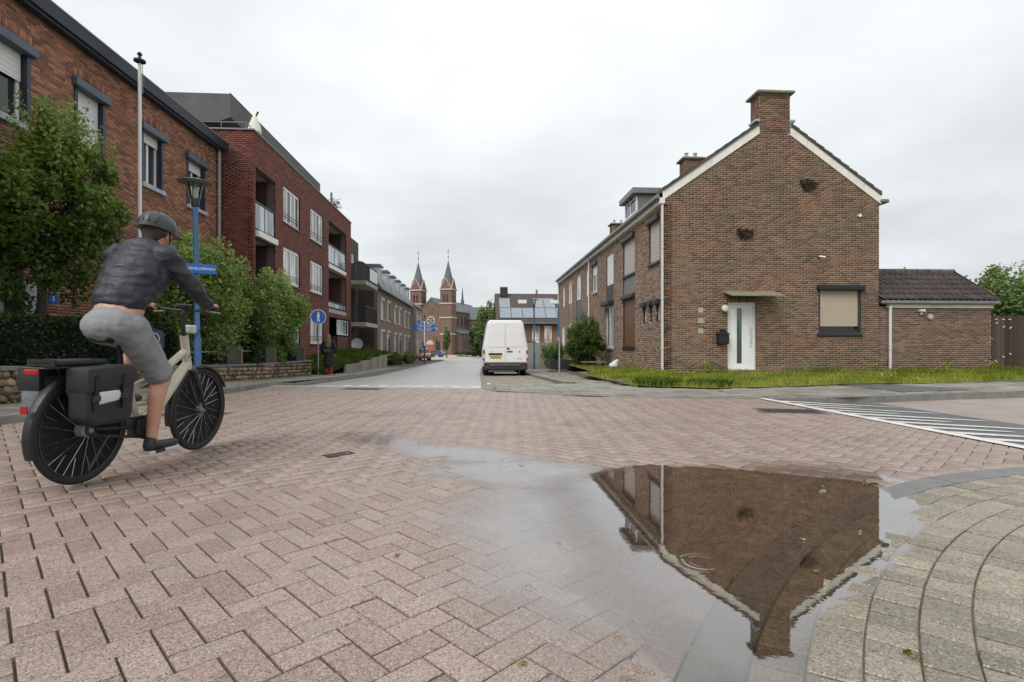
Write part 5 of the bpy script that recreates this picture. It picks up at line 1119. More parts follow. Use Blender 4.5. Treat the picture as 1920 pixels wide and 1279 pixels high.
terrace(51.0, 57.3, 'last dormered terrace house before the church square', [(52.2, 53.4), (54.9, 56.0)])
PHs = thing('terraced_house', (-7.2, 60, -0.9), 'pale brick house end-on between terrace and church', 'house')
MB().box(-13, -6.75, 57.6, 64, -1.8, 5.0).build('wall', 'pale_brickwork', PHs); MB().prism([(-6.5, 5.0), (-9.6, 7.4), (-13, 5.0)], 57.6, 64).build('roof', 'slate', PHs)
for z in (-0.1, 2.6): window(PHs, ('y', -6.745, 1), 58.6, 59.8, z, z + 1.6, 2, depth=-0.06)
window(PHs, ('y', -6.745, 1), 61.6, 62.8, 2.6, 4.2, 2, depth=-0.06)

# ================================================================ twin-towered church
CHU = thing('church', (-18.6, 207, -2.9), 'twin-towered red brick church with slate spires at the street end', 'church', world=False); CHU.rotation_euler = (0, 0, R(-20))
def tower(x):
    s = 2.35
    T = MB().box(x - s, x + s, 0, 2 * s, 0, 25.6).build('tower', 'church_red', CHU)
    for z, w_ in ((8.2, 0.15), (14.5, 0.3), (19.9, 0.25), (25.3, 0.3)): MB().box(x - s - w_, x + s + w_, -w_, 2 * s + w_, z - 0.25, z + 0.25).build('string_course', 'stone_trim', T)
    for z0, z1 in ((8.7, 13.9), (15.2, 19.2)): MB().box(x - s + 0.75, x + s - 0.75, -0.02, 0.2, z0, z1).box(x + s - 0.2, x + s + 0.02, 0.75, 2 * s - 0.75, z0, z1).build('tower_panel', 'church_brick', T)
    for dx in (-0.65, 0.65):
        MB().box(x + dx - 0.38, x + dx + 0.38, -0.04, 0.2, 20.4, 23.0).lathe([(0.38, -0.04), (0.38, 0.2)], (x + dx, 0, 23.0), 12, 'y').build('belfry_opening', 'charcoal', T)
        MB().box(x + s - 0.2, x + s + 0.04, s + dx - 0.38, s + dx + 0.38, 20.4, 23.0).build('belfry_opening', 'charcoal', T)
        MB().box(x + dx - 0.28, x + dx + 0.28, -0.05, 0.2, 16.0, 18.4).build('blind_niche', 'church_brick', T)
    # four gables and the spire
    for ax in 'xy':
        if ax == 'y': g_ = MB().prism([(x - s, 25.6), (x + s, 25.6), (x, 29.6)], 0.0, 2 * s, 'y')
        else: g_ = MB().prism([(0.0, 25.6), (2 * s, 25.6), (s, 29.6)], x - s, x + s, 'x')
        g_.build('tower_gable', 'church_red', T)
    for sx in (-1, 1):
        MB().add([(x, -0.12, 29.75), (x, 0.1, 29.75), (x + sx * (s + 0.2), 0.1, 25.5), (x + sx * (s + 0.2), -0.12, 25.5), (x, -0.12, 29.3), (x, 0.1, 29.3), (x + sx * (s + 0.2), 0.1, 25.05), (x + sx * (s + 0.2), -0.12, 25.05)], [(0, 1, 2, 3), (7, 6, 5, 4), (0, 3, 7, 4), (1, 5, 6, 2), (2, 6, 7, 3), (0, 4, 5, 1)]).build('gable_coping', 'stone_trim', T)
        MB().add([(x + s + 0.1, s, 29.75), (x + s - 0.1, s, 29.75), (x + s - 0.1, s + sx * (s + .2), 25.5), (x + s + 0.1, s + sx * (s + .2), 25.5), (x + s + 0.1, s, 29.3), (x + s - 0.1, s, 29.3), (x + s - 0.1, s + sx * (s + .2), 25.05), (x + s + 0.1, s + sx * (s + .2), 25.05)], [(0, 1, 2, 3), (7, 6, 5, 4), (0, 3, 7, 4), (1, 5, 6, 2), (2, 6, 7, 3), (0, 4, 5, 1)]).build('gable_coping', 'stone_trim', T)
    V = []; prof_ = [(2.75, 25.9), (2.0, 29.0), (1.05, 32.6), (0.06, 36.6)]
    MB().lathe([(r, z) for r, z in prof_], (x, s, 0), 8).build('spire', 'slate', T)
    MB().lathe([(0.05, 36.4), (0.07, 37.6), (0.22, 37.8), (0.22, 38.0), (0.06, 38.3), (0.05, 41.4)], (x, s, 0), 8).box(x - 0.55, x + 0.55, s - 0.05, s + 0.05, 40.0, 40.16).build('cross', 'charcoal', T)
    return T
tower(-6.35); tower(6.35)
NV = MB().prism([(-4.2, 0), (4.2, 0), (4.2, 18.0), (0, 22.0), (-4.2, 18.0)], 0.6, 44, 'y').build('nave', 'church_brick', CHU)
MB().prism([(-4.6, 17.5), (0, 22.0), (4.6, 17.5), (4.6, 17.9), (0, 22.5), (-4.6, 17.9)], 0.5, 44, 'y').build('nave_roof', 'slate', CHU)
for k in range(9):
    a = -3.8 + k * 0.95; MB().box(a - 0.14, a + 0.14, 0.45, 0.6, 18.3 + 3.3 * (1 - abs(a) / 4.2) - 1.1, 18.3 + 3.3 * (1 - abs(a) / 4.2) - 0.3).build('gable_arcade', 'church_red', NV)
MB().box(-1.2, 1.2, 0.45, 0.6, 16.2, 18.2).build('gable_niche', 'church_red', NV)
rs = MB().lathe([(1.7, 0.35), (1.7, 0.6)], (0, 0, 13.4), 24, 'y').build('rose_window', 'stone_trim', NV)
for k in range(6): MB().lathe([(0.42, 0.3), (0.42, 0.36)], (0.95 * math.cos(k * R(60)), 0, 13.4 + 0.95 * math.sin(k * R(60))), 10, 'y').build('rose_light', 'charcoal', rs)
MB().lathe([(0.32, 0.3), (0.32, 0.36)], (0, 0, 13.4), 10, 'y').build('rose_light', 'charcoal', rs)
for k in range(7): MB().box(-2.6 + k * 0.8, -2.2 + k * 0.8, 0.4, 0.6, 9.8, 10.6).build('blind_arch', 'stone_trim', NV)
po = MB().prism([(-2.4, 0), (2.4, 0), (2.4, 6.0), (0, 8.0), (-2.4, 6.0)], -0.6, 0.6, 'y').build('portal', 'church_red', CHU)
MB().lathe([(1.5, -0.66), (1.5, -0.6)], (0, 0, 4.4), 20, 'y').build('tympanum', 'stone_trim', po); MB().box(-1.45, 1.45, -0.69, -0.6, 0.2, 4.2).build('portal_door', 'orange_wood', po)
for sx in (-1, 1): MB().box(sx * 3.3 - 0.45, sx * 3.3 + 0.45, 0.42, 0.6, 1.2, 5.2).build('front_window', 'charcoal', NV)
AI = MB().box(4.2, 10.5, 4.5, 44, 0, 8.4).build('aisle', 'church_brick', CHU); MB().prism([(4.2, 8.4), (10.9, 8.4), (10.9, 8.7), (4.2, 11.0)], 4.3, 44, 'y').build('aisle_roof', 'slate', CHU)
MB().box(-10.5, -4.2, 4.5, 44, 0, 8.4).build('aisle', 'church_brick', CHU)
for k in range(9):
    y = 7 + k * 4.2; MB().box(10.5, 10.9, y - 0.35, y + 0.35, 0, 8.2).build('buttress', 'church_red', AI); MB().box(10.48, 10.56, y + 1.4, y + 2.6, 2.5, 6.2).build('aisle_window', 'charcoal', AI); MB().box(4.18, 4.26, y + 1.2, y + 2.6, 12.2, 16.2).build('clerestory_window', 'charcoal', NV)
TR = MB().prism([(28, 0), (38, 0), (38, 15.0), (33, 20), (28, 15.0)], 4.2, 14.5, 'x').build('transept', 'church_brick', CHU); MB().prism([(27.6, 14.7), (33, 20.2), (38.4, 14.7), (38.4, 15.1), (33, 20.7), (27.6, 15.1)], 4.0, 14.8, 'x').build('transept_roof', 'slate', CHU)
for dy in (-1.2, 1.2): MB().box(14.48, 14.56, 33 + dy - 0.6, 33 + dy + 0.6, 6, 12).build('transept_window', 'charcoal', TR)
MB().lathe([(0.9, 21), (0.75, 24.0), (0.55, 24.3), (0.05, 30)], (0, 33, 0), 8).build('fleche', 'slate', CHU)

# ================================================================ house with solar panels beyond the van
SO = thing('solar_house', (6, 54, -0.8), 'brown house with grey solar roof and balcony behind the van', 'house')
MB().box(2.3, 14, 54, 62, -1.6, 3.4).build('wall', 'street_brickwork', SO)
rf = MB().prism([(53.4, 3.35), (58, 6.55), (62.6, 3.35), (62.6, 3.15), (58, 6.35), (53.4, 3.15)], 1.7, 14, 'x').build('roof', 'roof_dark', SO)
MB().box(1.7, 14, 53.3, 53.42, 3.1, 3.3).build('gutter', 'zinc', SO)
sa = math.atan2(3.2, 4.6)
for r_ in range(2):
    for c_ in range(9):
        if r_ == 1 and c_ in (1, 2, 5): continue
        o = MB().box(-0.56, 0.56, 0.03, 1.95, 0.03, 0.08).build('solar_panel', 'solar', rf, fix=True)
        for v in o.data.vertices: v.co = v.co
        o.location = np.array([2.7 + c_ * 1.18, 53.75 + (0.1 + r_ * 2.02) * math.cos(sa), 3.6 + (0.1 + r_ * 2.02) * math.sin(sa) - 0.02]); o.rotation_euler = (sa, 0, 0)
        for v in o.data.vertices: v.co = v.co + Vector(ORG[rf])
        o.location = Vector(o.location) - Vector(ORG[rf])
for x in (4.6, 8.0): MB().box(x - 0.45, x + 0.45, 56.3, 56.9, 5.3, 5.75).build('skylight', 'upvc', rf)
MB().box(2.3, 3.1, 57.4, 58.4, 6.2, 7.2).build('chimney', 'charcoal', SO)
MB().box(6.2, 6.4, 57.9, 58.1, 6.4, 7.0).build('vent_pipe', 'zinc', SO)
for x in (5.3, 6.55): window(SO, ('x', 53.99, -1), x, x + 0.95, 0.9, 3.0, 1, frame='orange_wood', glass='glass_curtain', depth=-0.07, fw=0.1)
window(SO, ('x', 53.99, -1), 3.0, 4.2, 1.0, 2.6, 2, frame='upvc', depth=-0.07)
MB().box(3.6, 12, 50.5, 53.98, -1.6, 0.55).build('terrace', 'concrete', SO)
rl = MB().box(3.6, 12, 50.5, 50.56, 1.4, 1.46)
for x in np.arange(3.6, 12, 0.8): rl.box(x, x + 0.06, 50.5, 50.56, 0.55, 1.4)
rl.build('terrace_rail', 'orange_wood', SO)
PW_ = thing('garden_wall', (4.6, 44.0, -0.6), 'pale concrete panel garden wall behind the van', 'wall')
for k in range(4): MB().box(3.1 + k * 1.0, 4.09 + k * 1.0, 43.9, 44.0, -1.0, 1.15 - 0.02 * (k % 2)).build('wall_panel', 'concrete_panel_single', PW_)
tree('round_tree', (3.0, 47, -0.7), 2.0, 0.12, (3.3, 47, 0.9), (1.6, 1.2, 0.75), 2500, 'leaf_far', 0.10, 'green shrub mass over the pale panel wall', clumps=30, cr=0.4, limbs=4, cat='shrub')

# ================================================================ vegetation
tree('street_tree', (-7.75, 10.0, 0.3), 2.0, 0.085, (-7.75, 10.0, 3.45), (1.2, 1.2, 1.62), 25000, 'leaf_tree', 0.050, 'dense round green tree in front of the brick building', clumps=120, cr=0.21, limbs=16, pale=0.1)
# lighter upright shoots on top of that crown
tree('round_tree', (-9.6, 9.0, 0.3), 2.2, 0.09, (-8.35, 8.55, 3.3), (0.75, 0.8, 1.7), 9000, 'leaf_shrub', 0.045, 'pale green sapling cut off by the picture edge', clumps=60, cr=0.26) if False else None
st_ = [o for o in col.objects if o.name == 'street_tree'][0]
Ps = []
for k in range(70):
    a = random.uniform(0, 6.28); r_ = random.uniform(0, 1.1); b = np.array([-7.75 + r_ * math.cos(a), 10 + r_ * math.sin(a), 3.45 + 1.4 * math.sqrt(max(0.1, 1 - (r_ / 1.3) ** 2))]); h_ = random.uniform(0.25, 0.6); ln = np.array([random.uniform(-0.2, 0.2), random.uniform(-0.2, 0.2), 1])
    Ps.append(b + ln * np.linspace(-0.2, h_, 34)[:, None] + rng.normal(0, 0.05, (34, 3)))
leaves('young_shoots', np.concatenate(Ps), 0.04, 'leaf_shrub', st_, 0.3 + 0.5 * rng.random(34 * 70))
def shrub(name, base, c, rad, n, leafm, ls, label, clumps=90, cr=0.27):
    return tree(name, base, 0.6, 0.05, c, rad, n, leafm, ls, label, clumps=clumps, cr=cr, limbs=12, cat='shrub', pale=0.22 if leafm == 'leaf_shrub' else 0.05)
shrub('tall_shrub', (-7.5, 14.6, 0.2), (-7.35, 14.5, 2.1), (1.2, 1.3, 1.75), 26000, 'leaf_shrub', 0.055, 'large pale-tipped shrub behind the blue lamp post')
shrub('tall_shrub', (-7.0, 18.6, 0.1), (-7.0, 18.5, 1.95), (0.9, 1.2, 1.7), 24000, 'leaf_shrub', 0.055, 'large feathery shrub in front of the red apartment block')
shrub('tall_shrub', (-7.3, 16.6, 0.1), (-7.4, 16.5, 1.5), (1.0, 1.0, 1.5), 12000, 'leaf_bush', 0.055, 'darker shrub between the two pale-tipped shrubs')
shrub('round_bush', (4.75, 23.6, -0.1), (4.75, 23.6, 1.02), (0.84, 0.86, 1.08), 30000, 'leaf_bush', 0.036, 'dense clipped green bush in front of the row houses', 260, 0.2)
shrub('round_bush', (4.3, 29, -0.2), (4.0, 28.5, 0.45), (0.6, 0.7, 0.75), 5000, 'leaf_far', 0.045, 'small light green bush behind the big clipped bush', 40, 0.35)
for i, (x, y, zt, rx, n, lb) in enumerate([(23.6, 23.0, 4.3, 1.7, 11000, 'leafy green tree behind the plank gate'), (26.8, 24.5, 4.9, 2.0, 11000, 'taller green tree at the picture edge behind the gate'), (19.0, 20.0, 3.3, 1.1, 6000, 'low bright green shrub just over the plank gate')]):
    tree('garden_tree', (x, y, 0), zt * 0.4, 0.1, (x, y, zt * 0.58), (rx, rx, zt * 0.44), n, 'leaf_far', 0.085, lb, clumps=80, cr=0.27)
tree('garden_sapling', (18.6, 22.5, 0), 2.5, 0.02, (18.6, 22.5, 3.6), (0.35, 0.35, 0.75), 260, 'leaf_far', 0.05, 'thin twiggy sapling showing above the garage roof', clumps=22, cr=0.2, limbs=7)
for i, (px_, y, zt, rx, n, lb) in enumerate([(2.3, 118, 11.3, 3.3, 9000, 'tall light green tree between church and solar house'), (0.4, 122, 7.4, 2.6, 8000, 'darker green tree beside the church aisle'), (6, 100, 8, 3, 4000, 'green tree partly behind the solar house')]):
    zb = float(G(y)); tree('church_tree', (px_, y, zb), 3, 0.25, (px_, y, zb + zt * 0.58), (rx, rx, zt * 0.46), n, 'leaf_far' if i != 1 else 'leaf_bush', 0.28, lb, clumps=70, cr=0.28)
zb = float(G(100)); tree('narrow_tree', (-6.0, 100, zb), 2, 0.1, (-6.0, 100, zb + 3.6), (0.75, 0.75, 2.3), 2500, 'leaf_far', 0.14, 'slender young street tree in front of the church', clumps=40, cr=0.3)
def hedge(name, x0, x1, y0, y1, z0, z1, n, leafm, ls, label):
    T = thing(name, ((x0 + x1) / 2, (y0 + y1) / 2, z0), label, 'hedge')
    MB().box(x0 + 0.12, x1 - 0.12, y0 + 0.08, y1 - 0.08, z0, z1 - 0.12).build('branches', 'hedge_core', T)
    P = rng.random((n, 3)) * [x1 - x0, y1 - y0, z1 - z0] + [x0, y0, z0]; f = rng.integers(0, 6, n); e = rng.normal(0, 0.035, n) + 0.03 * np.sin(P[:, 1] * 5) + 0.02 * np.sin(P[:, 2] * 7 + P[:, 1] * 3)
    top = f >= 3; P[top, 2] = z1 + e[top]; P[f == 0, 0] = x1 + e[f == 0]; P[f == 1, 0] = x1 + e[f == 1]; s2 = f == 2; P[s2, 1] = np.where(rng.random(s2.sum()) < 0.5, y0, y1) + e[s2]
    leaves('foliage', P, ls, leafm, T, 0.3 + 0.35 * (P[:, 2] > z1 - 0.08) + rng.normal(0, 0.15, n)); return T
mat('hedge_core', (0.012, 0.018, 0.008, 1), 0.95, 0.3, 8)
hedge('hedge', -8.1, -7.25, 5.5, 13.2, 0.25, 1.33, 30000, 'leaf_hedge', 0.035, 'dark clipped hedge on top of the stone garden wall')
hedge('hedge', -7.45, -7.0, 14.0, 20.8, 0.1, 0.78, 12000, 'leaf_red', 0.035, 'low russet hedge behind the brick pillars')
# garden soil and lawns
sheet('garden_bed', np.arange(4, 22.5, 0.5), K(-8.9), lambda u: WALLX(u) - 0.1, 3, lambda X, Y: np.interp(Y, [4, 13, 22], [0.42, 0.32, 0.12]) + 0 * X, 'soil', label='planted garden bed behind the stone wall', cat='garden')
lx = np.concatenate([np.arange(3.22, 18, 0.3), [22, 30, 60]])
def lz1(X, Y): return 0.035 + 0.03 * np.sin(X * 1.3) * np.sin(Y * 0.9) * 0.5
lawn = sheet('lawn', lx, lambda u: PB(u), K(17.5), 10, lz1, 'soil', along='x', label='overgrown yellow-green lawn below the brick gable', cat='lawn')
def lz2(X, Y): return np.interp(Y, [17.5, 40], [0.035, -0.22]) + 0 * X
lawn2 = sheet('lawn', np.arange(11.2, 41, 0.6), lambda u: GE(u) + 0.05, lambda u: np.where(u < 17.6, 3.3 + 0 * u + GE(u) - GE(11), 6.0), 5, lambda X, Y: np.where(Y < 17.5, lz1(X, Y) - 0.004, lz2(X, Y)), 'soil', label='narrow front lawn strip along the row houses', cat='lawn')
kerbline('garden_edging', [(float(GE(y)), y) for y in (12.0, 14, 18, 24, 30, 40)], 'low dark stone edging between pavement and front lawn', 'dark_kerb', lambda x, y: spz(np.float64(x), np.maximum(np.float64(y), 12.6)), ht=0.075, wd=0.12, seg=0.6, cat='edging')
def blades(name, X, Y, Z, h, material, parent=None, wdt=0.006, lean=0.5):
    n = len(X); a = rng.random(n) * 6.283; l_ = rng.random(n) * lean; hh = h * rng.uniform(0.45, 1.25, n)
    b = np.stack([X, Y, Z], 1); dx = np.stack([np.cos(a), np.sin(a), 0 * a], 1); sx = np.stack([-np.sin(a), np.cos(a), 0 * a], 1) * wdt
    mid = b + dx * (l_ * hh * 0.35)[:, None] + np.array([0, 0, 1]) * (hh * 0.55)[:, None]; tip = b + dx * (l_ * hh)[:, None] + np.array([0, 0, 1]) * (hh * np.sqrt(np.clip(1 - (l_ * 0.8) ** 2, 0.1, 1)))[:, None]
    V = np.stack([b - sx, b + sx, mid + sx * 0.7, tip, mid - sx * 0.7], 1).reshape(-1, 3); F = (np.arange(n)[:, None] * 5 + np.arange(5)[None])
    patch = 0.5 + 0.25 * np.sin(X * 1.9 + 1) * np.sin(Y * 2.3) + 0.2 * np.sin(X * 5.1) * np.sin(Y * 4.3 + 2)
    return mesh(name, V, F, material, parent, tint=np.clip(patch + rng.normal(0, 0.2, n), 0, 1))
n = 42000; X = 3.3 + 15.5 * rng.random(n) ** 1.0; Y = PB(X) - 0.1 * np.abs(np.sin(X * 7.3) + np.sin(X * 3.1)) * 0.6 + (GY - PB(X)) * rng.random(n); Z = lz1(X, Y)
tall = 0.09 + 0.05 * np.sin(X * 2.1 + Y) + 0.10 * np.clip(1 - (GY - Y) / 0.9, 0, 1) + 0.05 * np.clip((X - 12.5) / 2, 0, 1)
bare = np.sin(X * 1.1 + 0.7) * np.sin(Y * 1.9 + X * 0.4) + 0.5 * np.sin(X * 3.7) * np.sin(Y * 4.1); ok = (rng.random(n) > np.clip(bare - 0.25, 0, 0.85)) & ~((X > 7.8) & (X < 9.0) & (Y > 14.5) & (rng.random(n) < 0.5))
g1 = blades('grass', X[ok], Y[ok], Z[ok], np.clip(tall[ok] * 0.85, 0.04, 0.35), 'grass_blade', wdt=0.007); tag(g1, 'rough yellow-green grass below the gable house', 'grass', None, 'stuff')
n = 16000; Y = 11.5 + 27 * rng.random(n) ** 1.3; X = GE(Y) + 0.1 + (5.75 - GE(Y)) * rng.random(n); Z = np.where(Y < 17.5, lz1(X, Y), lz2(X, Y)); 
g2 = blades('grass', X, Y, Z, 0.10, 'grass_blade', wdt=0.009); tag(g2, 'rough grass strip in front of the row houses', 'grass', None, 'stuff')
# taller weeds and dark tufts as plants of their own
def tuft(name, x, y, z, r_, h, n, material, label, lean=0.8, cat='plant'):
    T = thing(name, (x, y, z), label, cat); a = rng.random(n) * 6.28; q = r_ * np.sqrt(rng.random(n))
    blades('blades', x + q * np.cos(a), y + q * np.sin(a), np.full(n, z), h, material, T, 0.008, lean); return T
tuft('grass_tuft', 3.9, 11.5, 0.03, 0.5, 0.20, 900, 'grass_deep', 'dark green grass tuft nearest the white downpipe corner')
tuft('grass_tuft', 4.95, 11.2, 0.03, 0.42, 0.17, 700, 'grass_deep', 'dark green grass tuft right of the first tuft on the lawn edge')
def weed(x, y, z, h, label, n=60):
    T = thing('weed', (x, y, z), label, 'plant'); mb = MB(); P = []
    for k in range(5):
        a = k * 1.3; e = np.array([x + 0.12 * math.cos(a), y + 0.12 * math.sin(a), z + h * random.uniform(0.6, 1)]); mb.tube([(x, y, z), tuple((np.array([x, y, z]) + e) / 2 + [0, 0, h * 0.1]), tuple(e)], [0.006, 0.005, 0.003], 5)
        P.append(np.array([x, y, z]) + (e - np.array([x, y, z])) * rng.random((n // 5, 1)) + rng.normal(0, 0.035, (n // 5, 3)))
    mb.build('stem', 'leaf_stem', T); leaves('leaves', np.concatenate(P), 0.045, 'grass_blade', T, aspect=0.35)
mat('leaf_stem', (0.10, 0.14, 0.03, 1), 0.8, 0.2, 10)
for (x, y, h, lb) in ((10.9, 15.6, 0.85, 'tall weed stalk on the lawn below the shuttered window'), (10.2, 15.9, 0.6, 'leafy weed on the lawn left of the tall stalk'), (9.6, 11.9, 0.3, 'green weed at the lawn edge beside the pavement'), (12.6, 16.2, 0.5, 'weed growing at the right corner of the gable wall'), (7.1, 16.2, 0.45, 'weed below the three glass blocks'), (14.8, 16.1, 0.45, 'weed below the garage wall'), (16.4, 16.1, 0.5, 'weed near the green gate post'), (5.5, 19.0, 0.45, 'shrubby weed below the brown shutter')):
    weed(x, y, 0.03, h, lb)
n = 260; X = 2.5 + 1.2 * rng.random(n); Y = 12.7 + 8 * rng.random(n); X = np.where(rng.random(n) < 0.6, GE(Y) - 0.1 - 0.12 * rng.random(n), X); g3 = blades('grass', X, Y, spz(X, Y), 0.06, 'grass_blade', wdt=0.006); tag(g3, 'sparse weeds in the pavement joints by the sign post', 'grass', None, 'stuff')

# ================================================================ stone garden wall with brick pillars
SW = thing('stone_wall', (-6.6, 14, 0), 'low rubble stone garden wall with brick pillars and rails', 'wall')
V = []; ysw = np.arange(3, 21.6, 0.5)
def swtop(y): return float(np.interp(y, [3, 8, 12.4, 16.3, 21.6], [0.6, 0.54, 0.38, 0.30, 0.26]))
mb = MB()
for a, b in zip(ysw[:-1], ysw[1:]):
    xa, xb = float(WALLX(a)), float(WALLX(b)); z0 = float(lpz(0, a)) - 0.3
    mb.add([(xa - 0.3, a, z0), (xa - 0.03, a, z0), (xb - 0.03, b, z0), (xb - 0.3, b, z0), (xa - 0.3, a, swtop(a)), (xa - 0.03, a, swtop(a)), (xb - 0.03, b, swtop(b)), (xb - 0.3, b, swtop(b))], [(4, 5, 6, 7), (1, 2, 6, 5), (0, 4, 7, 3), (0, 1, 5, 4), (3, 7, 6, 2)])
body = mb.build('wall_core', 'joint_sand', SW)
sm_ = []
for k in range(6):
    bm = bmesh.new(); bmesh.ops.create_icosphere(bm, subdivisions=1, radius=1.0)
    for v in bm.verts: v.co = Vector((v.co.x * 0.07, v.co.y, v.co.z)) + Vector((0, random.uniform(-.16, .16), random.uniform(-.16, .16))); v.co.y *= 0.085; v.co.z *= 0.062
    me = bpy.data.meshes.new('stone'); bm.to_mesh(me); bm.free(); me.materials.append(M['rubble_single']); sm_.append(me)
cnt = 0; rest = []
for y in np.arange(7.2, 21.5, 0.135):
    z = float(lpz(0, y)) + 0.02; row = 0
    while z < swtop(y) - 0.05:
        yy_ = y + (row % 2) * 0.07 + random.uniform(-0.02, 0.02); sc = random.uniform(0.8, 1.2); p = (float(WALLX(yy_)) - 0.02 + random.uniform(-0.012, 0.02), yy_, z + 0.05)
        if cnt < 300:
            o = link('stone', random.choice(sm_), body); o.location = np.array(p) - ORG[body]; o.scale = (1, sc, sc * 1.02); o.rotation_euler = (random.uniform(-.3, .3), 0, random.uniform(-.1, .1)); cnt += 1
        else: rest.append(p)
        z += 0.115; row += 1
if rest:
    C = np.array(rest); boxes_mesh('far_stones', C, np.tile([0.03, 0.055, 0.045], (len(C), 1)) * rng.uniform(0.8, 1.1, (len(C), 1)), 'y', 'rubble', body, rng.random(len(C)))
for a, b in zip(np.arange(3, 21.5, 0.62), np.arange(3.62, 22, 0.62)):
    b -= 0.008; xa, xb = float(WALLX(a)), float(WALLX(b))
    MB().add([(xa - 0.34, a, swtop(a)), (xa + 0.03, a, swtop(a)), (xb + 0.03, b, swtop(b)), (xb - 0.34, b, swtop(b)), (xa - 0.34, a, swtop(a) + 0.07), (xa + 0.03, a, swtop(a) + 0.07), (xb + 0.03, b, swtop(b) + 0.07), (xb - 0.34, b, swtop(b) + 0.07)], [(0, 3, 2, 1), (4, 5, 6, 7), (0, 1, 5, 4), (1, 2, 6, 5), (2, 3, 7, 6), (3, 0, 4, 7)]).build('coping_stone', 'kerb' if a < 12 else 'dark_kerb', SW, bevel=0.008)
pil = [(14.42, 15.3), (16.95, 17.75), (19.75, 20.6)]
for a, b in pil:
    P_ = MB().box(-6.95, -6.58, a, b, swtop(a) + 0.07, 0.87).build('pillar', 'charcoal', SW, bevel=0.01); MB().box(-6.96, -6.57, b - 0.11, b + 0.004, swtop(a) + 0.07, 0.86).build('pillar_edge', 'church_red', P_)
for a, b in ((12.9, 14.42), (15.3, 16.95), (17.75, 19.75)):
    MB().tube([(-6.75, a, 0.74), (-6.75, b, 0.74)], 0.022, 8).build('rail', 'zinc', SW, smooth=True)
n = 900; Y = 8 + 13.2 * rng.random(n); X = WALLX(Y) + 0.03 + np.abs(rng.normal(0, 0.10, n)); P = np.stack([X, Y, lpz(X, Y) + 0.012 + 0.02 * rng.random(n)], 1)
lf = leaves('fallen_leaves', P, 0.03, 'dead_leaf', None, droop=0.4); tag(lf, 'brown fallen leaves along the foot of the stone wall', 'leaves', None, 'stuff')

# raised grass bank with concrete L-panels beside the apartment block
BK = thing('planter_wall', (-6.1, 30, -0.4), 'stepped concrete panel planter wall below the grass bank', 'wall')
for k, y in enumerate(np.arange(25.0, 36, 0.5)):
    zt = [0.02, 0.1, 0.2, 0.3][min(3, int(k / 5.6))] - 0.004 * (k % 3)
    MB().box(-6.22, -6.1, y + 0.004, y + 0.496, -1.0, zt).build('wall_panel', 'concrete_panel_single', BK, bevel=0.008)
sheet('grass_bank', np.arange(21.8, 36.3, 0.4), K(-7.79), K(-6.16), 6, lambda X, Y: np.interp(Y, [21.8, 25, 28, 36], [-0.3, -0.02, 0.15, 0.25]) + (X + 6.2) * -0.16 * np.interp(Y, [21.8, 26, 36], [0.1, 1, 1]), 'soil', label='soil of the grass bank beside the apartment block', cat='bank')
n = 15000; Y = 21.9 + 14.2 * rng.random(n); X = -7.75 + 1.6 * rng.random(n); Z = np.interp(Y, [21.8, 25, 28, 36], [-0.3, -0.02, 0.15, 0.25]) + (X + 6.2) * -0.16 * np.interp(Y, [21.8, 26, 36], [0.1, 1, 1])
g4 = blades('grass', X, Y, Z, 0.32, 'grass_deep', wdt=0.010, lean=0.9); tag(g4, 'long lush grass on the bank beside the apartment block', 'grass', None, 'stuff')
shrub('low_shrub', (-6.4, 40, -0.6), (-6.3, 40.5, -0.2), (0.6, 1.6, 0.5), 4000, 'leaf_bush', 0.06, 'low green shrub at the terrace house front garden', 40, 0.35)
shrub('low_shrub', (-6.2, 46, -0.7), (-5.9, 46, -0.15), (0.6, 2.2, 0.6), 4000, 'leaf_far', 0.07, 'light green shrub further along the left pavement', 40, 0.35)

# ================================================================ street furniture
def lamp_post(x, y, z, label, ph=3.32):
    T = thing('street_lamp', (x, y, z), label, 'street lamp', 'blue street lamps', world=False)
    MB().lathe([(0.062, 0.0), (0.062, 0.95), (0.045, 1.0), (0.043, ph)], (0, 0, 0), 16).build('pole', 'blue_post', T, smooth=True)
    MB().lathe([(0.062, ph), (0.066, ph + 0.02), (0.066, ph + 0.12), (0.06, ph + 0.14)], (0, 0, 0), 16).build('collar', 'black', T, smooth=True)
    g = MB().lathe([(0.075, ph + 0.14), (0.125, ph + 0.42)], (0, 0, 0), 20).build('lamp_glass', 'lamp_glass', T, smooth=True)
    MB().lathe([(0.03, ph + 0.14), (0.035, ph + 0.26), (0.02, ph + 0.34)], (0, 0, 0), 10).build('bulb', 'lamp_glass_white', T, smooth=True)
    r = MB()
    for k in range(4): a = k * R(90) + 0.5; r.tube([(0.075 * math.cos(a), 0.075 * math.sin(a), ph + 0.13), (0.128 * math.cos(a), 0.128 * math.sin(a), ph + 0.43)], 0.006, 5)
    r.build('strut', 'grey_pipe', T)
    MB().lathe([(0.12, ph + 0.42), (0.27, ph + 0.425), (0.28, ph + 0.435), (0.2, ph + 0.465), (0.05, ph + 0.49)], (0, 0, 0), 28).build('hat', 'zinc', T, smooth=True)
    return T
l1 = lamp_post(-5.03, 9.9, 0.07, 'blue street lamp with disc hat and street name plate on the left'); l1.rotation_euler = (0, R(-0.8), 0)
lamp_post(3.16, 30.5, float(G(30.5)) + 0.1, 'blue street lamp right of the white van', 3.55)
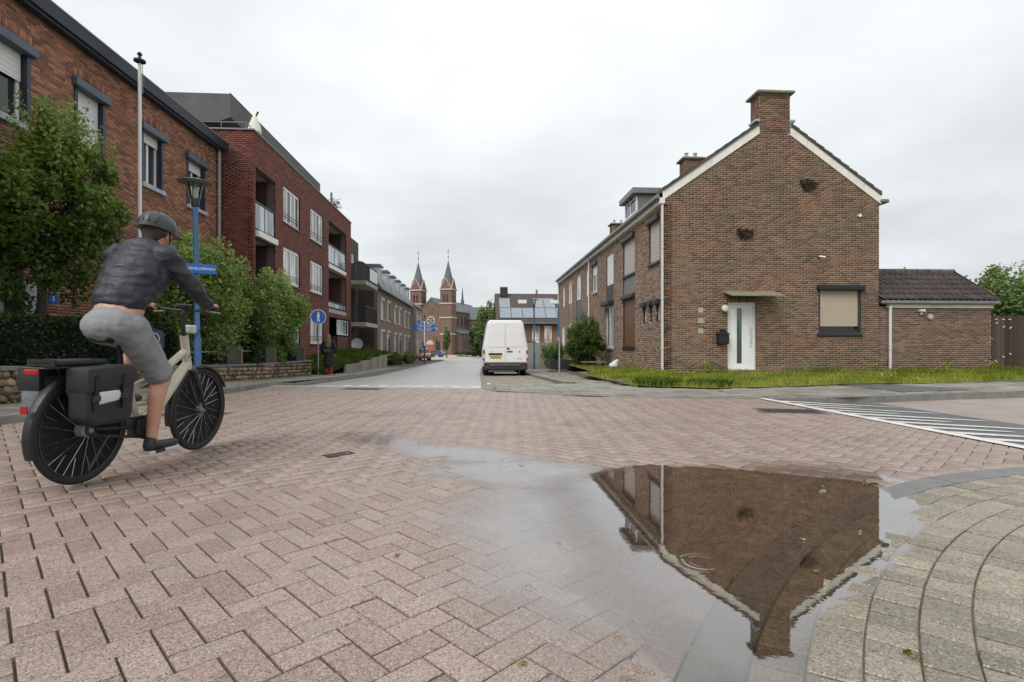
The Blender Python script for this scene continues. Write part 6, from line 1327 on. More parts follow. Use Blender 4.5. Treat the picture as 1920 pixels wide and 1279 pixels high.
# street name plate
SN = thing('street_sign', (-5.03, 9.9, 2.27), 'blue street name plate on the left lamp post', 'street sign', None, world=False)
MB().box(-0.29, 0.29, -0.075, -0.06, -0.085, 0.085).build('plate', 'sign_blue', SN, bevel=0.006)
MB().box(-0.245, 0.245, -0.0785, -0.0755, -0.048, 0.05).build('name_panel', 'sign_blue', SN)
text('name_text', 'KLAASVELDERWEG', 0.062, 'sign_white', SN, (0, -0.079, 0.0), (R(90), 0, 0), 0.001)
MB().lathe([(0.05, -0.03), (0.05, 0.03)], (0, 0, 0), 16).box(-0.03, 0.03, -0.06, -0.03, -0.03, 0.03).build('clamp', 'galvanised', SN)
SN.rotation_euler = (0, 0, R(26))
# blue board with a white arch among the shrubs
BB = thing('arch_sign', (-6.9, 11.75, 0.35), 'blue board with white arch symbol behind the lamp post', 'sign', None, world=False)
MB().box(-0.03, 0.03, -0.01, 0.03, 0.0, 0.55).build('post', 'dark_blue_post', BB)
MB().prism([(-0.21, 0.5), (0.21, 0.5), (0.21, 0.80), (0.15, 0.88), (-0.15, 0.88), (-0.21, 0.80)], -0.03, -0.012).build('board', 'dark_blue_post', BB, bevel=0.004)
MB().tube([(-0.15, -0.034, 0.58), (-0.10, -0.034, 0.58), (-0.13, -0.034, 0.70), (-0.09, -0.034, 0.79), (0, -0.034, 0.82), (0.09, -0.034, 0.79), (0.13, -0.034, 0.70), (0.10, -0.034, 0.58), (0.15, -0.034, 0.58)], 0.012, 6).build('arch_symbol', 'reflector', BB)
BB.rotation_euler = (0, 0, R(20))
# round pedestrian sign
PS = thing('pedestrian_sign', (-6.45, 21.9, float(lpz(0, 21.9))), 'round blue pedestrian path sign on a grey pole', 'road sign', None, world=False)
MB().tube([(0, 0, 0), (0, 0, 2.45)], 0.03, 10).build('pole', 'galvanised', PS, smooth=True)
MB().lathe([(0.30, -0.045), (0.30, -0.035)], (0, 0, 2.33), 28, 'y').build('rim', 'sign_white', PS); dd = MB().lathe([(0.275, -0.05), (0.275, -0.045)], (0, 0, 2.33), 28, 'y').build('disc', 'sign_blue', PS)
pz = 2.33; fg = MB().lathe([(0.032, -0.056), (0.032, -0.05)], (0.0, 0, pz + 0.175), 12, 'y')
fg.prism([(-0.045, pz + 0.13), (0.045, pz + 0.13), (0.055, pz - 0.01), (0.03, pz - 0.01), (0.055, pz - 0.2), (0.02, pz - 0.2), (0, pz - 0.05), (-0.025, pz - 0.2), (-0.06, pz - 0.2), (-0.03, pz - 0.01), (-0.055, pz - 0.01)], -0.056, -0.05).build('walker_symbol', 'sign_white', PS)
PS.rotation_euler = (0, 0, R(18))
# direction signs
DS = thing('direction_sign', (-4.55, 45.0, float(lpz(0, 45.0))), 'signpost with blue and white direction arrows down the street', 'signpost', None, world=False)
MB().tube([(0, 0, 0), (0, 0, 1.5)], 0.07, 10).build('pole', 'dark_blue_post', DS, smooth=True); MB().tube([(0, 0, 1.5), (0, 0, 3.55)], 0.05, 10).build('upper_pole', 'sign_white', DS, smooth=True)
for sx, z, ln in ((-1, 3.35, 0.62), (-1, 3.02, 0.95), (-1, 2.70, 1.0), (1, 3.02, 0.95), (1, 2.70, 1.0)):
    a = sx * 0.06; b = sx * ln
    MB().prism([(a, z), (b * 0.86, z), (b, z + 0.13), (b * 0.86, z + 0.26), (a, z + 0.26)], -0.02, 0.0).build('arrow_panel', 'sign_blue', DS)
    MB().box(min(a, b * 0.7) + 0.05, max(a, b * 0.7) - 0.05, -0.024, -0.0205, z + 0.17, z + 0.20).box(min(a, b * 0.6) + 0.05, max(a, b * 0.6) - 0.05, -0.024, -0.0205, z + 0.07, z + 0.10).build('arrow_lettering', 'sign_white', DS)
MB().box(-0.06, 0.06, -0.06, 0.06, 3.85, 4.05).tube([(0, 0, 3.5), (0, 0, 3.9)], 0.02, 6).build('lamp_sensor', 'black', DS)
# parking sign seen edge-on
ES = thing('parking_sign', (2.82, 18.6, float(spz(np.float64(2.8), np.float64(18.6)))), 'thin grey pole with edge-on blue sign right of the van', 'road sign', None, world=False)
MB().tube([(0, 0, 0), (0, 0, 2.62)], 0.03, 10).build('pole', 'galvanised', ES, smooth=True); MB().box(-0.05, -0.035, -0.2, 0.2, 1.42, 2.56).build('plate', 'blue_post', ES)
ES.rotation_euler = (0, 0, R(-6))
# flagpole
FP = thing('flagpole', (-8.2, 13.45, 0.3), 'slim white flagpole with dark cap against the brick building', 'flagpole', None, world=False)
MB().tube([(0, 0, 0), (0, 0, 7.42)], [0.05, 0.038], 12).build('pole', 'white_paint', FP, smooth=True)
MB().lathe([(0.03, 7.42), (0.13, 7.47), (0.13, 7.51), (0.04, 7.55), (0.03, 7.61), (0.06, 7.65), (0.03, 7.70)], (0, 0, 0), 16).build('cap', 'black', FP, smooth=True); MB().tube([(0.07, 0.0, 7.4), (0.07, 0, 6.7)], 0.008, 5).build('halyard_hook', 'grey_pipe', FP)
# satellite dish, pots, cover on roof, parked bits
SD = thing('satellite_dish', (-7.6, 33.9, 0.25), 'white satellite dish on the balcony wing terrace', 'dish', None, world=False); MB().lathe([(0.02, 0.08), (0.2, 0.05), (0.36, -0.02), (0.36, -0.035), (0.2, 0.03), (0.02, 0.06)], (0, 0, 0.75), 20, 'y').build('dish', 'reflector', SD, smooth=True); MB().tube([(0, 0.1, 0), (0, 0.1, 0.8)], 0.02, 6).tube([(0, 0.05, 0.5), (0, -0.4, 0.7)], 0.01, 5).build('mast', 'zinc', SD)
for k, (x, y) in enumerate(((-7.35, 34.6), (-7.3, 35.1))):
    P_ = thing('flower_pot', (x, y, 0.25), ['terracotta flower pot beside the white dish on the terrace', 'second terracotta flower pot on the terrace further back'][k], 'flower pot', 'terrace flower pots', world=False); MB().lathe([(0.10, 0), (0.16, 0.26), (0.18, 0.26), (0.18, 0.32)], (0, 0, 0), 14).build('pot', 'terracotta', P_, smooth=True); o = leaves('plant', rng.normal(0, 0.12, (160, 3)) + [0, 0, 0.45], 0.05, 'leaf_red', None); o.parent = P_
CB = thing('covered_parasol', (-8.0, 19.6, 8.41), 'pale wrapped bundle standing on the apartment roof edge', 'cover', None, world=False); MB().lathe([(0.16, 0), (0.24, 0.1), (0.20, 0.35), (0.10, 0.6), (0.05, 0.72)], (0, 0, 0), 12).build('wrap', 'verge_white', CB, smooth=True); MB().tube([(0, 0, 0.6), (0.12, 0, 0.85)], 0.03, 6).build('knob', 'charcoal', CB)
PL = thing('roof_plant', (-8.1, 30.4, 8.41), 'small plant on the apartment roof edge', 'plant', None, world=False); o = leaves('foliage', rng.normal(0, 0.16, (240, 3)) + [0, 0, 0.4], 0.06, 'leaf_far', None); o.parent = PL; MB().tube([(0, -0.5, 0), (0, -0.5, 0.9)], 0.06, 8).build('vent', 'zinc', PL)
PLB = thing('litter_bag', (5.3, 20.6, 0.0), 'crumpled pale plastic bag in the grass by the bush', 'bag', None, world=False); blob('bag', [((0, 0, 0.12), 0.16, (0.05, 0.1, 0.2), 0.12), ((-0.1, 0, 0.1), 0.13, (0.1, -0.05, 0.3), 0.07)], 0.03, 'litter', PLB, 1)
BN = thing('garden_bench', (4.7, 21.6, -0.02), 'low grey bench board beside the clipped bush', 'bench', None, world=False); MB().box(-0.5, 0.5, -0.15, 0.15, 0.22, 0.27).build('seat', 'grey_panel', BN)
for sx in (-0.38, 0.38): MB().box(sx - 0.04, sx + 0.04, -0.12, 0.12, 0, 0.22).build('leg', 'charcoal', BN)
PB_ = thing('planter_box', (4.4, 26.5, -0.25), 'black low garden enclosure boards by the row houses', 'planter', None, world=False)
for k in range(3): MB().box(-0.9, 0.9, -1.0 + k * 0.9, -0.95 + k * 0.9, 0, 0.42).build('board', 'charcoal', PB_)
MB().box(-0.95, -0.9, -1.0, 0.9, 0, 0.44).build('board', 'charcoal', PB_)
BS = thing('bird', (22.0, 30.0, 10.45), 'small dark bird flying right of the gable', 'bird', None, world=False)
MB().add([(0, 0, 0), (0.28, 0.03, 0.05), (0.26, 0.12, 0.045), (0.02, 0.12, 0.0), (-0.28, 0.03, 0.05), (-0.26, 0.12, 0.045), (-0.02, 0.12, 0)], [(0, 1, 2, 3), (0, 6, 5, 4)]).tube([(0, -0.12, 0), (0, 0.0, 0.01), (0, 0.12, 0), (0, 0.26, 0)], [0.012, 0.035, 0.03, 0.008], 8).build('body', 'charcoal', BS, smooth=True); BS.rotation_euler = (0, 0, R(60))

# ================================================================ white van
VN = thing('delivery_van', (1.16, 23.2, float(bz(0, 24.5))), 'white delivery van parked with its rear doors facing us', 'van', None, world=False)
def vsec(y, zt, wtop, wmid, z0=0.42):
    h = [(-wmid * 0.97, z0), (-wmid, z0 + 0.35), (-wmid, 1.15), (-wmid * 0.985, 1.35), (-wtop - 0.03, zt - 0.22), (-wtop, zt - 0.1), (-wtop + 0.10, zt)]
    return [(x, y, z) for x, z in h] + [(-x, y, z) for x, z in h[::-1]]
secs = [vsec(0.0, 2.42, 0.76, 0.96), vsec(0.12, 2.47, 0.79, 0.985), vsec(3.4, 2.48, 0.80, 0.99), vsec(4.3, 2.2, 0.74, 0.98), vsec(4.75, 1.45, 0.86, 0.96), vsec(5.35, 1.05, 0.84, 0.92)]
secs[4] = [(x, y, min(z, 1.32)) for x, y, z in secs[4]]; secs[5] = [(x, y, min(z, 0.98)) for x, y, z in secs[5]]
V = [v for s in secs for v in s]; m_ = 14; F = [(i * m_ + k, (i + 1) * m_ + k, (i + 1) * m_ + (k + 1) % m_, i * m_ + (k + 1) % m_) for i in range(5) for k in range(m_)] + [tuple(range(m_)), tuple(range(6 * m_ - 1, 5 * m_ - 1, -1))]
MB().add(V, F).build('body', 'van_white', VN, smooth=True, bevel=0.03, seg=2)
for sx in (-1, 1):                                           # rear doors with a raised window panel each
    xo = lambda z: np.interp(z, [0.5, 1.15, 1.35, 2.2, 2.36], [0.90, 0.90, 0.885, 0.74, 0.70])
    pts = [(sx * 0.006, 0.62), (sx * xo(0.62), 0.62), (sx * xo(1.15), 1.15), (sx * xo(1.4), 1.4), (sx * xo(2.2), 2.2), (sx * (xo(2.36) - 0.05), 2.34), (sx * 0.006, 2.34)]
    dr = MB().prism(pts, -0.03, 0.02).build('rear_door', 'van_white', VN, bevel=0.012, seg=2)
    pts = [(sx * 0.06, 1.28), (sx * 0.78, 1.28), (sx * 0.80, 1.45), (sx * 0.70, 1.98), (sx * 0.64, 2.03), (sx * 0.06, 2.03)]
    MB().prism(pts, -0.042, -0.028).build('door_panel', 'van_white', dr, bevel=0.012, seg=2)
    pts = [(sx * 0.90, 0.66), (sx * 0.985, 0.66), (sx * 0.985, 1.26), (sx * 0.93, 1.26), (sx * 0.90, 1.18)]
    tl = MB().prism(pts, -0.035, 0.1).build('tail_light', 'reflector', VN, bevel=0.01)
    MB().box(sx * 0.943 - 0.036, sx * 0.943 + 0.036, -0.05, -0.036, 0.98, 1.14).box(sx * 0.943 - 0.036, sx * 0.943 + 0.036, -0.05, -0.036, 0.70, 0.80).build('red_lens', 'red_lens', tl)
    MB().box(sx * 0.80 - 0.05, sx * 0.80 + 0.05, -0.125, -0.11, 0.38, 0.44).build('bumper_reflector', 'red_lens', VN)
    for y in (0.95, 4.45):
        wh = MB().lathe([(0.22, -0.11), (0.32, -0.11), (0.34, -0.06), (0.34, 0.06), (0.32, 0.11), (0.22, 0.11)], (sx * 0.84, y, 0.34), 24, 'x').build('wheel', 'rubber', VN, smooth=True)
        MB().lathe([(0.05, 0.0), (0.21, 0.0), (0.21, 0.02)], (sx * 0.90, y, 0.34), 18, 'x').build('rim', 'grey_pipe', wh)
    MB().box(sx * 1.0 - 0.02, sx * 1.0 + 0.16 * sx if sx > 0 else sx * 1.0 + 0.02, 3.95, 4.05, 1.3, 1.62).build('mirror', 'black', VN, bevel=0.03) if sx > 0 else MB().box(-1.16, -0.98, 3.95, 4.05, 1.3, 1.62).build('mirror', 'black', VN, bevel=0.03)
MB().box(-0.95, 0.95, -0.11, 0.3, 0.28, 0.60).build('bumper', 'charcoal', VN, bevel=0.04, seg=2)
MB().box(-0.72, 0.62, -0.125, -0.112, 0.50, 0.52).build('step_edge', 'grey_pipe', VN); MB().box(-0.5, 0.5, -0.02, 0.04, 0.13, 0.19).build('axle_bar', 'galvanised', VN)
MB().box(-0.8, 0.8, 0.3, 4.8, 0.25, 0.45).build('chassis', 'black', VN)
MB().box(-0.74, -0.15, -0.055, -0.031, 0.93, 1.02).build('plate_light_bar', 'charcoal', VN, bevel=0.01); pl_ = MB().box(-0.68, -0.19, -0.045, -0.031, 0.79, 0.90).build('number_plate', 'plate_yellow', VN)
for k in range(6): MB().box(-0.64 + k * 0.072, -0.605 + k * 0.072, -0.048, -0.0455, 0.82, 0.875).build('plate_character', 'orange_wood', pl_)
MB().prism([(0.05, 1.17), (0.20, 1.17), (0.17, 1.22), (0.05, 1.29)], -0.045, -0.041).build('red_emblem', 'red_lens', VN); MB().box(0.05, 0.30, -0.06, -0.041, 1.06, 1.11).build('door_handle', 'charcoal', VN, bevel=0.01)
MB().box(-0.62, -0.58, -0.045, -0.03, 1.07, 1.1).box(0.58, 0.64, -0.045, -0.03, 1.06, 1.1).build('door_lock', 'charcoal', VN); MB().box(0.5, 0.72, -0.034, -0.03, 0.76, 0.785).build('model_badge', 'grey_pipe', VN)
MB().box(-0.74, 0.74, 0.5, 0.56, 2.49, 2.53).box(-0.74, 0.74, 2.5, 2.56, 2.5, 2.54).build('roof_bar', 'charcoal', VN)
VN.rotation_euler = (R(-1.6), 0, R(0.5))

# ================================================================ cars by the church
def car(x, y, z, rz, paint, label, front=False):
    T = thing('parked_car', (x, y, z), label, 'car', 'cars parked near the church', world=False)
    sec = [(-2.1, 0.35), (-2.12, 0.75), (-2.0, 0.95), (-1.75, 1.0), (-1.2, 1.42), (-0.3, 1.5), (0.45, 1.42), (1.1, 0.98), (1.95, 0.85), (2.12, 0.65), (2.1, 0.35)]
    V = []; 
    for sx, k in ((-0.86, 0), (-0.88, 1), (0.88, 1), (0.86, 0)):
        for (a, b) in sec:
            xs_ = sx * (1 if b < 1.05 else 0.80); V.append((xs_, a * (0.97 if k == 0 else 1), b))
    n = len(sec); F = [(r * n + i, r * n + (i + 1) % n, (r + 1) * n + (i + 1) % n, (r + 1) * n + i) for r in range(3) for i in range(n)] + [tuple(range(n)), tuple(range(4 * n - 1, 3 * n - 1, -1))]
    MB().add(V, F).build('body', paint, T, smooth=True, bevel=0.04, seg=2)
    MB().add([(-0.66, -1.24, 1.39), (0.66, -1.24, 1.39), (0.78, -1.74, 1.03), (-0.78, -1.74, 1.03)], [(0, 1, 2, 3)]).build('rear_window', 'glass', T, fix=False).location = (0, -0.03, 0.02)
    MB().add([(-0.66, 0.50, 1.41), (0.66, 0.50, 1.41), (0.78, 1.06, 1.02), (-0.78, 1.06, 1.02)], [(0, 1, 2, 3)]).build('windscreen', 'glass', T, fix=False).location = (0, 0.03, 0.02)
    for sx in (-1, 1):
        MB().add([(sx * 0.80, -1.2, 1.05), (sx * 0.80, 0.9, 1.05), (sx * 0.735, 0.4, 1.38), (sx * 0.735, -1.0, 1.38)], [(0, 1, 2, 3)]).build('side_window', 'glass', T, fix=False).location = (sx * 0.05, 0, 0)
        for y_ in (-1.3, 1.32): MB().lathe([(0.2, -0.1), (0.31, -0.1), (0.31, 0.1), (0.2, 0.1)], (sx * 0.78, y_, 0.31), 18, 'x').build('wheel', 'rubber', T)
        MB().box(sx * 0.70 - 0.12, sx * 0.70 + 0.12, -2.15, -2.05, 0.72, 0.88).build('tail_light', 'red_lens', T); MB().box(sx * 0.66 - 0.14, sx * 0.66 + 0.14, 2.0, 2.14, 0.6, 0.72).build('headlight', 'reflector', T)
    MB().box(-0.26, 0.26, -2.15, -2.1, 0.5, 0.62).build('number_plate', 'plate_yellow', T); MB().box(-0.8, 0.8, -2.16, -2.06, 0.35, 0.45).build('bumper', 'charcoal', T)
    T.rotation_euler = (0, 0, rz); return T
car(-6.6, 62.5, float(G(62.5)), R(190), 'orange_paint', 'orange-red car parked behind the signpost')
car(-7.6, 72.5, float(G(72)), R(10), 'white_paint', 'white car parked behind the orange car')
car(-9.6, 118, float(G(118)), R(75), 'blue_paint', 'dark blue car parked in front of the church')
car(-13.2, 122, float(G(122)), R(80), 'silver_paint', 'silver car parked left of the blue car')
YB = thing('yellow_bin', (-11.3, 116, float(G(116))), 'small yellow grit box between the parked cars', 'box', None, world=False); MB().box(-0.45, 0.45, -0.3, 0.3, 0, 1.2).build('box_body', 'mustard', YB, bevel=0.05); MB().box(-0.48, 0.48, -0.33, 0.33, 1.2, 1.35).build('lid', 'mustard', YB, bevel=0.04)
sq = sheet('square', np.array([60, 80, 110, 160, 215.0]), I([60, 215], [-14, -40]), I([60, 215], [-4.4, -3]), 4, lambda X, Y: G(Y) + 0.02, 'concrete', label='grey paved square in front of the church', cat='square')
vg = thing('verge_shrub', (-11, 108, float(G(108))), 'low yellow-green shrubs along the church square', 'shrub'); P, t_ = crown_points((-10.8, 108, float(G(108)) + 0.4), (3.2, 0.8, 0.6), 1500, 20, 0.4); leaves('foliage', P, 0.14, 'leaf_far', vg, t_)
hd = thing('hedge', (2, 132, float(G(132))), 'low hedge in front of the church aisle', 'hedge'); P, t_ = crown_points((2.5, 130, float(G(130)) + 0.7), (9, 0.9, 0.9), 3000, 60, 0.2); leaves('foliage', P, 0.2, 'leaf_bush', hd, t_)

# ================================================================ bicycle
bike_loc = np.array([-2.81 * cY + 3.475 * sY, 2.81 * sY + 3.475 * cY, 0.0]); fr_ = np.array([-2.72 * cY + 4.615 * sY, 2.72 * sY + 4.615 * cY]); hd_ = math.atan2(fr_[1] - bike_loc[1], fr_[0] - bike_loc[0]) - R(90)
bike_loc[2] = 0.002
BI = thing('bicycle', bike_loc, 'cream-framed electric bicycle ridden by the cyclist', 'bicycle', None, world=False)
WR = 0.352
def arc(c, r, a0, a1, n, x=0): return [(x, c[0] + r * math.cos(a0 + (a1 - a0) * k / n), c[1] + r * math.sin(a0 + (a1 - a0) * k / n)) for k in range(n + 1)]
for yc in (0.0, 1.14):
    V = []; F = []; nu, nv = 40, 10
    for i in range(nu):
        for j in range(nv):
            a = 2 * math.pi * i / nu; b = 2 * math.pi * j / nv; r = WR - 0.020 + 0.020 * math.cos(b); V.append((0.020 * math.sin(b), yc + r * math.cos(a), WR + r * math.sin(a))); F.append((i * nv + j, ((i + 1) % nu) * nv + j, ((i + 1) % nu) * nv + (j + 1) % nv, i * nv + (j + 1) % nv))
    wh = MB().add(V, F).build('wheel', 'rubber', BI, smooth=True)
    MB().lathe([(0.300, -0.011), (0.312, -0.013), (0.312, 0.013), (0.300, 0.011), (0.300, -0.011)], (0, yc, WR), 40, 'x').build('rim', 'charcoal', wh).data.polygons[0].use_smooth = False
    sp = MB()
    for k in range(28): a = k * 2 * math.pi / 28; sx = 0.028 if k % 2 else -0.028; sp.tube([(sx, yc + 0.03 * math.cos(a + 0.8), WR + 0.03 * math.sin(a + 0.8)), (0, yc + 0.302 * math.cos(a), WR + 0.302 * math.sin(a))], 0.0013, 4, False)
    sp.build('spokes', 'chrome', wh, fix=False)
    MB().lathe([(0.012, -0.06), (0.03, -0.035), (0.022, 0.0), (0.03, 0.035), (0.012, 0.06)] if yc else [(0.012, -0.07), (0.05, -0.04), (0.05, 0.04), (0.012, 0.07)], (0, yc, WR), 16, 'x').build('hub', 'grey_pipe', wh, smooth=True)
    pts = arc((yc, WR), WR + 0.022, R(10 if yc == 0 else 25), R(200 if yc == 0 else 195), 26); fd = MB(); V = []; F = []
    for p in pts:
        dy, dz = p[1] - yc, p[2] - WR; l_ = math.hypot(dy, dz)
        for (x, e) in ((-0.030, -0.014), (-0.024, 0.003), (0, 0.009), (0.024, 0.003), (0.030, -0.014)): V.append((x, p[1] + dy / l_ * e, p[2] + dz / l_ * e))
    F = [(i * 5 + j, i * 5 + j + 1, (i + 1) * 5 + j + 1, (i + 1) * 5 + j) for i in range(len(pts) - 1) for j in range(4)]
    MB().add(V, F).build('fender', 'black', BI, smooth=True)
BBp = (0, 0.47, 0.30)
MB().tube([(0, 0.985, 0.76), (0, 0.80, 0.58), (0, 0.60, 0.38), BBp], [0.034, 0.045, 0.048, 0.05], 14).tube([(0, 0.985, 0.70), (0, 0.925, 0.98)], 0.033, 14).tube([(0, 0.955, 0.86), (0, 0.62, 0.66), (0, 0.36, 0.585)], [0.03, 0.028, 0.026], 12).tube([BBp, (0, 0.30, 0.76)], 0.026, 12).build('frame', 'cream_frame', BI, smooth=True)
ST = MB()
for sx in (-1, 1): ST.tube([(sx * 0.03, 0.45, 0.30), (sx * 0.062, 0.02, WR)], 0.013, 8).tube([(sx * 0.025, 0.335, 0.64), (sx * 0.062, 0.0, WR + 0.01)], 0.010, 8)
ST.build('rear_stays', 'black', BI, smooth=True)
FK = MB().tube([(0, 0.992, 0.69), (0, 1.0, 0.66)], 0.03, 10)
for sx in (-1, 1): FK.tube([(0, 0.995, 0.70), (sx * 0.055, 1.0, 0.68), (sx * 0.058, 1.07, 0.52), (sx * 0.058, 1.14, WR)], [0.024, 0.024, 0.019, 0.012], 10)
FK.build('fork', 'charcoal', BI, smooth=True)
MB().tube([(0, 0.30, 0.76), (0, 0.255, 0.96)], 0.015, 10).build('seat_post', 'black', BI, smooth=True)
blob('saddle', [((0, 0.15, 0.955), 0.045, (0, 0.42, 0.965), 0.022), ((-0.055, 0.14, 0.955), 0.045, (0.055, 0.14, 0.955), 0.045)], 0.012, 'black', BI, 4)
MB().tube([(0, 0.925, 0.98), (0, 0.90, 1.14), (0, 0.93, 1.185)], [0.018, 0.016, 0.018], 10).build('stem', 'black', BI, smooth=True)
HB = [(-0.31, 0.86, 1.20), (-0.22, 0.90, 1.205), (-0.1, 0.935, 1.19), (0, 0.94, 1.185), (0.1, 0.935, 1.19), (0.22, 0.90, 1.205), (0.31, 0.86, 1.20)]
MB().tube(HB, 0.012, 10).build('handlebar', 'charcoal', BI, smooth=True)
for sx in (-1, 1):
    MB().tube([(sx * 0.20, 0.907, 1.204), (sx * 0.325, 0.853, 1.20)], 0.017, 10).build('grip', 'rubber', BI, smooth=True); MB().tube([(sx * 0.17, 0.925, 1.20), (sx * 0.22, 0.965, 1.18), (sx * 0.29, 0.95, 1.175)], 0.007, 6).build('brake_lever', 'grey_pipe', BI)
    MB().tube([(sx * 0.2, 0.91, 1.21), (sx * 0.27, 0.94, 1.30)], 0.004, 5).box(sx * 0.27 - 0.05, sx * 0.27 + 0.05, 0.935, 0.95, 1.29, 1.36).build('mirror', 'black', BI) if sx < 0 else None
MB().box(-0.05, 0.05, 0.885, 0.955, 1.215, 1.24).build('display', 'charcoal', BI, bevel=0.008); MB().box(-0.04, 0.04, 0.97, 1.03, 1.0, 1.07).build('front_light', 'reflector', BI, bevel=0.012)
MB().box(-0.045, 0.045, 0.40, 0.56, 0.23, 0.38).build('motor', 'black', BI, bevel=0.03, seg=2)
cr_ = MB().lathe([(0.09, -0.004), (0.09, 0.004)], (0.06, 0.47, 0.30), 24, 'x').build('chainring', 'charcoal', BI)
MB().bar((0.075, 0.47, 0.30), (0.085, 0.475, 0.135), 0.022, 0.016).bar((-0.075, 0.47, 0.30), (-0.085, 0.465, 0.465), 0.022, 0.016).build('crank', 'grey_pipe', BI); MB().bar((0.06, 0.47, 0.375), (0.06, 0.0, 0.39), 0.014, 0.02).bar((0.06, 0.47, 0.225), (0.06, 0.0, 0.315), 0.014, 0.02).build('chain_guard', 'black', BI)
for sx, z in ((1, 0.13), (-1, 0.47)): MB().box(sx * 0.14 - 0.045, sx * 0.14 + 0.045, 0.43, 0.52, z - 0.012, z + 0.012).build('pedal', 'rubber', BI, bevel=0.005)
cb_ = MB()
for sx in (-1, 1): cb_.tube([(sx * 0.16, 0.93, 1.20), (sx * 0.12, 1.03, 1.16), (sx * 0.05, 1.06, 1.05), (sx * 0.02, 1.0, 0.92), (sx * 0.035, 0.95, 0.80)], 0.004, 5)
cb_.build('brake_cable', 'black', BI, smooth=True)
MB().lathe([(0.042, -0.003), (0.042, 0.003)], (0.06, 0.0, WR), 20, 'x').build('sprocket', 'charcoal', BI)
RK = MB()
for sx in (-1, 1): RK.tube([(sx * 0.06, 0.28, 0.72), (sx * 0.07, 0.1, 0.765), (sx * 0.07, -0.34, 0.765)], 0.007, 6).tube([(sx * 0.065, 0.0, WR + 0.02), (sx * 0.07, -0.12, 0.765)], 0.006, 6)
for y in (0.2, 0.05, -0.1, -0.25, -0.34): RK.tube([(-0.07, y, 0.765), (0.07, y, 0.765)], 0.006, 6)
RK.build('rack', 'charcoal', BI, smooth=True); MB().box(-0.045, 0.045, -0.365, -0.345, 0.725, 0.76).build('rear_light', 'red_lens', BI, bevel=0.008); MB().box(-0.02, 0.02, -0.395, -0.385, 0.50, 0.545).build('rear_reflector', 'red_lens', BI); MB().tube([(0.09, 0.1, 0.3), (0.16, -0.12, 0.12)], 0.009, 6).build('kickstand', 'charcoal', BI)
BI.rotation_euler = (0, R(2.0), hd_)
def bag(sx, material, label):
    T = thing('pannier_bag', bike_loc, label, 'bag', 'bags on the bicycle rack', world=False)
    xa, xb = sx * 0.085, sx * 0.225
    MB().prism([(-0.22, 0.73), (0.13, 0.75), (0.17, 0.70), (0.15, 0.43), (0.09, 0.40), (-0.15, 0.40), (-0.21, 0.45)], min(xa, xb), max(xa, xb), 'x').build('bag_body', material, T, smooth=True, bevel=0.035, seg=3)
    fl = MB().prism([(-0.225, 0.68), (-0.225, 0.765), (0.135, 0.78), (0.175, 0.72), (0.17, 0.66), (-0.22, 0.61)], min(xa, xb + sx * 0.012), max(xa, xb + sx * 0.012), 'x').build('flap', 'pannier', T, smooth=True, bevel=0.02, seg=2)
    for y in (-0.16, 0.05): MB().box(min(xb, xb + sx * 0.018), max(xb, xb + sx * 0.018), y - 0.015, y + 0.015, 0.5, 0.72).build('strap', 'black', T); MB().box(min(xb, xb + sx * 0.026), max(xb, xb + sx * 0.026), y - 0.022, y + 0.022, 0.56, 0.595).build('buckle', 'charcoal', T, bevel=0.004)
    if sx > 0: blob('reflective_patch', [((xb + 0.004, -0.14, 0.575), 0.045, (xb + 0.004, 0.0, 0.585), 0.04, (0.18, 1, 1))], 0.007, 'reflector', T, 4)
    T.rotation_euler = (0, R(2.0), hd_); return T
bag(1, 'pannier', 'black right-hand pannier with grey reflective patch'); bag(-1, 'pannier_grey', 'grey left-hand pannier on the far side of the rear wheel')
LB = thing('rack_bag', bike_loc, 'flat dark bag strapped on the bicycle rack', 'bag', 'bags on the bicycle rack', world=False); MB().box(-0.085, 0.085, -0.30, 0.10, 0.775, 0.812).build('bag_body', 'pannier', LB, smooth=True, bevel=0.015, seg=3); MB().box(-0.088, 0.088, -0.30, -0.285, 0.774, 0.815).build('strap', 'black', LB); LB.rotation_euler = (0, R(2.0), hd_)

# ================================================================ cyclist
CY = thing('person', bike_loc, 'cyclist in dark jacket, grey shorts and helmet riding away', 'person', None, world=False)
body = []
body += [((0, 0.595, 1.741), 0.088, (0, 0.620, 1.764), 0.092, (0.86, 1.05, 1.15)), ((0, 0.655, 1.689), 0.05, (0, 0.675, 1.671), 0.045), ((0, 0.710, 1.722), 0.014, (0, 0.730, 1.703), 0.016), ((0.078, 0.595, 1.722), 0.02, (0.082, 0.585, 1.750), 0.022, (0.5, 1, 1)), ((-0.078, 0.595, 1.722), 0.02, (-0.082, 0.585, 1.750), 0.022, (0.5, 1, 1))]
body += [((0, 0.515, 1.577), 0.062, (0, 0.585, 1.699), 0.056), ((0, 0.220, 1.050), 0.138, (0, 0.270, 1.160), 0.138, (1.15, 0.9, 1)), ((0, 0.270, 1.160), 0.138, (0, 0.365, 1.390), 0.135, (1.15, 0.88, 1)), ((0, 0.365, 1.390), 0.135, (0, 0.437, 1.540), 0.12, (1.25, 0.8, 1)), ((-0.17, 0.455, 1.549), 0.065, (0.17, 0.455, 1.549), 0.065)]
knee = {1: (0.125, 0.53, 0.655), -1: (-0.125, 0.63, 0.93)}; ank = {1: (0.13, 0.44, 0.235), -1: (-0.13, 0.41, 0.565)}
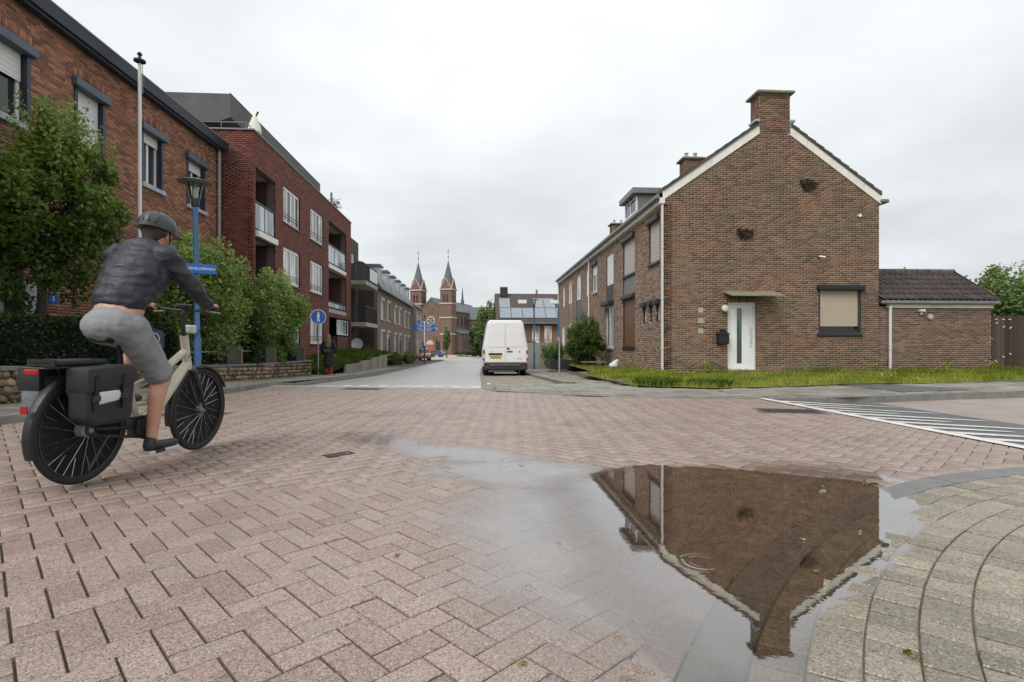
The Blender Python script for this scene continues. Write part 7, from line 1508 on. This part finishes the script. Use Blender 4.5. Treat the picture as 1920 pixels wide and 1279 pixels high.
for s in (1, -1):
    hip = (s * 0.10, 0.250, 1.030); k, a = knee[s], ank[s]
    body += [(hip, 0.095, k, 0.062), (k, 0.06, tuple(np.array(k) * 0.7 + np.array(a) * 0.3 + [0, -0.02, 0]), 0.058), (tuple(np.array(k) * 0.7 + np.array(a) * 0.3 + [0, -0.02, 0]), 0.058, a, 0.036), (a, 0.036, tuple(np.array(a) + [0, 0.02, -0.06]), 0.034)]
    sh, el, wr = (s * 0.19, 0.455, 1.549), (s * 0.30, 0.608, 1.339), (s * 0.285, 0.800, 1.225)
    body += [(sh, 0.058, el, 0.045), (el, 0.044, wr, 0.029)]
    g = np.array([s * 0.275, 0.876, 1.203])                              # palm on the grip, four fingers curled over it, thumb below
    body += [(wr, 0.028, tuple(g + [0, -0.012, 0.022]), 0.024, (1.25, 1, 0.8)), (tuple(g + [-0.028, -0.004, 0.022]), 0.02, tuple(g + [0.03, -0.008, 0.022]), 0.02)]
    for q, ln_f in ((-0.034, 0.9), (-0.012, 1.05), (0.010, 1.0), (0.031, 0.8)):
        b0 = g + [q, -0.005 - q * s * 0.4, 0.024]; b1 = b0 + np.array([0, 0.032, 0.004]) * ln_f; b2 = b1 + np.array([0, 0.014, -0.026]) * ln_f; b3 = b2 + np.array([0, -0.018, -0.016]) * ln_f
        body += [(tuple(b0), 0.0095, tuple(b1), 0.009), (tuple(b1), 0.009, tuple(b2), 0.0085), (tuple(b2), 0.0085, tuple(b3), 0.0075)]
    t0 = g + [-s * 0.045, -0.02, 0.01]; t1 = t0 + [-s * 0.012, 0.022, -0.02]; t2 = t1 + [s * 0.006, 0.022, -0.012]; body += [(tuple(g + [-s * 0.03, -0.02, 0.018]), 0.012, tuple(t0), 0.0115), (tuple(t0), 0.011, tuple(t1), 0.010), (tuple(t1), 0.010, tuple(t2), 0.0085)]
blob('body', body, 0.0068, 'skin', CY, 3)
J = [((0, 0.270, 1.225), 0.146, (0, 0.362, 1.400), 0.162, (1.25, 0.9, 0.9)), ((0, 0.362, 1.400), 0.162, (0, 0.440, 1.554), 0.135, (1.38, 0.85, 1)), ((-0.185, 0.455, 1.554), 0.085, (0.185, 0.455, 1.554), 0.085), ((0, 0.495, 1.605), 0.075, (0, 0.525, 1.638), 0.068)]
for s in (1, -1):
    sh, el, wr = (s * 0.195, 0.455, 1.549), (s * 0.305, 0.603, 1.339), (s * 0.287, 0.783, 1.235)
    J += [(sh, 0.082, el, 0.062), (el, 0.062, wr, 0.042), (tuple((np.array(el) + wr) / 2 + [0, 0, -0.01]), 0.05, wr, 0.043)]
    J += [((s * 0.10, 0.317, 1.259), 0.09, (s * 0.13, 0.430, 1.409), 0.10)]
blob('jacket', J, 0.009, 'jacket', CY, 5, (0.009, (5, 9, 13)))
S_ = [((0, 0.200, 1.030), 0.155, (0, 0.225, 1.060), 0.148, (1.18, 0.95, 0.85))]
for s in (1, -1):
    hip = np.array((s * 0.095, 0.250, 1.020)); k = np.array(knee[s]); S_ += [(tuple(hip), 0.115, tuple(hip * 0.12 + k * 0.88), 0.092 if s > 0 else 0.088)]
blob('shorts', S_, 0.009, 'shorts', CY, 5, (0.007, (8, 10, 9)))
for s in (1, -1):
    a = np.array(ank[s]); f0 = a + [0, -0.02, -0.062]; f1 = a + [s * 0.012, 0.19, -0.075]
    blob('shoe', [(tuple(a + [0, -0.01, -0.03]), 0.043, tuple(f0), 0.043), (tuple(f0), 0.042, tuple(f1), 0.034, (1.05, 1, 0.9)), (tuple(f1), 0.035, tuple(f1 + [0, 0.03, 0]), 0.03)], 0.009, 'shoe', CY, 4)
    MB().box(a[0] - 0.042, a[0] + 0.046, a[1] - 0.065, a[1] + 0.235, a[2] - 0.118, a[2] - 0.098).build('sole', 'reflector', CY, bevel=0.008, seg=2)
hl = MB().lathe([(0.125, 0.0), (0.128, 0.03), (0.122, 0.07), (0.10, 0.112), (0.06, 0.138), (0.01, 0.146)], (0, 0, 0), 28).build('helmet', 'helmet', CY, smooth=True) if 'helmet' in M else None
hl.scale = (0.90, 1.22, 1.0); hl.location = (0, 0.595, 1.764); hl.rotation_euler = (R(-10), 0, 0)
for k in range(5):
    x = -0.08 + k * 0.04; pts = [(x, 0.128 * math.sin(a) * math.sqrt(max(0, 1 - (x / 0.13) ** 2)), 0.148 * math.cos(a) * math.sqrt(max(0, 1 - (x / 0.13) ** 2))) for a in np.linspace(-1.35, 1.2, 12)]
    MB().tube(pts, 0.010, 6).build('helmet_rib', 'charcoal', hl, smooth=True)
MB().box(-0.08, 0.08, 0.10, 0.155, 0.005, 0.02).build('visor', 'charcoal', hl, bevel=0.006)
MB().tube([(0.085, 0.615, 1.764), (0.075, 0.635, 1.689), (0.03, 0.650, 1.638), (-0.03, 0.650, 1.638), (-0.075, 0.635, 1.689), (-0.085, 0.615, 1.764)], 0.006, 6).build('chin_strap', 'black', CY)
blob('hair', [((0, 0.535, 1.713), 0.055, (0, 0.55, 1.764), 0.085, (1.02, 0.75, 1)), ((-0.07, 0.57, 1.746), 0.03, (0.07, 0.57, 1.746), 0.03)], 0.010, 'hair_dark', CY, 2)
for s in (1, -1): MB().lathe([(0.001, 0.015), (0.011, 0.008), (0.012, -0.005), (0.006, -0.012)], (s * 0.032, 0.690, 1.750), 10, 'y').build('eye', 'sign_white', CY, smooth=True)
CY.rotation_euler = (0, R(2.0), hd_)

# ================================================================ walking woman
zp = float(lpz(0, 22.0)); WO = thing('person', (-6.08, 22.0, zp), 'long-haired pedestrian in a long dark coat and red trousers walking away', 'person', None, world=False)
b = [((0, 0.0, 1.52), 0.082, (0, 0.01, 1.55), 0.085, (0.9, 1.05, 1.2)), ((0, 0.085, 1.50), 0.014, (0, 0.095, 1.49), 0.015), ((0, 0.05, 1.45), 0.045, (0, 0.055, 1.44), 0.04), ((0, -0.02, 1.36), 0.045, (0, 0, 1.47), 0.045), ((0, 0, 1.05), 0.11, (0, -0.01, 1.30), 0.115, (1.25, 0.8, 1)), ((0, 0, 0.92), 0.125, (0, 0, 1.05), 0.11, (1.25, 0.85, 1))]
for s, k, a in ((-1, (-0.09, 0.08, 0.47), (-0.08, -0.03, 0.10)), (1, (0.09, 0.03, 0.46), (0.09, -0.02, 0.09))):
    b += [((s * 0.08, 0, 0.88), 0.085, k, 0.055), (k, 0.052, a, 0.035), (a, 0.034, (a[0], a[1] + 0.03, a[2] - 0.04), 0.035), ((a[0], a[1], a[2] - 0.05), 0.034, (a[0] + s * 0.02, a[1] + 0.15, a[2] - 0.055), 0.028)]
    e = (s * 0.26, -0.02 + s * 0.03, 1.08); w_ = (s * 0.25, 0.06 - s * 0.03, 0.86); b += [((s * 0.16, -0.01, 1.33), 0.05, e, 0.04), (e, 0.04, w_, 0.027), (w_, 0.026, (w_[0], w_[1] + 0.01, w_[2] - 0.07), 0.024)]
    for q in (-0.018, -0.006, 0.006, 0.018): b += [((w_[0], w_[1] + q, w_[2] - 0.08), 0.009, (w_[0] - s * 0.012, w_[1] + q, w_[2] - 0.15 + abs(q) * 0.6), 0.007)]
    b += [((w_[0] - s * 0.02, w_[1] + 0.02, w_[2] - 0.05), 0.010, (w_[0] - s * 0.02, w_[1] + 0.045, w_[2] - 0.10), 0.008)]
blob('body', b, 0.009, 'skin', WO, 3)
ct = [((0, -0.01, 1.02), 0.14, (0, -0.01, 1.31), 0.13, (1.3, 0.9, 1)), ((0, 0, 0.55), 0.175, (0, 0, 1.02), 0.14, (1.2, 1.0, 1)), ((0, 0.0, 0.40), 0.17, (0, 0, 0.6), 0.175, (1.2, 1.05, 0.6)), ((-0.15, -0.01, 1.34), 0.075, (0.15, -0.01, 1.34), 0.075), ((0, -0.01, 1.40), 0.06, (0, -0.005, 1.43), 0.055)]
for s in (1, -1): e = (s * 0.27, -0.02 + s * 0.03, 1.08); w_ = (s * 0.255, 0.055 - s * 0.03, 0.87); ct += [((s * 0.165, -0.01, 1.33), 0.075, e, 0.062), (e, 0.062, w_, 0.048)]
blob('coat', ct, 0.013, 'coat', WO, 5, (0.012, (9, 9, 3)))
for s, k, a in ((-1, (-0.09, 0.08, 0.47), (-0.08, -0.03, 0.13)), (1, (0.09, 0.03, 0.46), (0.09, -0.02, 0.12))): blob('trouser_leg', [(k, 0.075, a, 0.062)], 0.013, 'red_cloth', WO, 3); blob('shoe', [((a[0], a[1] - 0.01, 0.045), 0.042, (a[0] + s * 0.02, a[1] + 0.14, 0.04), 0.035)], 0.011, 'red_cloth' if s > 0 else 'shoe', WO, 3)
blob('hair', [((0, -0.015, 1.56), 0.098, (0, -0.04, 1.50), 0.10, (0.95, 1, 1.1)), ((0, -0.05, 1.50), 0.095, (0.02, -0.115, 1.32), 0.09, (1.1, 0.7, 1)), ((0.02, -0.115, 1.32), 0.09, (0.03, -0.15, 1.12), 0.05, (1.2, 0.6, 1)), ((-0.06, -0.10, 1.35), 0.05, (-0.04, -0.15, 1.15), 0.03), ((0.09, -0.09, 1.36), 0.05, (0.10, -0.14, 1.16), 0.03)], 0.012, 'hair', WO, 3)
HBg = thing('shoulder_bag', (-6.08, 22.0, zp), 'dark green bag on the back of the walking pedestrian', 'bag', None, world=False); MB().box(-0.13, 0.12, -0.235, -0.16, 0.90, 1.04).build('bag_body', 'green_post', HBg, bevel=0.025, seg=2); MB().tube([(-0.13, -0.19, 1.02), (-0.17, -0.12, 1.2), (-0.16, -0.05, 1.40)], 0.01, 6).build('strap', 'black', HBg)
